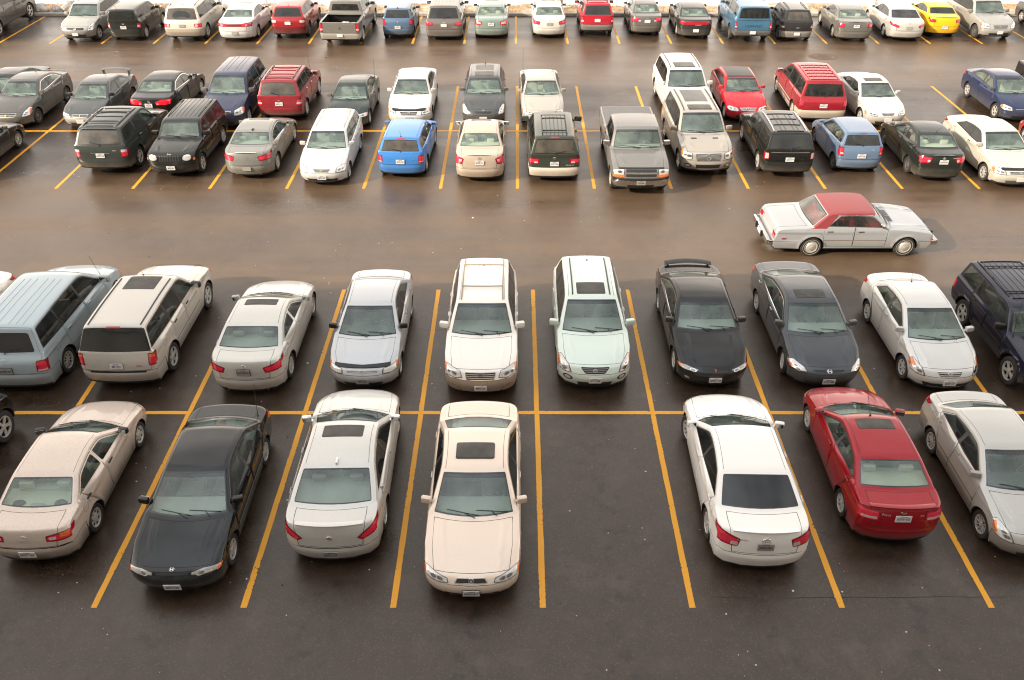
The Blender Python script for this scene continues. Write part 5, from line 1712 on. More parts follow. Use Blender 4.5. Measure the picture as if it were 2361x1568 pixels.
def camera():
    cam = bpy.data.cameras.new('camera'); co = bpy.data.objects.new('camera', cam); COL.objects.link(co)
    co.location = (0, 0, CAMH); co.rotation_euler = (math.pi / 2 - TH, 0, 0)
    cam.sensor_width = 36; cam.lens = 36 * FPX / 2360; cam.shift_x = -(VX - 1180) / 2360
    cam.clip_end = 2000; cam.clip_start = .3
    SC.camera = co
    SC.cycles.filter_width = 1.15
    SC.view_settings.view_transform = 'Standard'; SC.view_settings.look = 'None'; SC.view_settings.exposure = 1.38; SC.view_settings.gamma = 1

build_place(); light(); camera()
# ------------------------------------------------------------------ the cars
GR = 'cars parked in the lot'
def C(name, label, cat, *a, **k):
    return car(name, label, cat, *a, group=GR, **k)
def D(**k): return k
N1, N2, F1 = .062, .075, .10      # mesh spacing: near rows, middle rows, far row
WHITE = (.93, .92, .90, .0, .35)
# ---------- front row
_cs = C('parked_car', 'champagne sedan with speakers behind its rear glass, front row left', 'car', 'sedan', 78, 1293, 'A', (.825, .765, .715, .3, .35), D(L=4.42, W=1.70, H=1.385, wb=2.465, foh=.88, zd=.98, zc=.91, xh=1.95, xr=2.95, xb=3.62, xc=1.20, rw=.30),
  D(int='beige', tail='long', tailx=D(p=[(10.72, .50), (10.52, .75), (10.42, 1.03), (11.28, 1.03), (11.32, .75), (11.25, .50)], w=[(10.85, .56), (10.80, .72), (11.1, .72), (11.12, .57)], amb=[(10.55, .80), (10.45, .98), (10.95, .98), (10.95, .80)]), mir='black', wheel='cap', rplate=('BNDT·043', 12.9, 'plate'), remb=('ellipses', 10.75, .8), badge=[('COROLLA', 11.15, -.02, .075, 'rim')], pw=.03, strim='paint', handle='black', grime=1.2, cp=.07, extra=[('B', 'body', 'seam', [(11.95, -.3), (11.95, .98), (12.08, .98), (12.08, -.3)], 0)]), rot=.8, h=N1)
def speakers(r):
    root, sh, MK = r; d = sh.d
    for x in (-.40, .40):
        m = MB(); n = 20
        a = [(.125 * math.cos(2 * math.pi * k / n), .085 * math.sin(2 * math.pi * k / n)) for k in range(n)]
        m.add([(u, v, 0) for u, v in a] + [(u * .86, v * .86, .03) for u, v in a], [(k, (k + 1) % n, (k + 1) % n + n, k + n) for k in range(n)] + [tuple(range(n, 2 * n))])
        m.build('speaker', [G['black']], root, loc=(x, d['L'] / 2 - d['xb'] + .26, d['zd'] - .038))
    m = MB(); m.box((0, 0, .03), (.26, .12, .06), 0, .02); m.build('brake_lamp_housing', [G['mid']], root, loc=(0, d['L'] / 2 - d['xb'] + .16, d['zd'] - .038))
speakers(_cs)
C('parked_car', 'blue-black older sedan nose to the viewer with hazy slim headlamps, front row', 'car', 'sedan', 405, 1362, 'T', (.075, .09, .098, .2, .26), D(L=4.67, W=1.76, H=1.40, wb=2.715, foh=.95, zf=.67, zc=.92, zd=.98, xr=3.15, xb=3.82, xh=2.10, xc=1.24, en=.30),
  D(head='slim', hazy=1, headx=D(p=[(2.42, .42), (2.30, .66), (2.32, 1.03), (2.92, 1.03), (2.96, .66), (2.72, .42)]), grille=[(2.45, 2.78, .36, 'mesh')], femb=('letter_h', 2.98, .8), fplate=('BKFK·638', .95, 'plate'), mir='black', dash='mid', wheel='split', mold=(.50, .54, 'chrome'), intake=[(.35, .7, .45, 'mesh')], fog=[], grime=.35, handle='black', ant=(9.3, -.84, .75, .25), extra=[('B', 'front_bumper', 'seam', [(1.40, -.3), (1.40, 1.05), (1.48, 1.05), (1.48, -.3)], 0)]), rot=.8, h=N1)
C('parked_car', 'silver-white coupe-roofed sedan with triangular tail lamps and dark sunroof, front row', 'car', 'sedan', 768, 1292, 'A', (.81, .805, .785, .3, .33), D(L=4.83, W=1.857, H=1.48, wb=2.737, foh=.95, xr=3.20, xb=4.12, xh=2.15, xc=1.30, zd=1.08, zc=.98, lip=.02, tn=.34, en=.40, rw=.335, af=.10, ar=.10),
  D(tail='tri', sunroof=(6.22, 6.88, .62), fin='chrome', rplate=('BBFD·339', 13.0, 'plateg'), strim='chrome', wheel='ten', remb=('shield', 11.15, .95, 'chrome'), mir='chrome', int='mid', sglass='tint', cp=.22, spoiler=(9.98, .74, .02, 'paint'), grime=.55, extra=[('B', 'body', 'seam', [(11.98, -.3), (11.98, .72), (12.06, .72), (12.06, -.3)], 0)]), rot=1.1, h=N1)
C('parked_car', 'pale gold sedan with popped sunroof facing the viewer beside the empty front stall', 'car', 'sedan', 1087, 1377, 'T', (.905, .835, .77, .2, .32), D(L=4.897, W=1.80, H=1.42, wb=2.745, foh=1.0, xh=2.20, xr=3.22, xb=3.98, xc=1.37, zf=.68, zc=.94, zd=1.0, en=.36),
  D(int='mid', dash='mid', sunroof=(6.45, 7.25, .60), popup=1, head='wedge', headx=D(p=[(2.20, .48), (2.10, .70), (2.25, 1.03), (3.18, 1.03), (3.22, .92), (2.72, .50)]), grille=[(2.30, 2.78, .28, 'mesh', .34, 'chrome')], femb=('letter_a', 2.52, 1.0), fplate=('ARKM·817', 1.0, 'plate', 'black'), wheel='ten', intake=[(.3, .62, .62, 'seam')], sglass='tint', grime=.3), h=N1)
C('parked_car', 'bright white sedan with dark rear window and slanted red tail lamps, front row', 'car', 'sedan', 1752, 1310, 'A', WHITE, D(L=4.806, W=1.82, H=1.465, wb=2.776, foh=.98, xr=3.18, xb=3.98, zd=1.07, zc=.97, tn=.30, en=.38, rw=.33, lip=.03, gc=.16),
  D(tail='wedge', rglass='deep', sglass='tint', int='grey', rplate=('APKH·091', 11.25, 'plateg'), remb=('ellipses', 10.75, 1.2), wheel='seven', spoiler=(9.98, .72, .02, 'paint'), badge=[('CAMRY', 10.8, -.50, .06, 'rim')], grime=.15, steer=12), rot=-1.2, h=N1)
C('parked_car', 'dark red sedan with pale seats, sunroof and roof aerial, front row', 'car', 'sedan', 2062, 1247, 'A', (.60, .04, .11, .12, .28), D(L=4.44, W=1.70, H=1.43, wb=2.615, foh=.85, xr=3.02, xb=3.66, xh=1.98, xc=1.15, zd=1.05, zc=.96, rw=.30, bc=.12),
  D(int='beige', bdash=1, sunroof=(6.22, 6.82, .62), ant=(6.03, 0, .62, -.9), tail='long', tailx=D(p=[(10.40, .54), (10.25, 1.03), (11.4, 1.03), (11.4, .54)], amb=None, w=[(11.0, .60), (11.0, .95), (11.2, .95), (11.2, .60)]), nowl=0, rplate=('ATVV·973', 11.0, 'plate'), remb=('oval', 10.45, .7), badge=[('Focus', 10.75, -.40, .07, 'rim'), ('ZTS', 10.8, .46, .045, 'rim')], wheel='seven', strim='trim', spoiler=(9.98, .80, .03, 'paint'), mir='paint', grime=.2, sglass='side', cp=.14, extra=[('B', 'body', 'seam', [(12.7, -.3), (12.7, 1.05), (12.78, 1.05), (12.78, -.3)], 0)]), rot=-1.5, h=N1)
C('parked_car', 'silver sedan cut by the right edge of the front row, dark lower body', 'car', 'sedan', 2396, 1288, 'T', (.74, .735, .715, .35, .33), D(L=4.30, W=1.69, H=1.42, wb=2.43, foh=.86, xr=3.0, xb=3.68, xh=1.95, xc=1.15, zd=1.05, zc=.95, rw=.295, en=.38),
  D(head='tall', int='mid', wheel='ten', mold=(.50, .55, 'paint'), cp=.20, sglass='tint', grille=[(2.3, 2.8, .35, 'mesh')], fplate=(None, 1.0, 'plate'), tail='wedge', strim='trim', grime=.6, clad=(.44, (.56, .54, .51))), rot=-.2, h=N1)
C('parked_suv', 'black off-roader at the left edge of the front row with chunky bright wheel', 'suv', 'suv', 0, 0, 'A', (.075, .075, .08, .2, .3), D(L=4.5, W=1.85, H=1.75, wb=2.65, foh=.80, rw=.375, flare=.03), D(wheel='five', head='box', noamb=1, sglass='tint', clad=(.5, (.10, .10, .10)), mir='black'), pos=(-12.42, 12.72), h=N1)
# ---------- second row
C('parked_car', 'cream-white sedan at the left edge beyond the pale blue minivan', 'car', 'sedan', 0, 0, 'T', (.93, .91, .86, .0, .35), D(tn=.3), D(tail='wedge', int='beige'), pos=(-14.72, 17.75), h=N2)
C('parked_minivan', 'pale blue minivan with black side glass and ribbed roof, second row left', 'minivan', 'van', 32, 893, 'A', (.66, .715, .74, .2, .32), D(L=5.10, W=1.95, H=1.75, wb=3.07, foh=1.0, rw=.34),
  D(sglass='tint', sglass2='deep', rglass='deep', rwt=.80, rwk=8.22, tail='blockx', tailx=D(p=[(9.85, .79), (9.8, 1.03), (11.6, 1.03), (11.5, .76)]), rplate=('AKMK·107', 11.2, 'plateg', 'black'), remb=('oval', 9.6, .8), ribs=(6.35, 7.9, [.18, .42, .64], 'paint'), wheel='ten', rwiper=1, strim='trim', pillars=[2.60, 3.72], pw=.025, mir='paint', mold=(.50, .56, 'clad'), ant=(5.02, .88, .8, .3), grime=.6, msize=1.3,
    extra=[('B', 'rear_bumper', 'clad', [(12.05, -.3), (12.05, .9), (12.5, .9), (12.5, -.3)], 0)], xend=4.72, lean=.16, wheel_=0, handle='chrome'), h=N1)
C('parked_suv', 'silver-beige suv with all-black upper tailgate and black roof strips, second row', 'suv', 'suv', 283, 884, 'A', (.78, .76, .725, .3, .34), D(L=4.87, W=1.88, H=1.75, wb=2.87, foh=.93, xr=4.42, xb=4.74, zd=1.14, zc=1.12, rw=.37, gc=.27, flare=.025),
  D(rglass='deep', sglass='side', sglass2='tint', rwt=.985, rwk=8.06, tail='block', tailx=D(p=[(9.15, .86), (9.15, 1.03), (10.9, 1.03), (10.9, .84)], w=None, amb=[(9.25, .88), (9.25, 1.02), (9.7, 1.02), (9.7, .87)], S=(.17, .02, .30)), rplate=('889·TED', 10.85, 'plate', 'paint'), rails=(6.2, 7.95, .86, .0, 'black'), sunroof=(6.10, 6.70, .56), chmsl=1, wheel='five', mir='black', handle='black', ant=(6.02, -.2, .12, .2), mold=(.58, .63, 'paint'), badge=[('ENVOY', 10.95, -.62, .06, 'rim'), ('GMC', 10.95, .58, .06, 'red')], grime=.7, xend=4.60, lean=.22, pillars=[2.52, 3.36], strim='trim',
    extra=[('B', 'rear_bumper', 'black', [(12.06, -.3), (12.06, .74), (12.45, .74), (12.45, -.3)], .004), ('B', 'hood', 'black', [(2.98, -.3), (2.98, .74), (3.16, .74), (3.16, -.3)], .03)]), h=N1)
C('parked_car', 'white-silver sporty sedan with dark sunroof seen from behind beside the silver-beige suv', 'car', 'sedan', 572, 903, 'A', (.80, .795, .77, .35, .34), D(L=4.575, W=1.80, H=1.425, wb=2.73, foh=.87, xr=3.10, xb=3.84, xh=2.12, xc=1.30, zd=1.06, zc=.95, tn=.34, en=.40, rw=.33, ar=.10, lip=.01),
  D(sunroof=(6.18, 6.75, .62), tail='wedge', tailx=D(p=[(10.85, .54), (10.30, 1.03), (11.25, 1.03), (11.35, .60)], w=None), rplate=('NGOHANDS', 11.2, 'plateg', 'black'), remb=('letter_l', 10.65, 1), wheel='ten', int='mid', cp=.18, pipe=[(.58,), (-.58,)], badge=[('IS 350', 11.5, .45, .05, 'rim')], grime=.5, sglass='side', strim='paint'), h=N1)
C('parked_car', 'bluish silver sedan with black bonnet deflector facing the viewer, second row', 'car', 'sedan', 838, 892, 'T', (.76, .77, .78, .35, .33), D(L=4.44, W=1.715, H=1.44, wb=2.62, foh=.85, xr=3.0, xb=3.66, xh=1.98, xc=1.12, zd=1.03, zc=.97, zf=.70, rw=.30, en=.36),
  D(head='swept', headx=D(p=[(2.20, .58), (2.12, .80), (2.25, 1.03), (3.15, 1.03), (3.20, .92), (2.85, .60)]), grille=[(2.35, 2.72, .46, 'paint'), (2.40, 2.46, .44, 'trim'), (2.56, 2.62, .44, 'trim')], femb=('letter_h', 2.52, .95), fplate=('XPR·530', 1.15, 'plateg'), mir='black', wheel='cap', int='mid', hood=(3.02, .76), handle='paint', grime=.5, rf=False,
    extra=[('B', 'hood', 'black', [(2.98, -.3), (2.98, .70), (3.05, .80), (3.30, .80), (3.20, .0), (3.20, -.3)], .035)]), h=N1)
C('parked_suv', 'cream-white crossover with roof rails and two crossbars facing the viewer, second row', 'suv', 'two', 1108, 905, 'T', (.95, .93, .90, .0, .35), D(L=4.56, W=1.78, H=1.70, wb=2.615, foh=.93, zf=.84, zc=1.08, zd=1.10, xc=1.20, xh=1.96, xr=4.10, xb=4.42, gc=.24, rw=.345, en=.34, kb=.62, tan=.30),
  D(head='swept', headx=D(p=[(2.30, .50), (2.15, .72), (2.30, 1.03), (3.25, 1.03), (3.35, .92), (2.92, .56)]), grille=[(2.12, 2.86, .42, 'bars', .38, 'chrome')], femb=('oval', 2.55, .75, 'ink'), fplate=('BERS·658', .9, 'plate'), rails=(6.05, 7.9, .80, .05, 'clad'), cross=[6.55, 7.55], crossm='clad', ribs=(6.8, 7.9, [.22], 'paint'), fog=[(.55, .80, .07)], intake=[], wheel='seven', int='mid', dash='mid', sglass='tint', mir='paint', msize=1.15, grime=.15, ant=(7.6, 0, .14, .3),
    extra=[('B', 'front_bumper', 'clad', [(.0, .62), (.0, 1.05), (.95, 1.05), (.85, .66)], 0), ('B', 'front_bumper', 'plateg', [(.1, -.3), (.1, .58), (1.1, .52), (1.1, -.3)], 0)], clad=(.40, (.62, .56, .49))), h=N1)
C('parked_car', 'mint-green tall hatchback with oval black grille facing the viewer, second row', 'hatchback', 'two', 1370, 893, 'T', (.835, .885, .845, .15, .32), D(L=4.545, W=1.80, H=1.65, wb=2.70, foh=.93, zf=.78, zc=1.06, zd=1.06, xc=1.08, xh=1.96, xr=4.05, xb=4.38, rw=.335, en=.42, kb=.60, tan=.32),
  D(head='tall', headx=D(p=[(2.12, .66), (2.02, .80), (2.15, 1.03), (3.50, 1.03), (3.70, .92), (3.0, .72)], amb=[(2.9, .945), (2.2, 1.0), (3.4, 1.03), (3.62, .94)]), grille=[(2.22, 2.82, .38, 'gbars', .26, 'black')], femb=('oval', 2.52, .85), fplate=('BFXY·838', 1.15, 'plate'), fog=[(1.15, .76, .05)], intake=[(.2, .75, .50, 'mesh')], sunroof=(6.12, 6.65, .56), rails=(6.1, 7.85, .72, .012, 'black'), ribs=(6.75, 7.85, [.15, .40], 'paint'), wheel='six', int='beige', dash='mid', sglass='tint', ant=(7.72, .0, .22, .4), msize=1.15, grime=.15), h=N1)
C('parked_car', 'glossy black sedan with raised boot spoiler and twin-slot grille, second row', 'car', 'sedan', 1645, 888, 'T', (.085, .083, .082, .1, .28), D(L=4.73, W=1.79, H=1.40, wb=2.72, foh=.98, xh=2.15, xr=3.12, xb=3.86, xc=1.38, zf=.64, zc=.93, zd=1.02, en=.44, af=.11),
  D(head='slim', headx=D(p=[(2.55, .48), (2.25, .72), (2.28, 1.03), (2.95, 1.03), (3.05, .80), (2.75, .48)], amb=[(2.25, .90), (2.25, 1.03), (3.0, 1.03), (3.02, .92)]), hazy=1, grille=[(2.30, 2.80, .36, 'mesh')], femb=('arrow', 2.6, 1.2, 'red'), fplate=('AMDF·148', 1.05, 'plate'), spoiler=(9.9, .78, .085, 'paint'), wheel='five', int='mid', dash='mid', strim='chrome', grime=.25, intake=[(.3, .6, .55, 'mesh')], fog=[(.75, .78, .04)],
    extra=[('B', 'grille', 'paint', [(2.30, -.05), (2.30, .05), (2.80, .05), (2.80, -.05)], .0)]), h=N1)
C('parked_car', 'dark slate sedan with faint sunroof and large clear headlamps facing the viewer, second row', 'car', 'sedan', 1905, 890, 'T', (.265, .28, .295, .25, .3), D(L=4.815, W=1.817, H=1.445, wb=2.74, foh=.95, xh=2.08, xr=3.15, xb=3.95, xc=1.22, zf=.66, zc=.96, zd=1.06, en=.42, af=.10),
  D(head='tall', headx=D(p=[(2.35, .60), (2.20, .76), (2.25, 1.03), (3.30, 1.03), (3.48, .90), (3.0, .66)], amb=[(2.45, .93), (2.22, 1.0), (2.9, 1.03), (3.05, .95)]), grille=[(2.40, 2.78, .44, 'mesh', .36, 'paint')], femb=('letter_h', 2.62, 1.15), fplate=('AYTY·498', .95, 'plate', 'black'), sunroof=(6.15, 6.8, .58), wheel='seven', int='mid', dash='mid', strim='chrome', grime=.35, intake=[(.15, .7, .66, 'mesh')], handle='chrome', steer=-8), h=N1)
C('parked_car', 'silver-white small sedan with oval barred grille facing the viewer, second row right', 'car', 'sedan', 2180, 897, 'T', (.82, .82, .805, .3, .33), D(L=4.28, W=1.695, H=1.47, wb=2.50, foh=.83, xh=1.92, xr=2.95, xb=3.62, xc=1.02, zf=.70, zc=.98, zd=1.08, en=.42, rw=.305, af=.10),
  D(head='tall', headx=D(amb=[(3.05, .88), (2.9, 1.0), (3.5, 1.03), (3.7, .93)]), grille=[(2.20, 2.80, .36, 'bars', .28, 'chrome')], femb=('slant_h', 2.62, .9), fplate=('BLEZ·333', 1.2, 'plate'), wheel='six', int='beige', dash='mid', intake=[(.35, .9, .74, 'mesh')], grime=.3, sglass='side', ant=(7.9, 0, .22, .4), cp=.18), h=N1)
C('parked_suv', 'navy boxy off-roader with ribbed roof at the right edge of the second row', 'suv', 'suv', 2437, 893, 'T', (.12, .13, .19, .2, .3), D(L=4.24, W=1.76, H=1.64, wb=2.576, foh=.72, gc=.34, zf=.95, zc=1.06, zd=1.06, xc=1.22, xh=1.72, xr=4.00, xb=4.16, rw=.365, en=.14, tn=.08, flare=.045, af=.02, ar=.02, tan=.20, wc=.12, arch=.08, rd=.05),
  D(head='box', grille=[(2.2, 2.85, .5, 'slots')], rails=(6.4, 7.95, .80, .03, 'black'), cross=[6.55, 7.65], slats=(6.3, 7.9, 2, .74, 'paint'), ribs=(6.2, 7.95, [.0, .22, .44, .64], 'paint'), wheel='five', mir='black', clad=(.46, (.16, .165, .19)), mold=(.62, .66, 'black'), int='grey', sglass='side', strim='trim', handle='black', grime=.3, ant=(4.9, .84, .95, .2), pillars=[2.30, 3.15], xend=3.98, lean=.14), h=N1)
# ---------- the car driving down the aisle
G['tan'] = simple('tan_pinstripe', (.30, .17, .10), .5)
G['vinyl'] = noisy('red_vinyl', (.215, .036, .04), (.27, .05, .054), 60, .42, .2, .002)
def classic():
    root, sh, MK = car('driving_car', 'vintage white sedan with red vinyl roof and chrome bumpers driving across the aisle', 'car', 'sedan', 0, 0, 'R', (.61, .625, .64, .0, .35), D(L=5.02, W=1.87, H=1.42, wb=2.863, foh=.88, gc=.24, zf=.80, zc=.95, xc=1.37, xh=1.89, xr=3.35, xb=3.91, zd=.95, en=.10, tn=.10, hl=.06, rw=.325, af=.03, ar=.03, tan=.36, curv=.05, sh=.02, step=.02, wc=.15, bc=.13, hm=.72, hr=.02, tb=.10, flare=.02, arch=.05, rd=.05, red=.04, hdd=.03, kb=.50, ridge=.02,
      cp={0: {4: .12, 5: .3}, 1: {4: .12}, 2: {4: .12}, 3: {4: .10}, 11: {4: .12}, 12: {4: .12}, 13: {4: .12}, 14: {4: .12}, 10: {4: .12, 1: .93}}),
      D(head='box', noamb=1, grille=[(2.15, 2.85, .55, 'bars')], tail='bar', tailx=D(p=[(10.95, .58), (10.95, .97), (11.6, .97), (11.6, .58)], S=None, w=[(11.0, .58), (11.0, .66), (11.55, .66), (11.55, .58)]), int='redint', wheel='whitewall', ww=.20, strim='chrome', wtrim='chrome', mir='chrome', msize=.6, pillars=[2.51, 3.08], pw=.022, cp=.36, mold=(.573, .583, 'tan'), handle='chrome', grime=.25, sglass='side', band=False, asis=1,
        extra=[('B', 'vinyl_roof', 'vinyl', [(5.99, -.3), (5.99, 1.2), (8.06, 1.2), (8.06, -.3)], .004),
               ('B', 'vinyl_roof', 'vinyl', [(8.02, .915), (8.02, 1.2), (8.93, 1.2), (8.93, .93)], .004),
               ('S', 'vinyl_roof', 'vinyl', [(1.93, 1.335), (1.81, 1.6), (3.41, 1.6), (4.41, .95), (3.38, .95), (3.05, 1.335)], .004),
               ('S', 'side_marker', 'red', [(4.56, .60), (4.70, .60), (4.70, .64), (4.56, .64)], .006),
               ('S', 'corner_lamp', 'amber', [(.02, .56), (.16, .56), (.16, .76), (.02, .76)], .008)]), group=None, pos=(10.28, 23.42), h=N1)
    L = 5.02
    for nm, y, z, dy in (('chrome_bumper', L / 2 + .04, .47, 1), ('chrome_bumper', -L / 2 - .05, .47, -1)):
        m = MB()
        m.box((0, y, z), (1.76, .13, .17), 0, .03); 
        for sd in (-1, 1): m.box((sd * .865, y - dy * .13, z), (.06, .28, .15), 0, .025)
        ob = link(nm, smooth_by_angle(m.mesh(nm), .7), root, [G['chrome']])
        m = MB()
        for sd in (-1, 1): m.box((sd * .32, y + dy * .085, z + .02), (.06, .06, .20), 0, .015)
        m.build('overrider', [G['black']], ob)
    m = MB(); m.box((0, -L / 2 - .13, .46), (.30, .012, .15), 0, .004); m.build('licence_plate', [G['plate']], root)
    # cowl air grilles on the bonnet
    for t in (-.34, .10):
        m = MB()
        p, n = sh.pt(4.86, t + .12); m.box((0, 0, .002), (.36, .16, .006)); o = m.build('cowl_grille', [G['gbars']], root); o.matrix_local = frame_on(p, n, Vector((0, 1, 0)))
    # exhaust puff behind the tail
    sm, nt, out = new_mat('exhaust_smoke')
    for nd in list(nt.nodes):
        if nd != out: nt.nodes.remove(nd)
    tc = N(nt, 'ShaderNodeTexCoord'); no = N(nt, 'ShaderNodeTexNoise'); no.inputs['Scale'].default_value = 2.2; no.inputs['Detail'].default_value = 5
    gr = N(nt, 'ShaderNodeTexGradient', gradient_type='SPHERICAL'); nt.links.new(tc.outputs['Object'], gr.inputs[0]); nt.links.new(tc.outputs['Object'], no.inputs['Vector'])
    mu = N(nt, 'ShaderNodeMath', operation='MULTIPLY'); nt.links.new(gr.outputs['Fac'], mu.inputs[0])
    mr = N(nt, 'ShaderNodeMapRange'); mr.inputs['From Min'].default_value = .42; mr.inputs['From Max'].default_value = .72; mr.inputs['To Max'].default_value = 16; nt.links.new(no.outputs['Fac'], mr.inputs['Value'])
    nt.links.new(mr.outputs[0], mu.inputs[1])
    pv = N(nt, 'ShaderNodeVolumePrincipled'); pv.inputs['Color'].default_value = (.9, .88, .85, 1); pv.inputs['Anisotropy'].default_value = .1
    nt.links.new(mu.outputs[0], pv.inputs['Density']); nt.links.new(pv.outputs[0], out.inputs['Volume'])
    bm = bmesh.new(); bmesh.ops.create_icosphere(bm, subdivisions=3, radius=1); me = bpy.data.meshes.new('exhaust_smoke'); bm.to_mesh(me); bm.free()
    x, y = unproject(1785, 578); o = link('exhaust_smoke', me, None, [sm], (x, y, .17)); o.scale = (.46, .26, .16)
    tag(o, 'small white puff of exhaust behind the vintage sedan', 'smoke', None, 'stuff')
classic()
# ---------- third row
C('parked_car', 'near-black sedan with bright alloy wheel at the left edge of the third row', 'car', 'sedan', 0, 0, 'A', (0.16, 0.16, 0.155, 0.3, 0.35), None, D(wheel='ten', grime=.6), pos=(-20.35, 29.75), h=N2)
C('parked_suv', 'dark green suv with two roof crossbars seen from behind, third row left', 'suv', 'suv', 241, 389, 'A', (0.225, 0.25, 0.24, 0.3, 0.35), D(L=4.79, W=1.94, H=1.75, wb=2.70, foh=.98, xr=4.32, xb=4.66, rw=.365), D(rails=(6.3, 7.9, .80, .02, 'black'), cross=[6.75, 7.65], slats=(6.4, 7.9, 5, .66, 'paint'), rglass='dusty', sglass='side', sglass2='tint', tail='block', tailx=D(w=[(9.75, .80), (9.75, 1.03), (10.25, 1.03), (10.25, .80)]), rplate=('AHMX·226', 10.9, 'plate'), wheel='five', rwiper=-1, grime=.9, spoiler=(8.06, .82, .015, 'paint'), pipe=[(.5,), (-.45,)], handle='chrome', badge=[('MDX', 9.95, .55, .06, 'rim')],
  extra=[('B', 'tailgate', 'chrome', [(10.35, -.3), (10.35, .36), (10.55, .36), (10.55, -.3)], .006)]), h=N2)
C('parked_suv', 'black boxy suv with round headlamps and vertical grille slots, third row', 'suv', 'suv', 398, 398, 'T', (0.1, 0.108, 0.102, 0.15, 0.33), D(L=4.41, W=1.76, H=1.66, wb=2.635, foh=.86, zf=.98, zc=1.12, zd=1.10, xc=1.28, xh=1.80, xr=4.12, xb=4.32, gc=.28, rw=.35, en=.20, tn=.10, flare=.03, wc=.14, af=.03, hl=.10), D(head='round', rf=False, grille=[(2.18, 2.86, .46, 'slots')], fplate=('BKLJ·105', 1.0, 'plate'), badge=[('Jeep', 3.02, 0, .09, 'rim')], rails=(6.3, 7.9, .82, .03, 'black'), ribs=(6.3, 7.9, [.12, .36, .60], 'paint'), wheel='five', mir='black', sglass='tint', mold=(.62, .65, 'chrome'), grime=.5, int='mid'), h=N2)
C('parked_car', 'grey-beige sports sedan with dusty bumper and pink-red lamps, third row', 'car', 'sedan', 573, 405, 'A', (0.52, 0.52, 0.505, 0.3, 0.36), D(L=4.75, W=1.775, H=1.45, wb=2.85, foh=.85, xr=3.15, xb=3.88, tn=.36, zd=1.06, ar=.10, rw=.335), D(tail='wedge', tailx=D(p=[(10.75, .50), (10.25, 1.03), (11.25, 1.03), (11.35, .58)], w=None), rplate=(None, 12.75, 'plateg'), remb=('oval', 10.9, .8), wheel='split', grime=1.0, strim='chrome', sunroof=(6.1, 6.5, .6), pipe=[(.55,), (-.55,)], spoiler=(9.98, .5, .008, 'chrome'), fin='black', badge=[('G35', 11.1, .50, .05, 'rim')]), h=N2)
G['brass'] = simple('gold_emblem', (.62, .45, .13), .25, .8)
C('parked_car', 'white-silver station wagon with roof rails facing the viewer, third row', 'station wagon', 'two', 744, 421, 'T', (0.801, 0.801, 0.792, 0.2, 0.33), D(L=4.58, W=1.725, H=1.50, wb=2.60, foh=.90, xr=4.12, xb=4.45), D(head='swept', grille=[(2.25, 2.78, .36, 'gbars', .28, 'chrome')], femb=('bow', 2.5, .8, 'brass'), fplate=('BJMM·650', 1.1, 'plate'), rails=(6.2, 7.9, .80, .03, 'rim'), wheel='cap', int='mid', dash='mid', grime=.3, intake=[(.3, .75, .7, 'mesh')], noamb=1), h=N2)
C('parked_car', 'bright blue hatchback seen from behind, third row', 'hatchback', 'two', 925, 402, 'A', (0.25, 0.51, 0.8, 0.2, 0.33), D(L=4.35, W=1.735, H=1.47, wb=2.61, foh=.87, xr=3.86, xb=4.20, zd=1.02), D(rglass='dusty', tail='block', tailx=D(p=[(9.7, .80), (9.7, 1.03), (11.3, 1.03), (11.3, .78)], w=[(10.9, .80), (10.9, 1.0), (11.1, 1.0), (11.1, .80)]), rplate=('BDFR·708', 10.9, 'plate'), remb=('oval', 10.2, .7), chmsl=1, ant=(7.92, 0, .3, .5), rwiper=-1, wheel='ten', grime=.25, badge=[('LX', 10.4, .55, .05, 'rim')]), rot=-2.5, h=N2)
C('parked_car', 'beige-gold sedan with pale seats seen from behind, third row', 'car', 'sedan', 1106, 412, 'A', (0.747, 0.684, 0.621, 0.25, 0.34), D(L=4.805, W=1.795, H=1.49, wb=2.72, foh=.96, xr=3.16, xb=3.90, zd=1.09, zc=.99, tn=.30), D(int='beige', tail='wedge', tailx=D(p=[(10.75, .66), (10.15, 1.03), (11.45, 1.03), (11.45, .74)], w=[(10.85, .74), (10.8, .86), (11.15, .86), (11.15, .76)]), sunroof=(6.1, 6.5, .58), rplate=('BDMR·311', 11.2, 'plate'), remb=('ellipses', 10.65, .9), mir='chrome', wheel='seven', grime=.5, spoiler=(9.98, .5, .006, 'chrome')), h=N2)
C('parked_minivan', 'dark green minivan with cream lower body and roof rack, third row', 'minivan', 'van', 1277, 410, 'A', (0.235, 0.26, 0.235, 0.25, 0.36), D(L=4.93, W=1.865, H=1.71, wb=2.9, foh=1.0), D(clad=(.50, (.84, .80, .74)), rglass='dusty', sglass='tint', tail='wideb', notamb=1, rails=(6.5, 7.9, .62, .05, 'black'), cross=[6.55, 7.85], slats=(6.7, 7.6, 2, .6, 'black'), ribs=(6.5, 7.9, [.0, .2, .4], 'black'), rplate=('AFWT·496', 11.0, 'plate'), remb=('ellipses', 9.85, .9), badge=[('SIENNA LE', 11.4, .60, .06, 'rim')], chmsl=1, mir='black', msize=1.4, wheel='five', grime=.6, rwiper=1, rmat='red', tailx=D(amb=[(10.1, .64), (10.05, 1.0), (10.35, 1.0), (10.35, .64)])), h=N2)
G['tonneau'] = simple('grey_vinyl_cover', (.14, .138, .134), .6, bump=(8, .15))
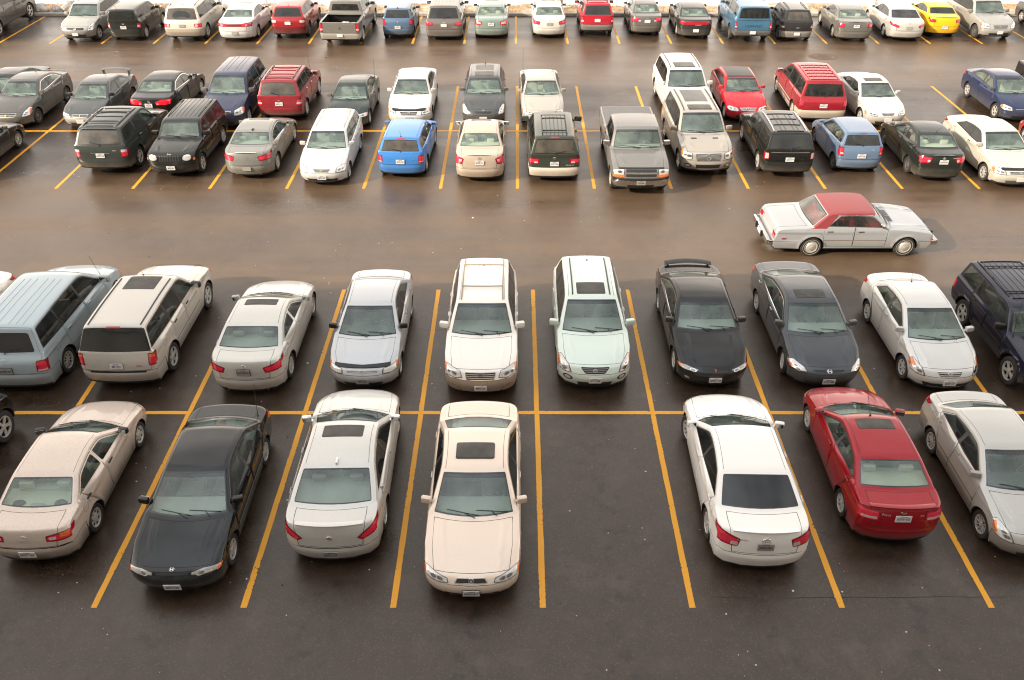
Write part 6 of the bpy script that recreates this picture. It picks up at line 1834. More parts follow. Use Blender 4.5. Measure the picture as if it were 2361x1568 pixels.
C('pickup_truck', 'grey extended-cab pickup with covered bed facing the viewer, third row', 'pickup truck', 'truck', 1476, 434, 'T', (0.46, 0.455, 0.445, 0.2, 0.4), D(L=5.75, W=1.99, H=1.86, wb=3.65, foh=.98, xr=3.45, xb=3.60, xc=1.42, xh=1.98), D(tonneau=1, head='stack', grille=[(2.14, 2.96, .54, 'mesh'), (2.46, 2.64, .56, 'chrome')], femb=('bow', 2.55, 1.2, 'chrome'), fplate=('432·5HR', 1.1, 'plateg'), bump='chrome', wheel='five', mir='chrome', dash='mid', int='mid', grime=.8, sglass='tint', pillars=[2.60], handle='black', intake=[(.2, .6, .5, 'mesh')],
  extra=[('B', 'hood', 'black', [(3.0, -.3), (3.0, .8), (3.12, .8), (3.12, -.3)], .015), ('B', 'front_bumper', 'trim', [(1.5, -.3), (1.5, 1.05), (1.95, 1.05), (1.95, -.3)], 0)]), h=N2)
C('parked_suv', 'grey-beige large suv with wide star-badged grille facing the viewer, third row', 'suv', 'suv', 1630, 394, 'T', (0.66, 0.635, 0.6, 0.3, 0.34), D(L=5.09, W=1.92, H=1.84, wb=3.075, foh=.90, xc=1.35, xh=2.12, xr=4.62, xb=4.95, zf=.96, zc=1.18, zd=1.18, rw=.385, en=.34), D(head='swept', headx=D(p=[(2.25, .62), (2.1, .78), (2.3, 1.03), (3.1, 1.03), (3.15, .92), (2.9, .62)]), grille=[(2.02, 2.90, .50, 'bars', .44, 'chrome')], femb=('star', 2.5, 1.8), intake=[(.5, 1.3, .5, 'mesh')], fog=[(.9, .78, .05)], sunroof=(6.08, 6.5, .6), rails=(6.05, 7.95, .84, .02, 'black'), wheel='five', sglass='tint', grime=.6, int='grey', pillars=[2.66, 3.6, 4.2],
  extra=[('B', 'hood', 'mesh', [(4.45, .30), (4.45, .52), (4.6, .54), (4.6, .32)], .0), ('B', 'roof_glass', 'deep', [(6.75, -.3), (6.75, .6), (7.8, .6), (7.8, -.3)], .003)]), rot=1.0, h=N2)
C('parked_suv', 'black suv with chrome roof rails and silver-lensed tall tail lamps, third row', 'suv', 'suv', 1814, 398, 'A', (0.1, 0.105, 0.1, 0.2, 0.33), D(L=4.80, W=1.815, H=1.70, wb=2.858, foh=.93, xr=4.36, xb=4.68), D(rails=(6.2, 7.9, .82, .04, 'chrome'), slats=(6.5, 7.9, 4, .68, 'black'), ribs=(6.6, 7.9, [.2, .42], 'black'), rglass='tint', sglass='tint', tail='tall', tailx=D(p=[(9.6, .86), (9.6, 1.03), (10.95, 1.03), (10.95, .84)], w=[(9.7, .87), (9.7, .98), (10.8, .98), (10.8, .86)], S=(.14, -.06, .30)), rplate=('AZEX·119', 10.9, 'plate'), wheel='five', rwiper=1, mir='black', handle='black', grime=.5, clad=(.48, (.15, .15, .145)),
  extra=[('B', 'tailgate', 'chrome', [(9.45, -.3), (9.45, .78), (9.58, .78), (9.58, -.3)], .006)]), rot=-1.0, h=N2)
C('parked_car', 'steel blue small hatchback with cherry tail lamps seen from behind, third row', 'hatchback', 'two', 1978, 390, 'A', (.40, .485, .59, .2, .34), D(L=3.92, W=1.67, H=1.50, wb=2.48, foh=.80, xc=1.02, xh=1.82, xr=3.50, xb=3.76, rw=.29), D(rglass='tint', tail='tall', tailx=D(p=[(9.2, .83), (9.2, 1.03), (11.0, 1.03), (11.0, .80)], S=(.14, .02, .34), w=[(10.3, .83), (10.3, .95), (10.6, .95), (10.6, .82)]), rplate=('ARRY·185', 10.9, 'plate'), chmsl=1, rwiper=-1, wheel='steel', grime=.35, int='beige', badge=[('AVEO', 9.7, .5, .05, 'rim')]), rot=-1.0, h=N2)
C('parked_car', 'green-black compact sedan with pale headrests seen from behind, third row', 'car', 'sedan', 2164, 411, 'A', (0.15, 0.165, 0.155, 0.25, 0.34), D(L=4.53, W=1.70, H=1.48, wb=2.60, foh=.88, xr=3.05, xb=3.72, zd=1.06, zc=.98, xh=2.0, xc=1.15, rw=.305), D(int='beige', tail='wide', tailx=D(p=[(10.45, .50), (10.25, 1.03), (11.35, 1.03), (11.3, .60)], w=[(10.85, .58), (10.85, .70), (11.15, .70), (11.15, .60)]), rplate=('AZWM·907', 11.1, 'plate'), remb=('ellipses', 10.55, .9), wheel='steel', grime=.5, ant=(7.85, .1, .45, .8), badge=[('COROLLA', 10.55, .52, .05, 'rim')], spoiler=(9.98, .5, .006, 'paint')), rot=-1.5, h=N2)
C('parked_car', 'pearl-silver sedan with black bonnet deflector at the right end of the third row', 'car', 'sedan', 2347, 426, 'T', (0.792, 0.774, 0.729, 0.25, 0.34), D(L=4.805, W=1.795, H=1.49, wb=2.72, foh=.96, xr=3.16, xb=3.90, zd=1.09, zc=.99), D(head='swept', grille=[(2.2, 2.8, .46, 'gbars')], femb=('ellipses', 2.55, .9), tail='wedge', wheel='seven', sglass='tint', int='mid', dash='mid', grime=.35, cp=.15, fplate=(None, 1.1, 'plate'), hood=(3.02, .78), handle='chrome', intake=[(.3, .8, .6, 'gbars')],
  extra=[('B', 'hood', 'black', [(2.98, -.3), (2.98, .68), (3.06, .74), (3.28, .74), (3.2, -.3)], .03)]), rot=1.5, h=N2)
C('parked_car', 'dark red car at the right edge, only its bonnet corner showing', 'car', 'sedan', 0, 0, 'A', (0.62, 0.1, 0.14, 0.2, 0.3), None, D(), pos=(21.0, 30.2), h=N2)
# ---------- fourth row
C('parked_car', 'black car at the far left edge of the fourth row', 'car', 'sedan', 0, 0, 'T', (0.12, 0.12, 0.12, 0.2, 0.35), None, D(grime=.6), pos=(-21.95, 35.9), h=F1)
C('parked_car', 'dark grey sedan with gold-badged split grille facing the viewer, fourth row left', 'car', 'sedan', 20, 290, 'T', (0.335, 0.335, 0.325, 0.25, 0.38), D(L=4.60, W=1.79, H=1.475, wb=2.685, foh=.92, xr=3.15, xb=3.92, zd=1.08, zc=1.0, en=.38), D(head='tall', grille=[(2.05, 2.38, .42, 'mesh', .36, 'chrome'), (2.48, 2.86, .46, 'mesh', .46, 'chrome')], femb=('bow', 2.43, 1.1, 'brass'), wheel='steel', grime=1.0, strim='chrome', int='beige', dash='mid', ant=(7.9, 0, .25, .4), spoiler=(9.98, .8, .04, 'paint')), h=N2)
G['bumper_silver'] = paint('dull_silver_bumper', (.66, .65, .62), .2, .45, .6)
C('parked_car', 'charcoal sedan with tall rear wing and silver lower bumper, fourth row', 'car', 'sedan', 190, 291, 'T', (0.3, 0.31, 0.315, 0.25, 0.38), D(L=4.50, W=1.695, H=1.42, wb=2.60, foh=.90, xr=3.02, xb=3.68, xc=1.15, xh=1.98, zd=1.03), D(head='wedge', grille=[(2.2, 2.85, .40, 'gbars', .34, 'chrome')], fplate=(None, 1.1, 'plate'), spoiler=(9.85, .82, .20, 'paint'), wheel='steel', mir='black', grime=.9, dash='mid', bump='bumper_silver', ant=(7.95, 0, .25, .3), femb=('arrow', 2.55, .8)), h=N2)
C('parked_car', 'black sedan with glowing red tail lamps seen from behind, fourth row', 'car', 'sedan', 351, 274, 'A', (0.1, 0.098, 0.095, 0.15, 0.33), D(L=4.81, W=1.785, H=1.445, wb=2.715, foh=.98, xr=3.15, xb=3.90, zd=1.05), D(rmat='brake', tail='wide', tailx=D(p=[(10.7, .34), (10.3, .62), (10.25, 1.03), (11.15, 1.03), (11.2, .36)], w=[(10.95, .40), (10.95, .48), (11.12, .48), (11.12, .40)]), rplate=('AVJS·640', 11.25, 'plate'), strim='chrome', grime=.4, wheel='five', remb=('letter_h', 10.6, .8)), rot=-1.0, h=N2)
C('parked_minivan', 'navy blue minivan facing the viewer, fourth row', 'minivan', 'van', 513, 290, 'T', (0.205, 0.23, 0.32, 0.2, 0.34), D(L=4.78, W=1.83, H=1.78, wb=2.84, foh=.98, xr=4.40, xb=4.66, xc=1.15, zf=.82, zc=1.12), D(head='swept', grille=[(2.3, 2.85, .46, 'mesh', .4, 'chrome')], wheel='five', sglass='tint', grime=.5, int='beige', dash='mid', ribs=(6.3, 7.9, [.25, .5], 'paint'), mir='paint'), h=N2)
C('parked_suv', 'dusty red suv with roof rails seen from behind, fourth row', 'suv', 'suv', 648, 268, 'A', (0.56, 0.14, 0.18, 0.2, 0.36), D(L=4.57, W=1.86, H=1.73, wb=2.71, foh=.90, xr=4.15, xb=4.46, flare=.02), D(rails=(6.2, 7.9, .80, .03, 'black'), cross=[6.6, 7.75], slats=(6.5, 7.8, 4, .7, 'paint'), rglass='dusty', sglass='tint', tail='block', tailx=D(w=[(10.5, .80), (10.5, 1.0), (10.9, 1.0), (10.9, .79)]), rplate=('BBTN·112', 10.8, 'plate'), remb=('oval', 10.0, .7), wheel='five', grime=.9, rwiper=-1, ant=(5.1, .86, .8, .2), handle='chrome'), h=N2)
C('parked_car', 'dark bottle-green sedan with papers on the dashboard facing the viewer, fourth row', 'car', 'sedan', 800, 292, 'T', (0.15, 0.195, 0.19, 0.25, 0.35), D(L=4.48, W=1.72, H=1.40, wb=2.56, foh=.90, xr=3.0, xb=3.66, xh=1.98, xc=1.18, zd=1.0, zc=.93), D(head='wedge', wheel='five', mir='paint', grime=.7, dash='mid', ant=(9.3, -.84, .8, .1)), h=N2)
C('parked_car', 'white sedan with black bonnet deflector facing the viewer, fourth row', 'car', 'sedan', 943, 285, 'T', (0.815, 0.81, 0.792, 0.15, 0.34), D(L=4.805, W=1.795, H=1.49, wb=2.72, foh=.96, xr=3.16, xb=3.90, zd=1.09, zc=.99), D(head='swept', grille=[(2.2, 2.75, .40, 'gbars', .34, 'black')], femb=('ellipses', 2.5, .9), fplate=(None, 1.1, 'plateg'), wheel='seven', int='beige', dash='mid', grime=.3, hood=(3.02, .78), sglass='tint',
  extra=[('B', 'hood', 'black', [(2.98, -.3), (2.98, .70), (3.06, .78), (3.34, .78), (3.2, .3), (3.2, -.3)], .03)]), h=N2)
C('parked_car', 'dark grey tall hatchback with double sunroof facing the viewer, fourth row', 'hatchback', 'two', 1114, 285, 'T', (0.29, 0.3, 0.305, 0.25, 0.33), D(L=4.37, W=1.77, H=1.56, wb=2.60, foh=.92, en=.44, zf=.74, zc=1.04, xc=1.15, xh=1.98, xr=3.82, xb=4.18, zd=1.08), D(head='tall', grille=[(2.35, 2.75, .40, 'mesh', .34, 'paint')], femb=('ellipses', 2.9, .9), fplate=(None, 1.2, 'plate'), sunroof=(6.12, 6.75, .6), wheel='five', grime=.35, ant=(7.9, 0, .2, .3), dash='mid', noamb=1,
  extra=[('B', 'roof_glass', 'roofg', [(6.95, -.3), (6.95, .58), (7.75, .58), (7.75, -.3)], .003)]), h=N2)
C('parked_car', 'faded silver-beige older sedan facing the viewer beside the vacant far stall, fourth row', 'car', 'sedan', 1252, 284, 'T', (0.684, 0.666, 0.634, 0.2, 0.4), D(L=4.76, W=1.78, H=1.415, wb=2.67, foh=.95, xr=3.12, xb=3.82, zd=1.02), D(head='wedge', grille=[(2.4, 2.75, .40, 'gbars')], wheel='cap', grime=.6, int='beige', dash='mid', ant=(9.5, .84, 1.0, .0)), rot=1.5, h=N2)
C('parked_suv', 'pure white suv with sunroof facing the viewer, sticking out behind the grey-beige suv', 'suv', 'suv', 1593, 273, 'T', (0.837, 0.833, 0.819, 0, 0.34), D(L=4.78, W=1.91, H=1.78, wb=2.915, foh=.87, xc=1.35, xh=2.10, xr=4.30, xb=4.62, rw=.38, en=.32), D(head='swept', grille=[(2.1, 2.9, .44, 'bars')], femb=('star', 2.5, 1.5), sunroof=(6.1, 6.7, .6), rails=(6.1, 7.9, .84, .02, 'black'), sglass='tint', wheel='five', grime=.3, int='grey', dash='grey',
  extra=[('B', 'hood', 'mesh', [(4.5, .28), (4.5, .52), (4.62, .54), (4.62, .30)], .0)]), rot=1.5, h=N2)
C('parked_car', 'bright red two-door hatchback with black glass roof and twin oval headlamps, fourth row', 'hatchback', 'two', 1722, 275, 'T', (0.72, 0.07, 0.15, 0.1, 0.3), D(L=4.34, W=1.73, H=1.40, wb=2.715, foh=.80, xc=1.25, xh=2.02, xr=3.45, xb=4.05, zf=.68, zc=.94, zd=1.02, en=.36, tan=.40), D(doors=2, head='twin', grille=[(2.28, 2.85, .40, 'bars', .34, 'chrome')], femb=('star', 2.55, 1.5), pillars=[2.70], xend=3.72, lean=.35, wheel='five', grime=.2, dash='grey', noamb=1, intake=[(.3, .8, .6, 'mesh')],
  extra=[('B', 'glass_roof', 'black', [(6.02, -.3), (6.02, .84), (7.9, .84), (7.9, -.3)], .003)]), h=N2)
C('parked_minivan', 'red minivan with silver lower body and slatted roof rack seen from behind, fourth row', 'minivan', 'van', 1891, 276, 'A', (0.58, 0.1, 0.15, 0.15, 0.33), D(L=5.09, W=1.99, H=1.75, wb=3.03, foh=.98), D(clad=(.46, (.76, .72, .66)), rglass='deep', sglass='side', sglass2='deep', rwk=8.2, tail='blockx', tailx=D(p=[(9.75, .84), (9.75, 1.03), (11.0, 1.03), (11.0, .82)], w=None, S=(.14, -.08, .22)), rplate=('BAXW·573', 10.75, 'plate'), rails=(6.35, 7.9, .80, .03, 'paint'), slats=(6.5, 7.9, 6, .74, 'paint'), ribs=(6.5, 7.9, [.0, .26, .52], 'paint'), mold=(.55, .60, 'clad'), mir='chrome', wheel='five', grime=.5, rwiper=1, pillars=[2.55, 3.62]), rot=-2.0, h=N2)
C('parked_car', 'white compact sports sedan with sunroof facing the viewer, right of the red minivan', 'car', 'sedan', 2042, 288, 'T', (0.801, 0.801, 0.783, 0.15, 0.33), D(L=4.485, W=1.725, H=1.41, wb=2.67, foh=.85, xr=3.0, xb=3.66, xh=2.0, xc=1.22, zd=1.04), D(head='wedge', grille=[(2.25, 2.80, .32, 'gbars', .24, 'chrome')], femb=('letter_l', 2.5, .9), fplate=(None, 1.2, 'plate'), sunroof=(6.1, 6.75, .6), wheel='five', sglass='tint', int='mid', dash='grey', grime=.35, clad=(.42, (.70, .69, .66))), rot=2.0, h=N2)
C('parked_car', 'navy blue sedan with bright alloys at the right end of the fourth row', 'car', 'sedan', 2356, 276, 'T', (0.135, 0.18, 0.3, 0.2, 0.33), D(L=4.46, W=1.715, H=1.44, wb=2.62, foh=.85, xr=3.0, xb=3.66, xh=1.98, xc=1.12, zd=1.03), D(head='swept', grille=[(2.5, 2.62, .44, 'chrome'), (2.3, 2.48, .44, 'mesh')], femb=('letter_h', 2.42, .9), wheel='split', int='beige', dash='mid', grime=.4), h=N2)
C('pickup_truck', 'dark pickup at the right edge beyond the navy blue sedan', 'pickup truck', 'truck', 0, 0, 'T', (0.13, 0.12, 0.12, 0.2, 0.35), D(L=5.3), D(clad=(.5, (.45, .44, .42))), pos=(23.75, 35.55), h=F1)
# ---------- far row
C('pickup_truck', 'dark grey pickup with large bright wheels at the top left corner', 'pickup truck', 'truck', 0, 0, 'A', (0.27, 0.265, 0.255, 0.25, 0.36), D(L=5.9, W=2.03, H=1.90, wb=3.60, foh=1.0, rw=.42, xr=3.7, xb=3.85), D(bed=1, wheel='five', grime=.6, sglass='tint', rim=1), pos=(-28.98, 48.2), h=F1)
C('parked_suv', 'silver crossover with mesh-slot grille facing the viewer, far row left', 'suv', 'suv', 177, 88, 'T', (0.648, 0.643, 0.621, 0.3, 0.36), D(L=4.64, W=1.80, H=1.66, wb=2.69, foh=.93, xr=4.15, xb=4.5, en=.40, zf=.84, zc=1.08, xc=1.22, xh=2.0, rw=.35), D(head='tall', grille=[(2.15, 2.78, .52, 'mesh')], femb=('circle_bar', 2.45, 1.1), fplate=(None, 1.0, 'plate'), wheel='five', sglass='tint', grime=.6, rails=(6.3, 7.8, .8, .03, 'rim'), clad=(.46, (.50, .49, .47)), noamb=1, intake=[(.35, .8, .62, 'mesh')], int='grey'), h=F1)
C('parked_car', 'black boxy hatchback with vertical red tail lamps seen from behind, far row', 'hatchback', 'suv', 291, 87, 'A', (0.15, 0.16, 0.15, 0.2, 0.33), D(L=4.25, W=1.76, H=1.64, wb=2.60, foh=.86, xr=4.02, xb=4.17, zd=1.08, zc=1.06, xc=1.1, xh=1.78, gc=.2, kb=.60, rw=.325), D(rglass='tint', sglass='tint', tail='tall', tailx=D(p=[(9.8, .86), (9.8, 1.03), (11.3, 1.03), (11.3, .84)], S=(.08, -.08, .34)), rplate=('BHDT·381', 11.0, 'plate'), remb=('oval', 10.0, .8), ant=(8.0, -.3, .3, .5), wheel='ten', grime=.35, mir='paint'), h=F1)
C('parked_suv', 'cream suv with fan-wiped dusty rear glass, far row', 'suv', 'suv', 425, 86, 'A', (0.801, 0.769, 0.72, 0.1, 0.4), D(L=5.10, W=1.99, H=1.80, wb=3.02, foh=1.02, xr=4.6, xb=4.95, rw=.38), D(rglass='dusty', sglass='tint', tail='blockx', tailx=D(p=[(10.0, .66), (9.95, 1.03), (10.95, 1.03), (10.95, .68)], w=[(10.1, .7), (10.1, .84), (10.8, .84), (10.8, .7)], S=(.16, -.14, .2)), rplate=(None, 10.5, 'plateg'), rails=(6.2, 7.9, .84, .05, 'black'), wheel='six', grime=1.0, clad=(.5, (.62, .58, .52)), pipe=[(.6,), (-.6,)], ant=(7.8, 0, .12, .3),
  extra=[('B', 'rear_window', 'deep', [(8.35, -.3), (8.35, .3), (8.52, .5), (8.72, .58), (8.84, .40), (8.75, .2), (8.68, -.3)], .002)]), h=F1)
G['redpanel'] = lens('smoked_red_panel', (.22, .03, .035), .15, 0, 60, .3)
C('parked_car', 'pearl white sedan with saddle-shaped tail lamps on a grey-red panel, far row', 'car', 'sedan', 544, 90, 'A', (0.801, 0.801, 0.792, 0.15, 0.34), D(L=5.15, W=1.88, H=1.435, wb=2.85, foh=1.05, xr=3.35, xb=4.15, zd=1.06, tn=.34, xc=1.4, xh=2.2), D(tail='wide', tailx=D(p=[(10.55, .40), (10.3, .7), (10.2, 1.03), (11.1, 1.03), (11.1, .40)], w=[(10.7, .66), (10.6, .74), (11.0, .74), (11.0, .66)]), rplate=(None, 12.6, 'plateg'), sunroof=(6.1, 6.5, .6), wheel='ten', sglass='tint', grime=.4, pipe=[(.6,), (-.6,)],
  extra=[('B', 'trunk_lid', 'redpanel', [(10.5, -.3), (10.5, .40), (11.1, .40), (11.1, -.3)], .003)]), h=F1)
C('parked_suv', 'maroon crossover with pale-lensed lamps seen from behind, far row', 'suv', 'two', 667, 80, 'A', (0.6, 0.14, 0.17, 0.2, 0.33), D(L=4.68, W=1.87, H=1.64, wb=2.75, foh=.95, gc=.26, zf=.84, zc=1.08, zd=1.14, xc=1.25, xh=2.05, xr=4.15, xb=4.5, rw=.37, kb=.64), D(rglass='deep', sglass='tint', tail='wideb', tailx=D(p=[(9.8, .66), (9.7, 1.03), (10.6, 1.03), (10.7, .68)], w=[(9.9, .70), (9.85, .98), (10.5, .98), (10.55, .72)]), rplate=(None, 10.6, 'plate'), remb=('oval', 9.9, .8), wheel='steel', grime=.35, clad=(.42, (.40, .10, .12)), ant=(7.8, 0, .2, .3)), h=F1)
_pk = C('pickup_truck', 'grey-brown pickup with open bed and red tail lamps seen from behind, far row', 'pickup truck', 'truck', 785, 93, 'A', (0.46, 0.45, 0.43, 0.2, 0.4), D(L=5.82, W=2.02, H=1.92, wb=3.57, foh=1.0, xr=3.85, xb=4.0, rw=.40), D(bed=1, tail='truck', rplate=(None, 13.0, 'plate'), remb=('ram', 11.0, 1.2), bump='bumper_silver', wheel='five', mir='black', sglass='tint', rglass='deep', grime=1.0, pipe=[(.62,), (-.62,)]), rot=-2, h=F1)
def bed_load(r):
    from mathutils import noise as mn
    root, sh, MK = r; d = sh.d; wm = simple('white_sack_cloth', (.74, .73, .71), .8)
    z = d['zd'] - .52; base = root.matrix_basis if False else Matrix.Translation(root.location) @ Matrix.Rotation(root.rotation_euler.z, 4, 'Z')
    bm = bmesh.new(); bmesh.ops.create_icosphere(bm, subdivisions=3, radius=1)
    for v in bm.verts:
        f = 1 + .22 * mn.noise(v.co * 2.2); v.co = Vector((v.co.x * .34 * f, v.co.y * .26 * f, max(-.16, v.co.z * .22 * f)))
        for f_ in v.link_faces: f_.smooth = True
    me = bpy.data.meshes.new('white_sack'); bm.to_mesh(me); bm.free()
    o = link('white_sack', me, None, [wm], base @ Vector((.18, -d['L'] / 2 + .75, z + .17))); tag(o, 'white sack lying in the bed of the grey-brown pickup', 'sack')
    m = MB(); m.lathe_x([(.0, .0), (.0, .13), (.36, .16), (.36, .15), (.03, .12), (.03, 0)], 20)
    me = smooth_by_angle(m.mesh('white_bucket'), .6); me.transform(Matrix.Rotation(-math.pi / 2, 4, 'Y'))
    o = link('white_bucket', me, None, [wm], base @ Vector((.62, -d['L'] / 2 + .62, z + .002))); tag(o, 'white bucket standing in the bed of the grey-brown pickup', 'bucket')
bed_load(_pk)
C('parked_car', 'dusty blue small rounded hatchback seen from behind, far row', 'hatchback', 'two', 918, 82, 'A', (0.33, 0.43, 0.54, 0.2, 0.36), D(L=3.82, W=1.695, H=1.52, wb=2.46, foh=.78, xc=.95, xh=1.75, xr=3.30, xb=3.66, rw=.29, tn=.26, zd=1.05), D(rglass='tint', tail='tall', tailx=D(p=[(9.2, .86), (9.1, 1.03), (10.8, 1.03), (10.7, .72)], S=(.12, .04, .34), w=None), rplate=('BFLH·227', 11.6, 'plate'), remb=('ellipses', 9.8, .9), fin='black', grime=.5, wheel='steel', mir='paint'), h=F1)
C('parked_minivan', 'brown-grey minivan with wide red tail lamps seen from behind, far row', 'minivan', 'van', 1024, 86, 'A', (0.42, 0.395, 0.38, 0.2, 0.36), D(L=5.08, W=1.965, H=1.75, wb=3.03, foh=1.0), D(rglass='tint', sglass='tint', tail='wideb', tailx=D(p=[(9.9, .62), (9.75, 1.03), (10.7, 1.03), (10.65, .62)], w=None), rplate=(None, 10.6, 'plate'), remb=('ellipses', 9.85, .9), ribs=(6.3, 7.9, [.15, .4, .62], 'paint'), wheel='five', mir='black', grime=.6, badge=[('SIENNA', 11.2, .6, .07, 'rim')], rwiper=1), h=F1)
C('parked_car', 'grey-green sedan with pale headrests in its rear window, far row', 'car', 'sedan', 1132, 83, 'A', (0.5, 0.565, 0.54, 0.2, 0.35), D(L=4.806, W=1.82, H=1.465, wb=2.776, foh=.98, xr=3.18, xb=3.98, zd=1.07), D(int='beige', tail='wedge', tailx=D(w=[(10.9, .62), (10.5, .9), (11.1, .9), (11.2, .62)]), rplate=('BFJX·510', 11.2, 'plate'), remb=('ellipses', 10.65, .9), sunroof=(6.1, 6.5, .6), grime=.5, wheel='seven'), h=F1)
C('parked_car', 'ivory saloon with rounded three-quarter red lamps in front of the tree trunk, far row', 'car', 'sedan', 1266, 82, 'A', (0.819, 0.805, 0.774, 0.15, 0.35), D(L=4.82, W=1.82, H=1.45, wb=2.855, foh=.85, xr=3.2, xb=3.98, zd=1.04, tn=.36, ar=.10), D(tail='wedge', tailx=D(p=[(10.65, .58), (10.3, .95), (10.3, 1.03), (11.2, 1.03), (11.3, .62)], w=None), rplate=(None, 11.15, 'plateg'), remb=('star', 10.4, .7), sunroof=(6.1, 6.6, .6), grime=.7, wheel='seven', int='mid'), h=F1)
C('parked_suv', 'red suv with grey lower bumper and roof rack seen from behind, far row', 'suv', 'suv', 1376, 72, 'A', (0.7, 0.12, 0.19, 0.15, 0.34), D(L=4.44, W=1.78, H=1.72, wb=2.62, foh=.85, xr=4.1, xb=4.34, gc=.32), D(rglass='tint', sglass='tint', tail='tall', tailx=D(p=[(9.3, .87), (9.3, 1.03), (10.9, 1.03), (10.9, .85)], S=(.08, .0, .36)), rplate=(None, 10.4, 'plate'), clad=(.70, (.47, .46, .44)), rails=(6.3, 7.9, .8, .04, 'black'), cross=[6.7, 7.6], slats=(6.5, 7.8, 3, .7, 'paint'), wheel='five', mir='black', grime=.4, remb=('oval', 9.85, .7)), h=F1)
C('parked_car', 'taupe-grey sedan with twin round-lensed red lamps right of the red suv, far row', 'car', 'sedan', 1490, 76, 'A', (0.4, 0.39, 0.375, 0.25, 0.36), D(L=4.53, W=1.70, H=1.48, wb=2.60, foh=.88, xr=3.05, xb=3.72, zd=1.06, xh=2.0, xc=1.15, rw=.305), D(int='beige', tail='wide', tailx=D(p=[(10.45, .48), (10.25, 1.03), (11.3, 1.03), (11.25, .56)]), rplate=(None, 11.15, 'plate'), remb=('ellipses', 10.6, .8), wheel='steel', grime=.6, mir='paint'), h=F1)
C('parked_car', 'black-grey sedan with a full-width red lamp strip, far row', 'car', 'sedan', 1602, 84, 'A', (0.185, 0.185, 0.18, 0.2, 0.36), D(L=4.86, W=1.80, H=1.40, wb=2.74, foh=1.0, xr=3.2, xb=4.0, zd=1.03, tn=.32), D(tail='bar', rplate=(None, 12.6, 'plate'), wheel='five', grime=.6, badge=[('CHRYSLER', 11.2, .12, .07, 'rim')], int='mid'), rot=-1, h=F1)
G['rimdark'] = simple('dark_teal_lettering', (.03, .055, .07), .4); G['bumper_dark'] = paint('grey_bumper', (.38, .38, .37), .2, .45, .7)
C('pickup_truck', 'teal-blue pickup with matching bed cap seen from behind, far row', 'pickup truck', 'suv', 1733, 84, 'A', (0.25, 0.42, 0.53, 0.15, 0.34), D(L=5.6, W=1.96, H=1.92, wb=3.4, foh=.95, xc=1.5, xh=2.1, xr=5.36, xb=5.52, gc=.42, zd=1.30, zc=1.22, zf=1.04, rw=.385, tn=.06, tan=.22, kb=.72, flare=.03), D(rglass='tint', sglass='tint', tail='tall', tailx=D(p=[(10.0, .90), (10.0, 1.03), (11.6, 1.03), (11.6, .88)], S=None, w=[(11.0, .90), (11.0, 1.03), (11.3, 1.03), (11.3, .89)]), rplate=(None, 12.9, 'plate'), badge=[('CHEVROLET', 11.0, 0, .16, 'rimdark')], bump='bumper_dark', pillars=[2.65, 3.35, 4.6], wheel='steel', grime=.5, spoiler=(8.06, .9, .02, 'paint'), doors=2,
  extra=[('B', 'body', 'seam', [(7.12, -.3), (7.12, 1.2), (7.20, 1.2), (7.20, -.3)], 0), ('S', 'body', 'seam', [(3.36, .7), (3.41, .7), (3.41, 2), (3.36, 2)], 0), ('B', 'tailgate', 'seam', [(9.3, -.3), (9.3, .93), (9.42, .93), (9.42, -.3)], 0)]), rot=-2, h=F1)
C('parked_car', 'black retro wagon with rounded dusty tailgate and grey bumper, far row', 'station wagon', 'two', 1834, 89, 'A', (0.17, 0.17, 0.17, 0.2, 0.36), D(L=4.29, W=1.70, H=1.60, wb=2.616, foh=.88, xc=1.25, xh=1.9, xr=3.80, xb=4.15, zd=1.06, zf=.86, zc=1.04, flare=.05, rw=.315, tan=.30), D(rglass='dusty', sglass='tint', rwt=.80, tail='tall', tailx=D(p=[(10.2, .86), (10.2, 1.03), (11.0, 1.03), (11.0, .86)], S=(.06, -.2, .14)), clad=(.52, (.52, .51, .49)), rplate=(None, 13.0, 'plate'), remb=('wing', 10.8, 1.1), rails=(6.3, 7.8, .72, .03, 'black'), wheel='steel', grime=.8), rot=-2, h=F1)
C('parked_car', 'grey sedan with bright alloys between the black retro wagon and silver saloon', 'car', 'sedan', 1968, 90, 'A', (0.42, 0.415, 0.4, 0.25, 0.35), D(L=4.84, W=1.835, H=1.445, wb=2.728, foh=.98, xr=3.2, xb=3.95, zd=1.06), D(int='beige', tail='sedan', tailx=D(p=[(10.5, .68), (10.35, 1.03), (11.25, 1.03), (11.3, .72)], S=(.12, -.06, .14), w=None), rplate=('BHBZ·449', 11.0, 'plate', 'black'), wheel='ten', grime=.6, spoiler=(9.98, .5, .006, 'paint')), rot=-3, h=F1)
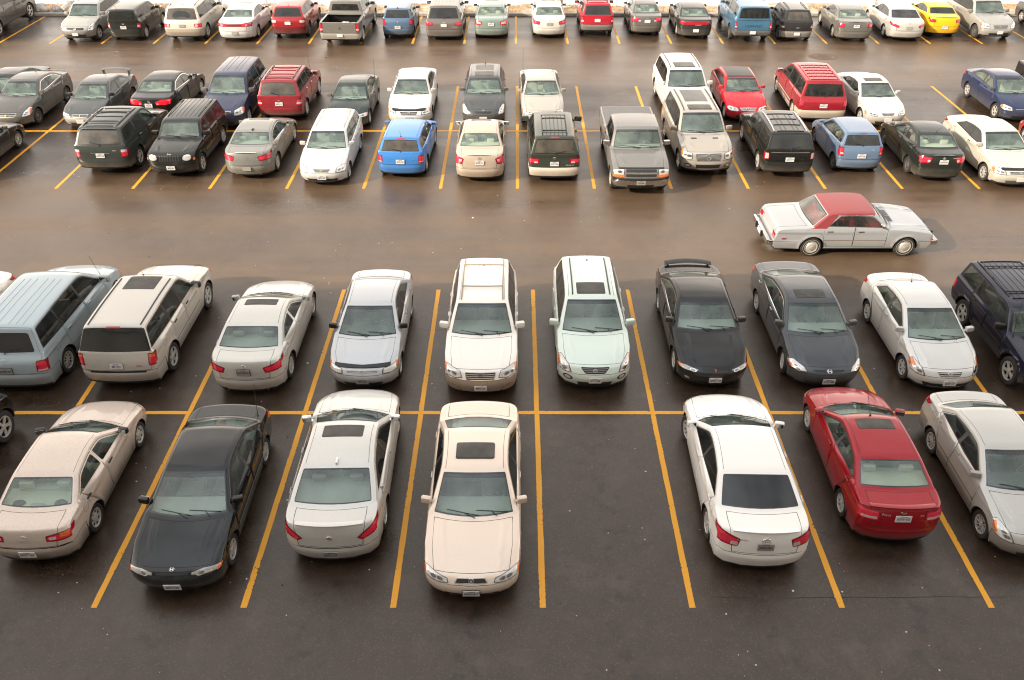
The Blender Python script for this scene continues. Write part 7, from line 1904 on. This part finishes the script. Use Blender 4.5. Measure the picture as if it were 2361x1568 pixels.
G['purple'] = glass('purple_tinted_glass', (.05, .04, .06), 1.1, .10, (.33, .30, .36))
C('parked_car', 'silver saloon with purple-tinted rear glass beside the yellow car, far row', 'car', 'sedan', 2089, 89, 'A', (0.738, 0.733, 0.711, 0.25, 0.35), D(L=5.04, W=1.855, H=1.45, wb=2.965, foh=.88, xr=3.35, xb=4.15, zd=1.03, tn=.34, ar=.09), D(rglass='purple', sglass='deep', tail='wedge', tailx=D(p=[(11.0, .56), (10.2, 1.03), (10.9, 1.03), (11.35, .62)], w=None), rplate=(None, 11.35, 'plateg'), remb=('star', 10.35, .7), wheel='six', grime=.45), rot=-3, h=F1)
C('parked_car', 'bright yellow compact sedan seen from behind, far row', 'car', 'sedan', 2173, 79, 'A', (0.93, 0.71, 0.1, 0.05, 0.33), D(L=4.43, W=1.71, H=1.42, wb=2.667, foh=.88, xr=3.0, xb=3.62, xh=2.0, xc=1.15, zd=1.07, rw=.30), D(rglass='deep', sglass='tint', tail='wedge', tailx=D(p=[(10.65, .64), (10.45, .9), (10.45, 1.03), (11.15, 1.03), (11.2, .68)], w=None), rplate=('AZPC·274', 12.2, 'plate', 'black'), wheel='five', grime=.25, spoiler=(9.98, .7, .02, 'paint')), rot=-3, h=F1)
C('parked_suv', 'silver suv with dark grille facing the viewer, right end of the far row', 'suv', 'suv', 2301, 84, 'T', (0.63, 0.625, 0.608, 0.3, 0.36), D(L=4.675, W=1.89, H=1.73, wb=2.70, foh=.92, en=.36, zf=.88, zc=1.12, rw=.36), D(head='swept', grille=[(2.1, 2.85, .42, 'gbars', .36, 'paint')], femb=('slant_h', 2.5, 1.1), fplate=(None, 1.0, 'plate'), wheel='steel', grime=.8, sglass='tint', intake=[(.3, .8, .62, 'mesh')], int='mid'), rot=2, h=F1)
C('parked_car', 'dark grey car at the top right corner cut by the edge', 'car', 'sedan', 0, 0, 'T', (0.27, 0.27, 0.265, 0.25, 0.36), None, D(grime=.6, wheel='five'), pos=(29.55, 48.0), h=F1)
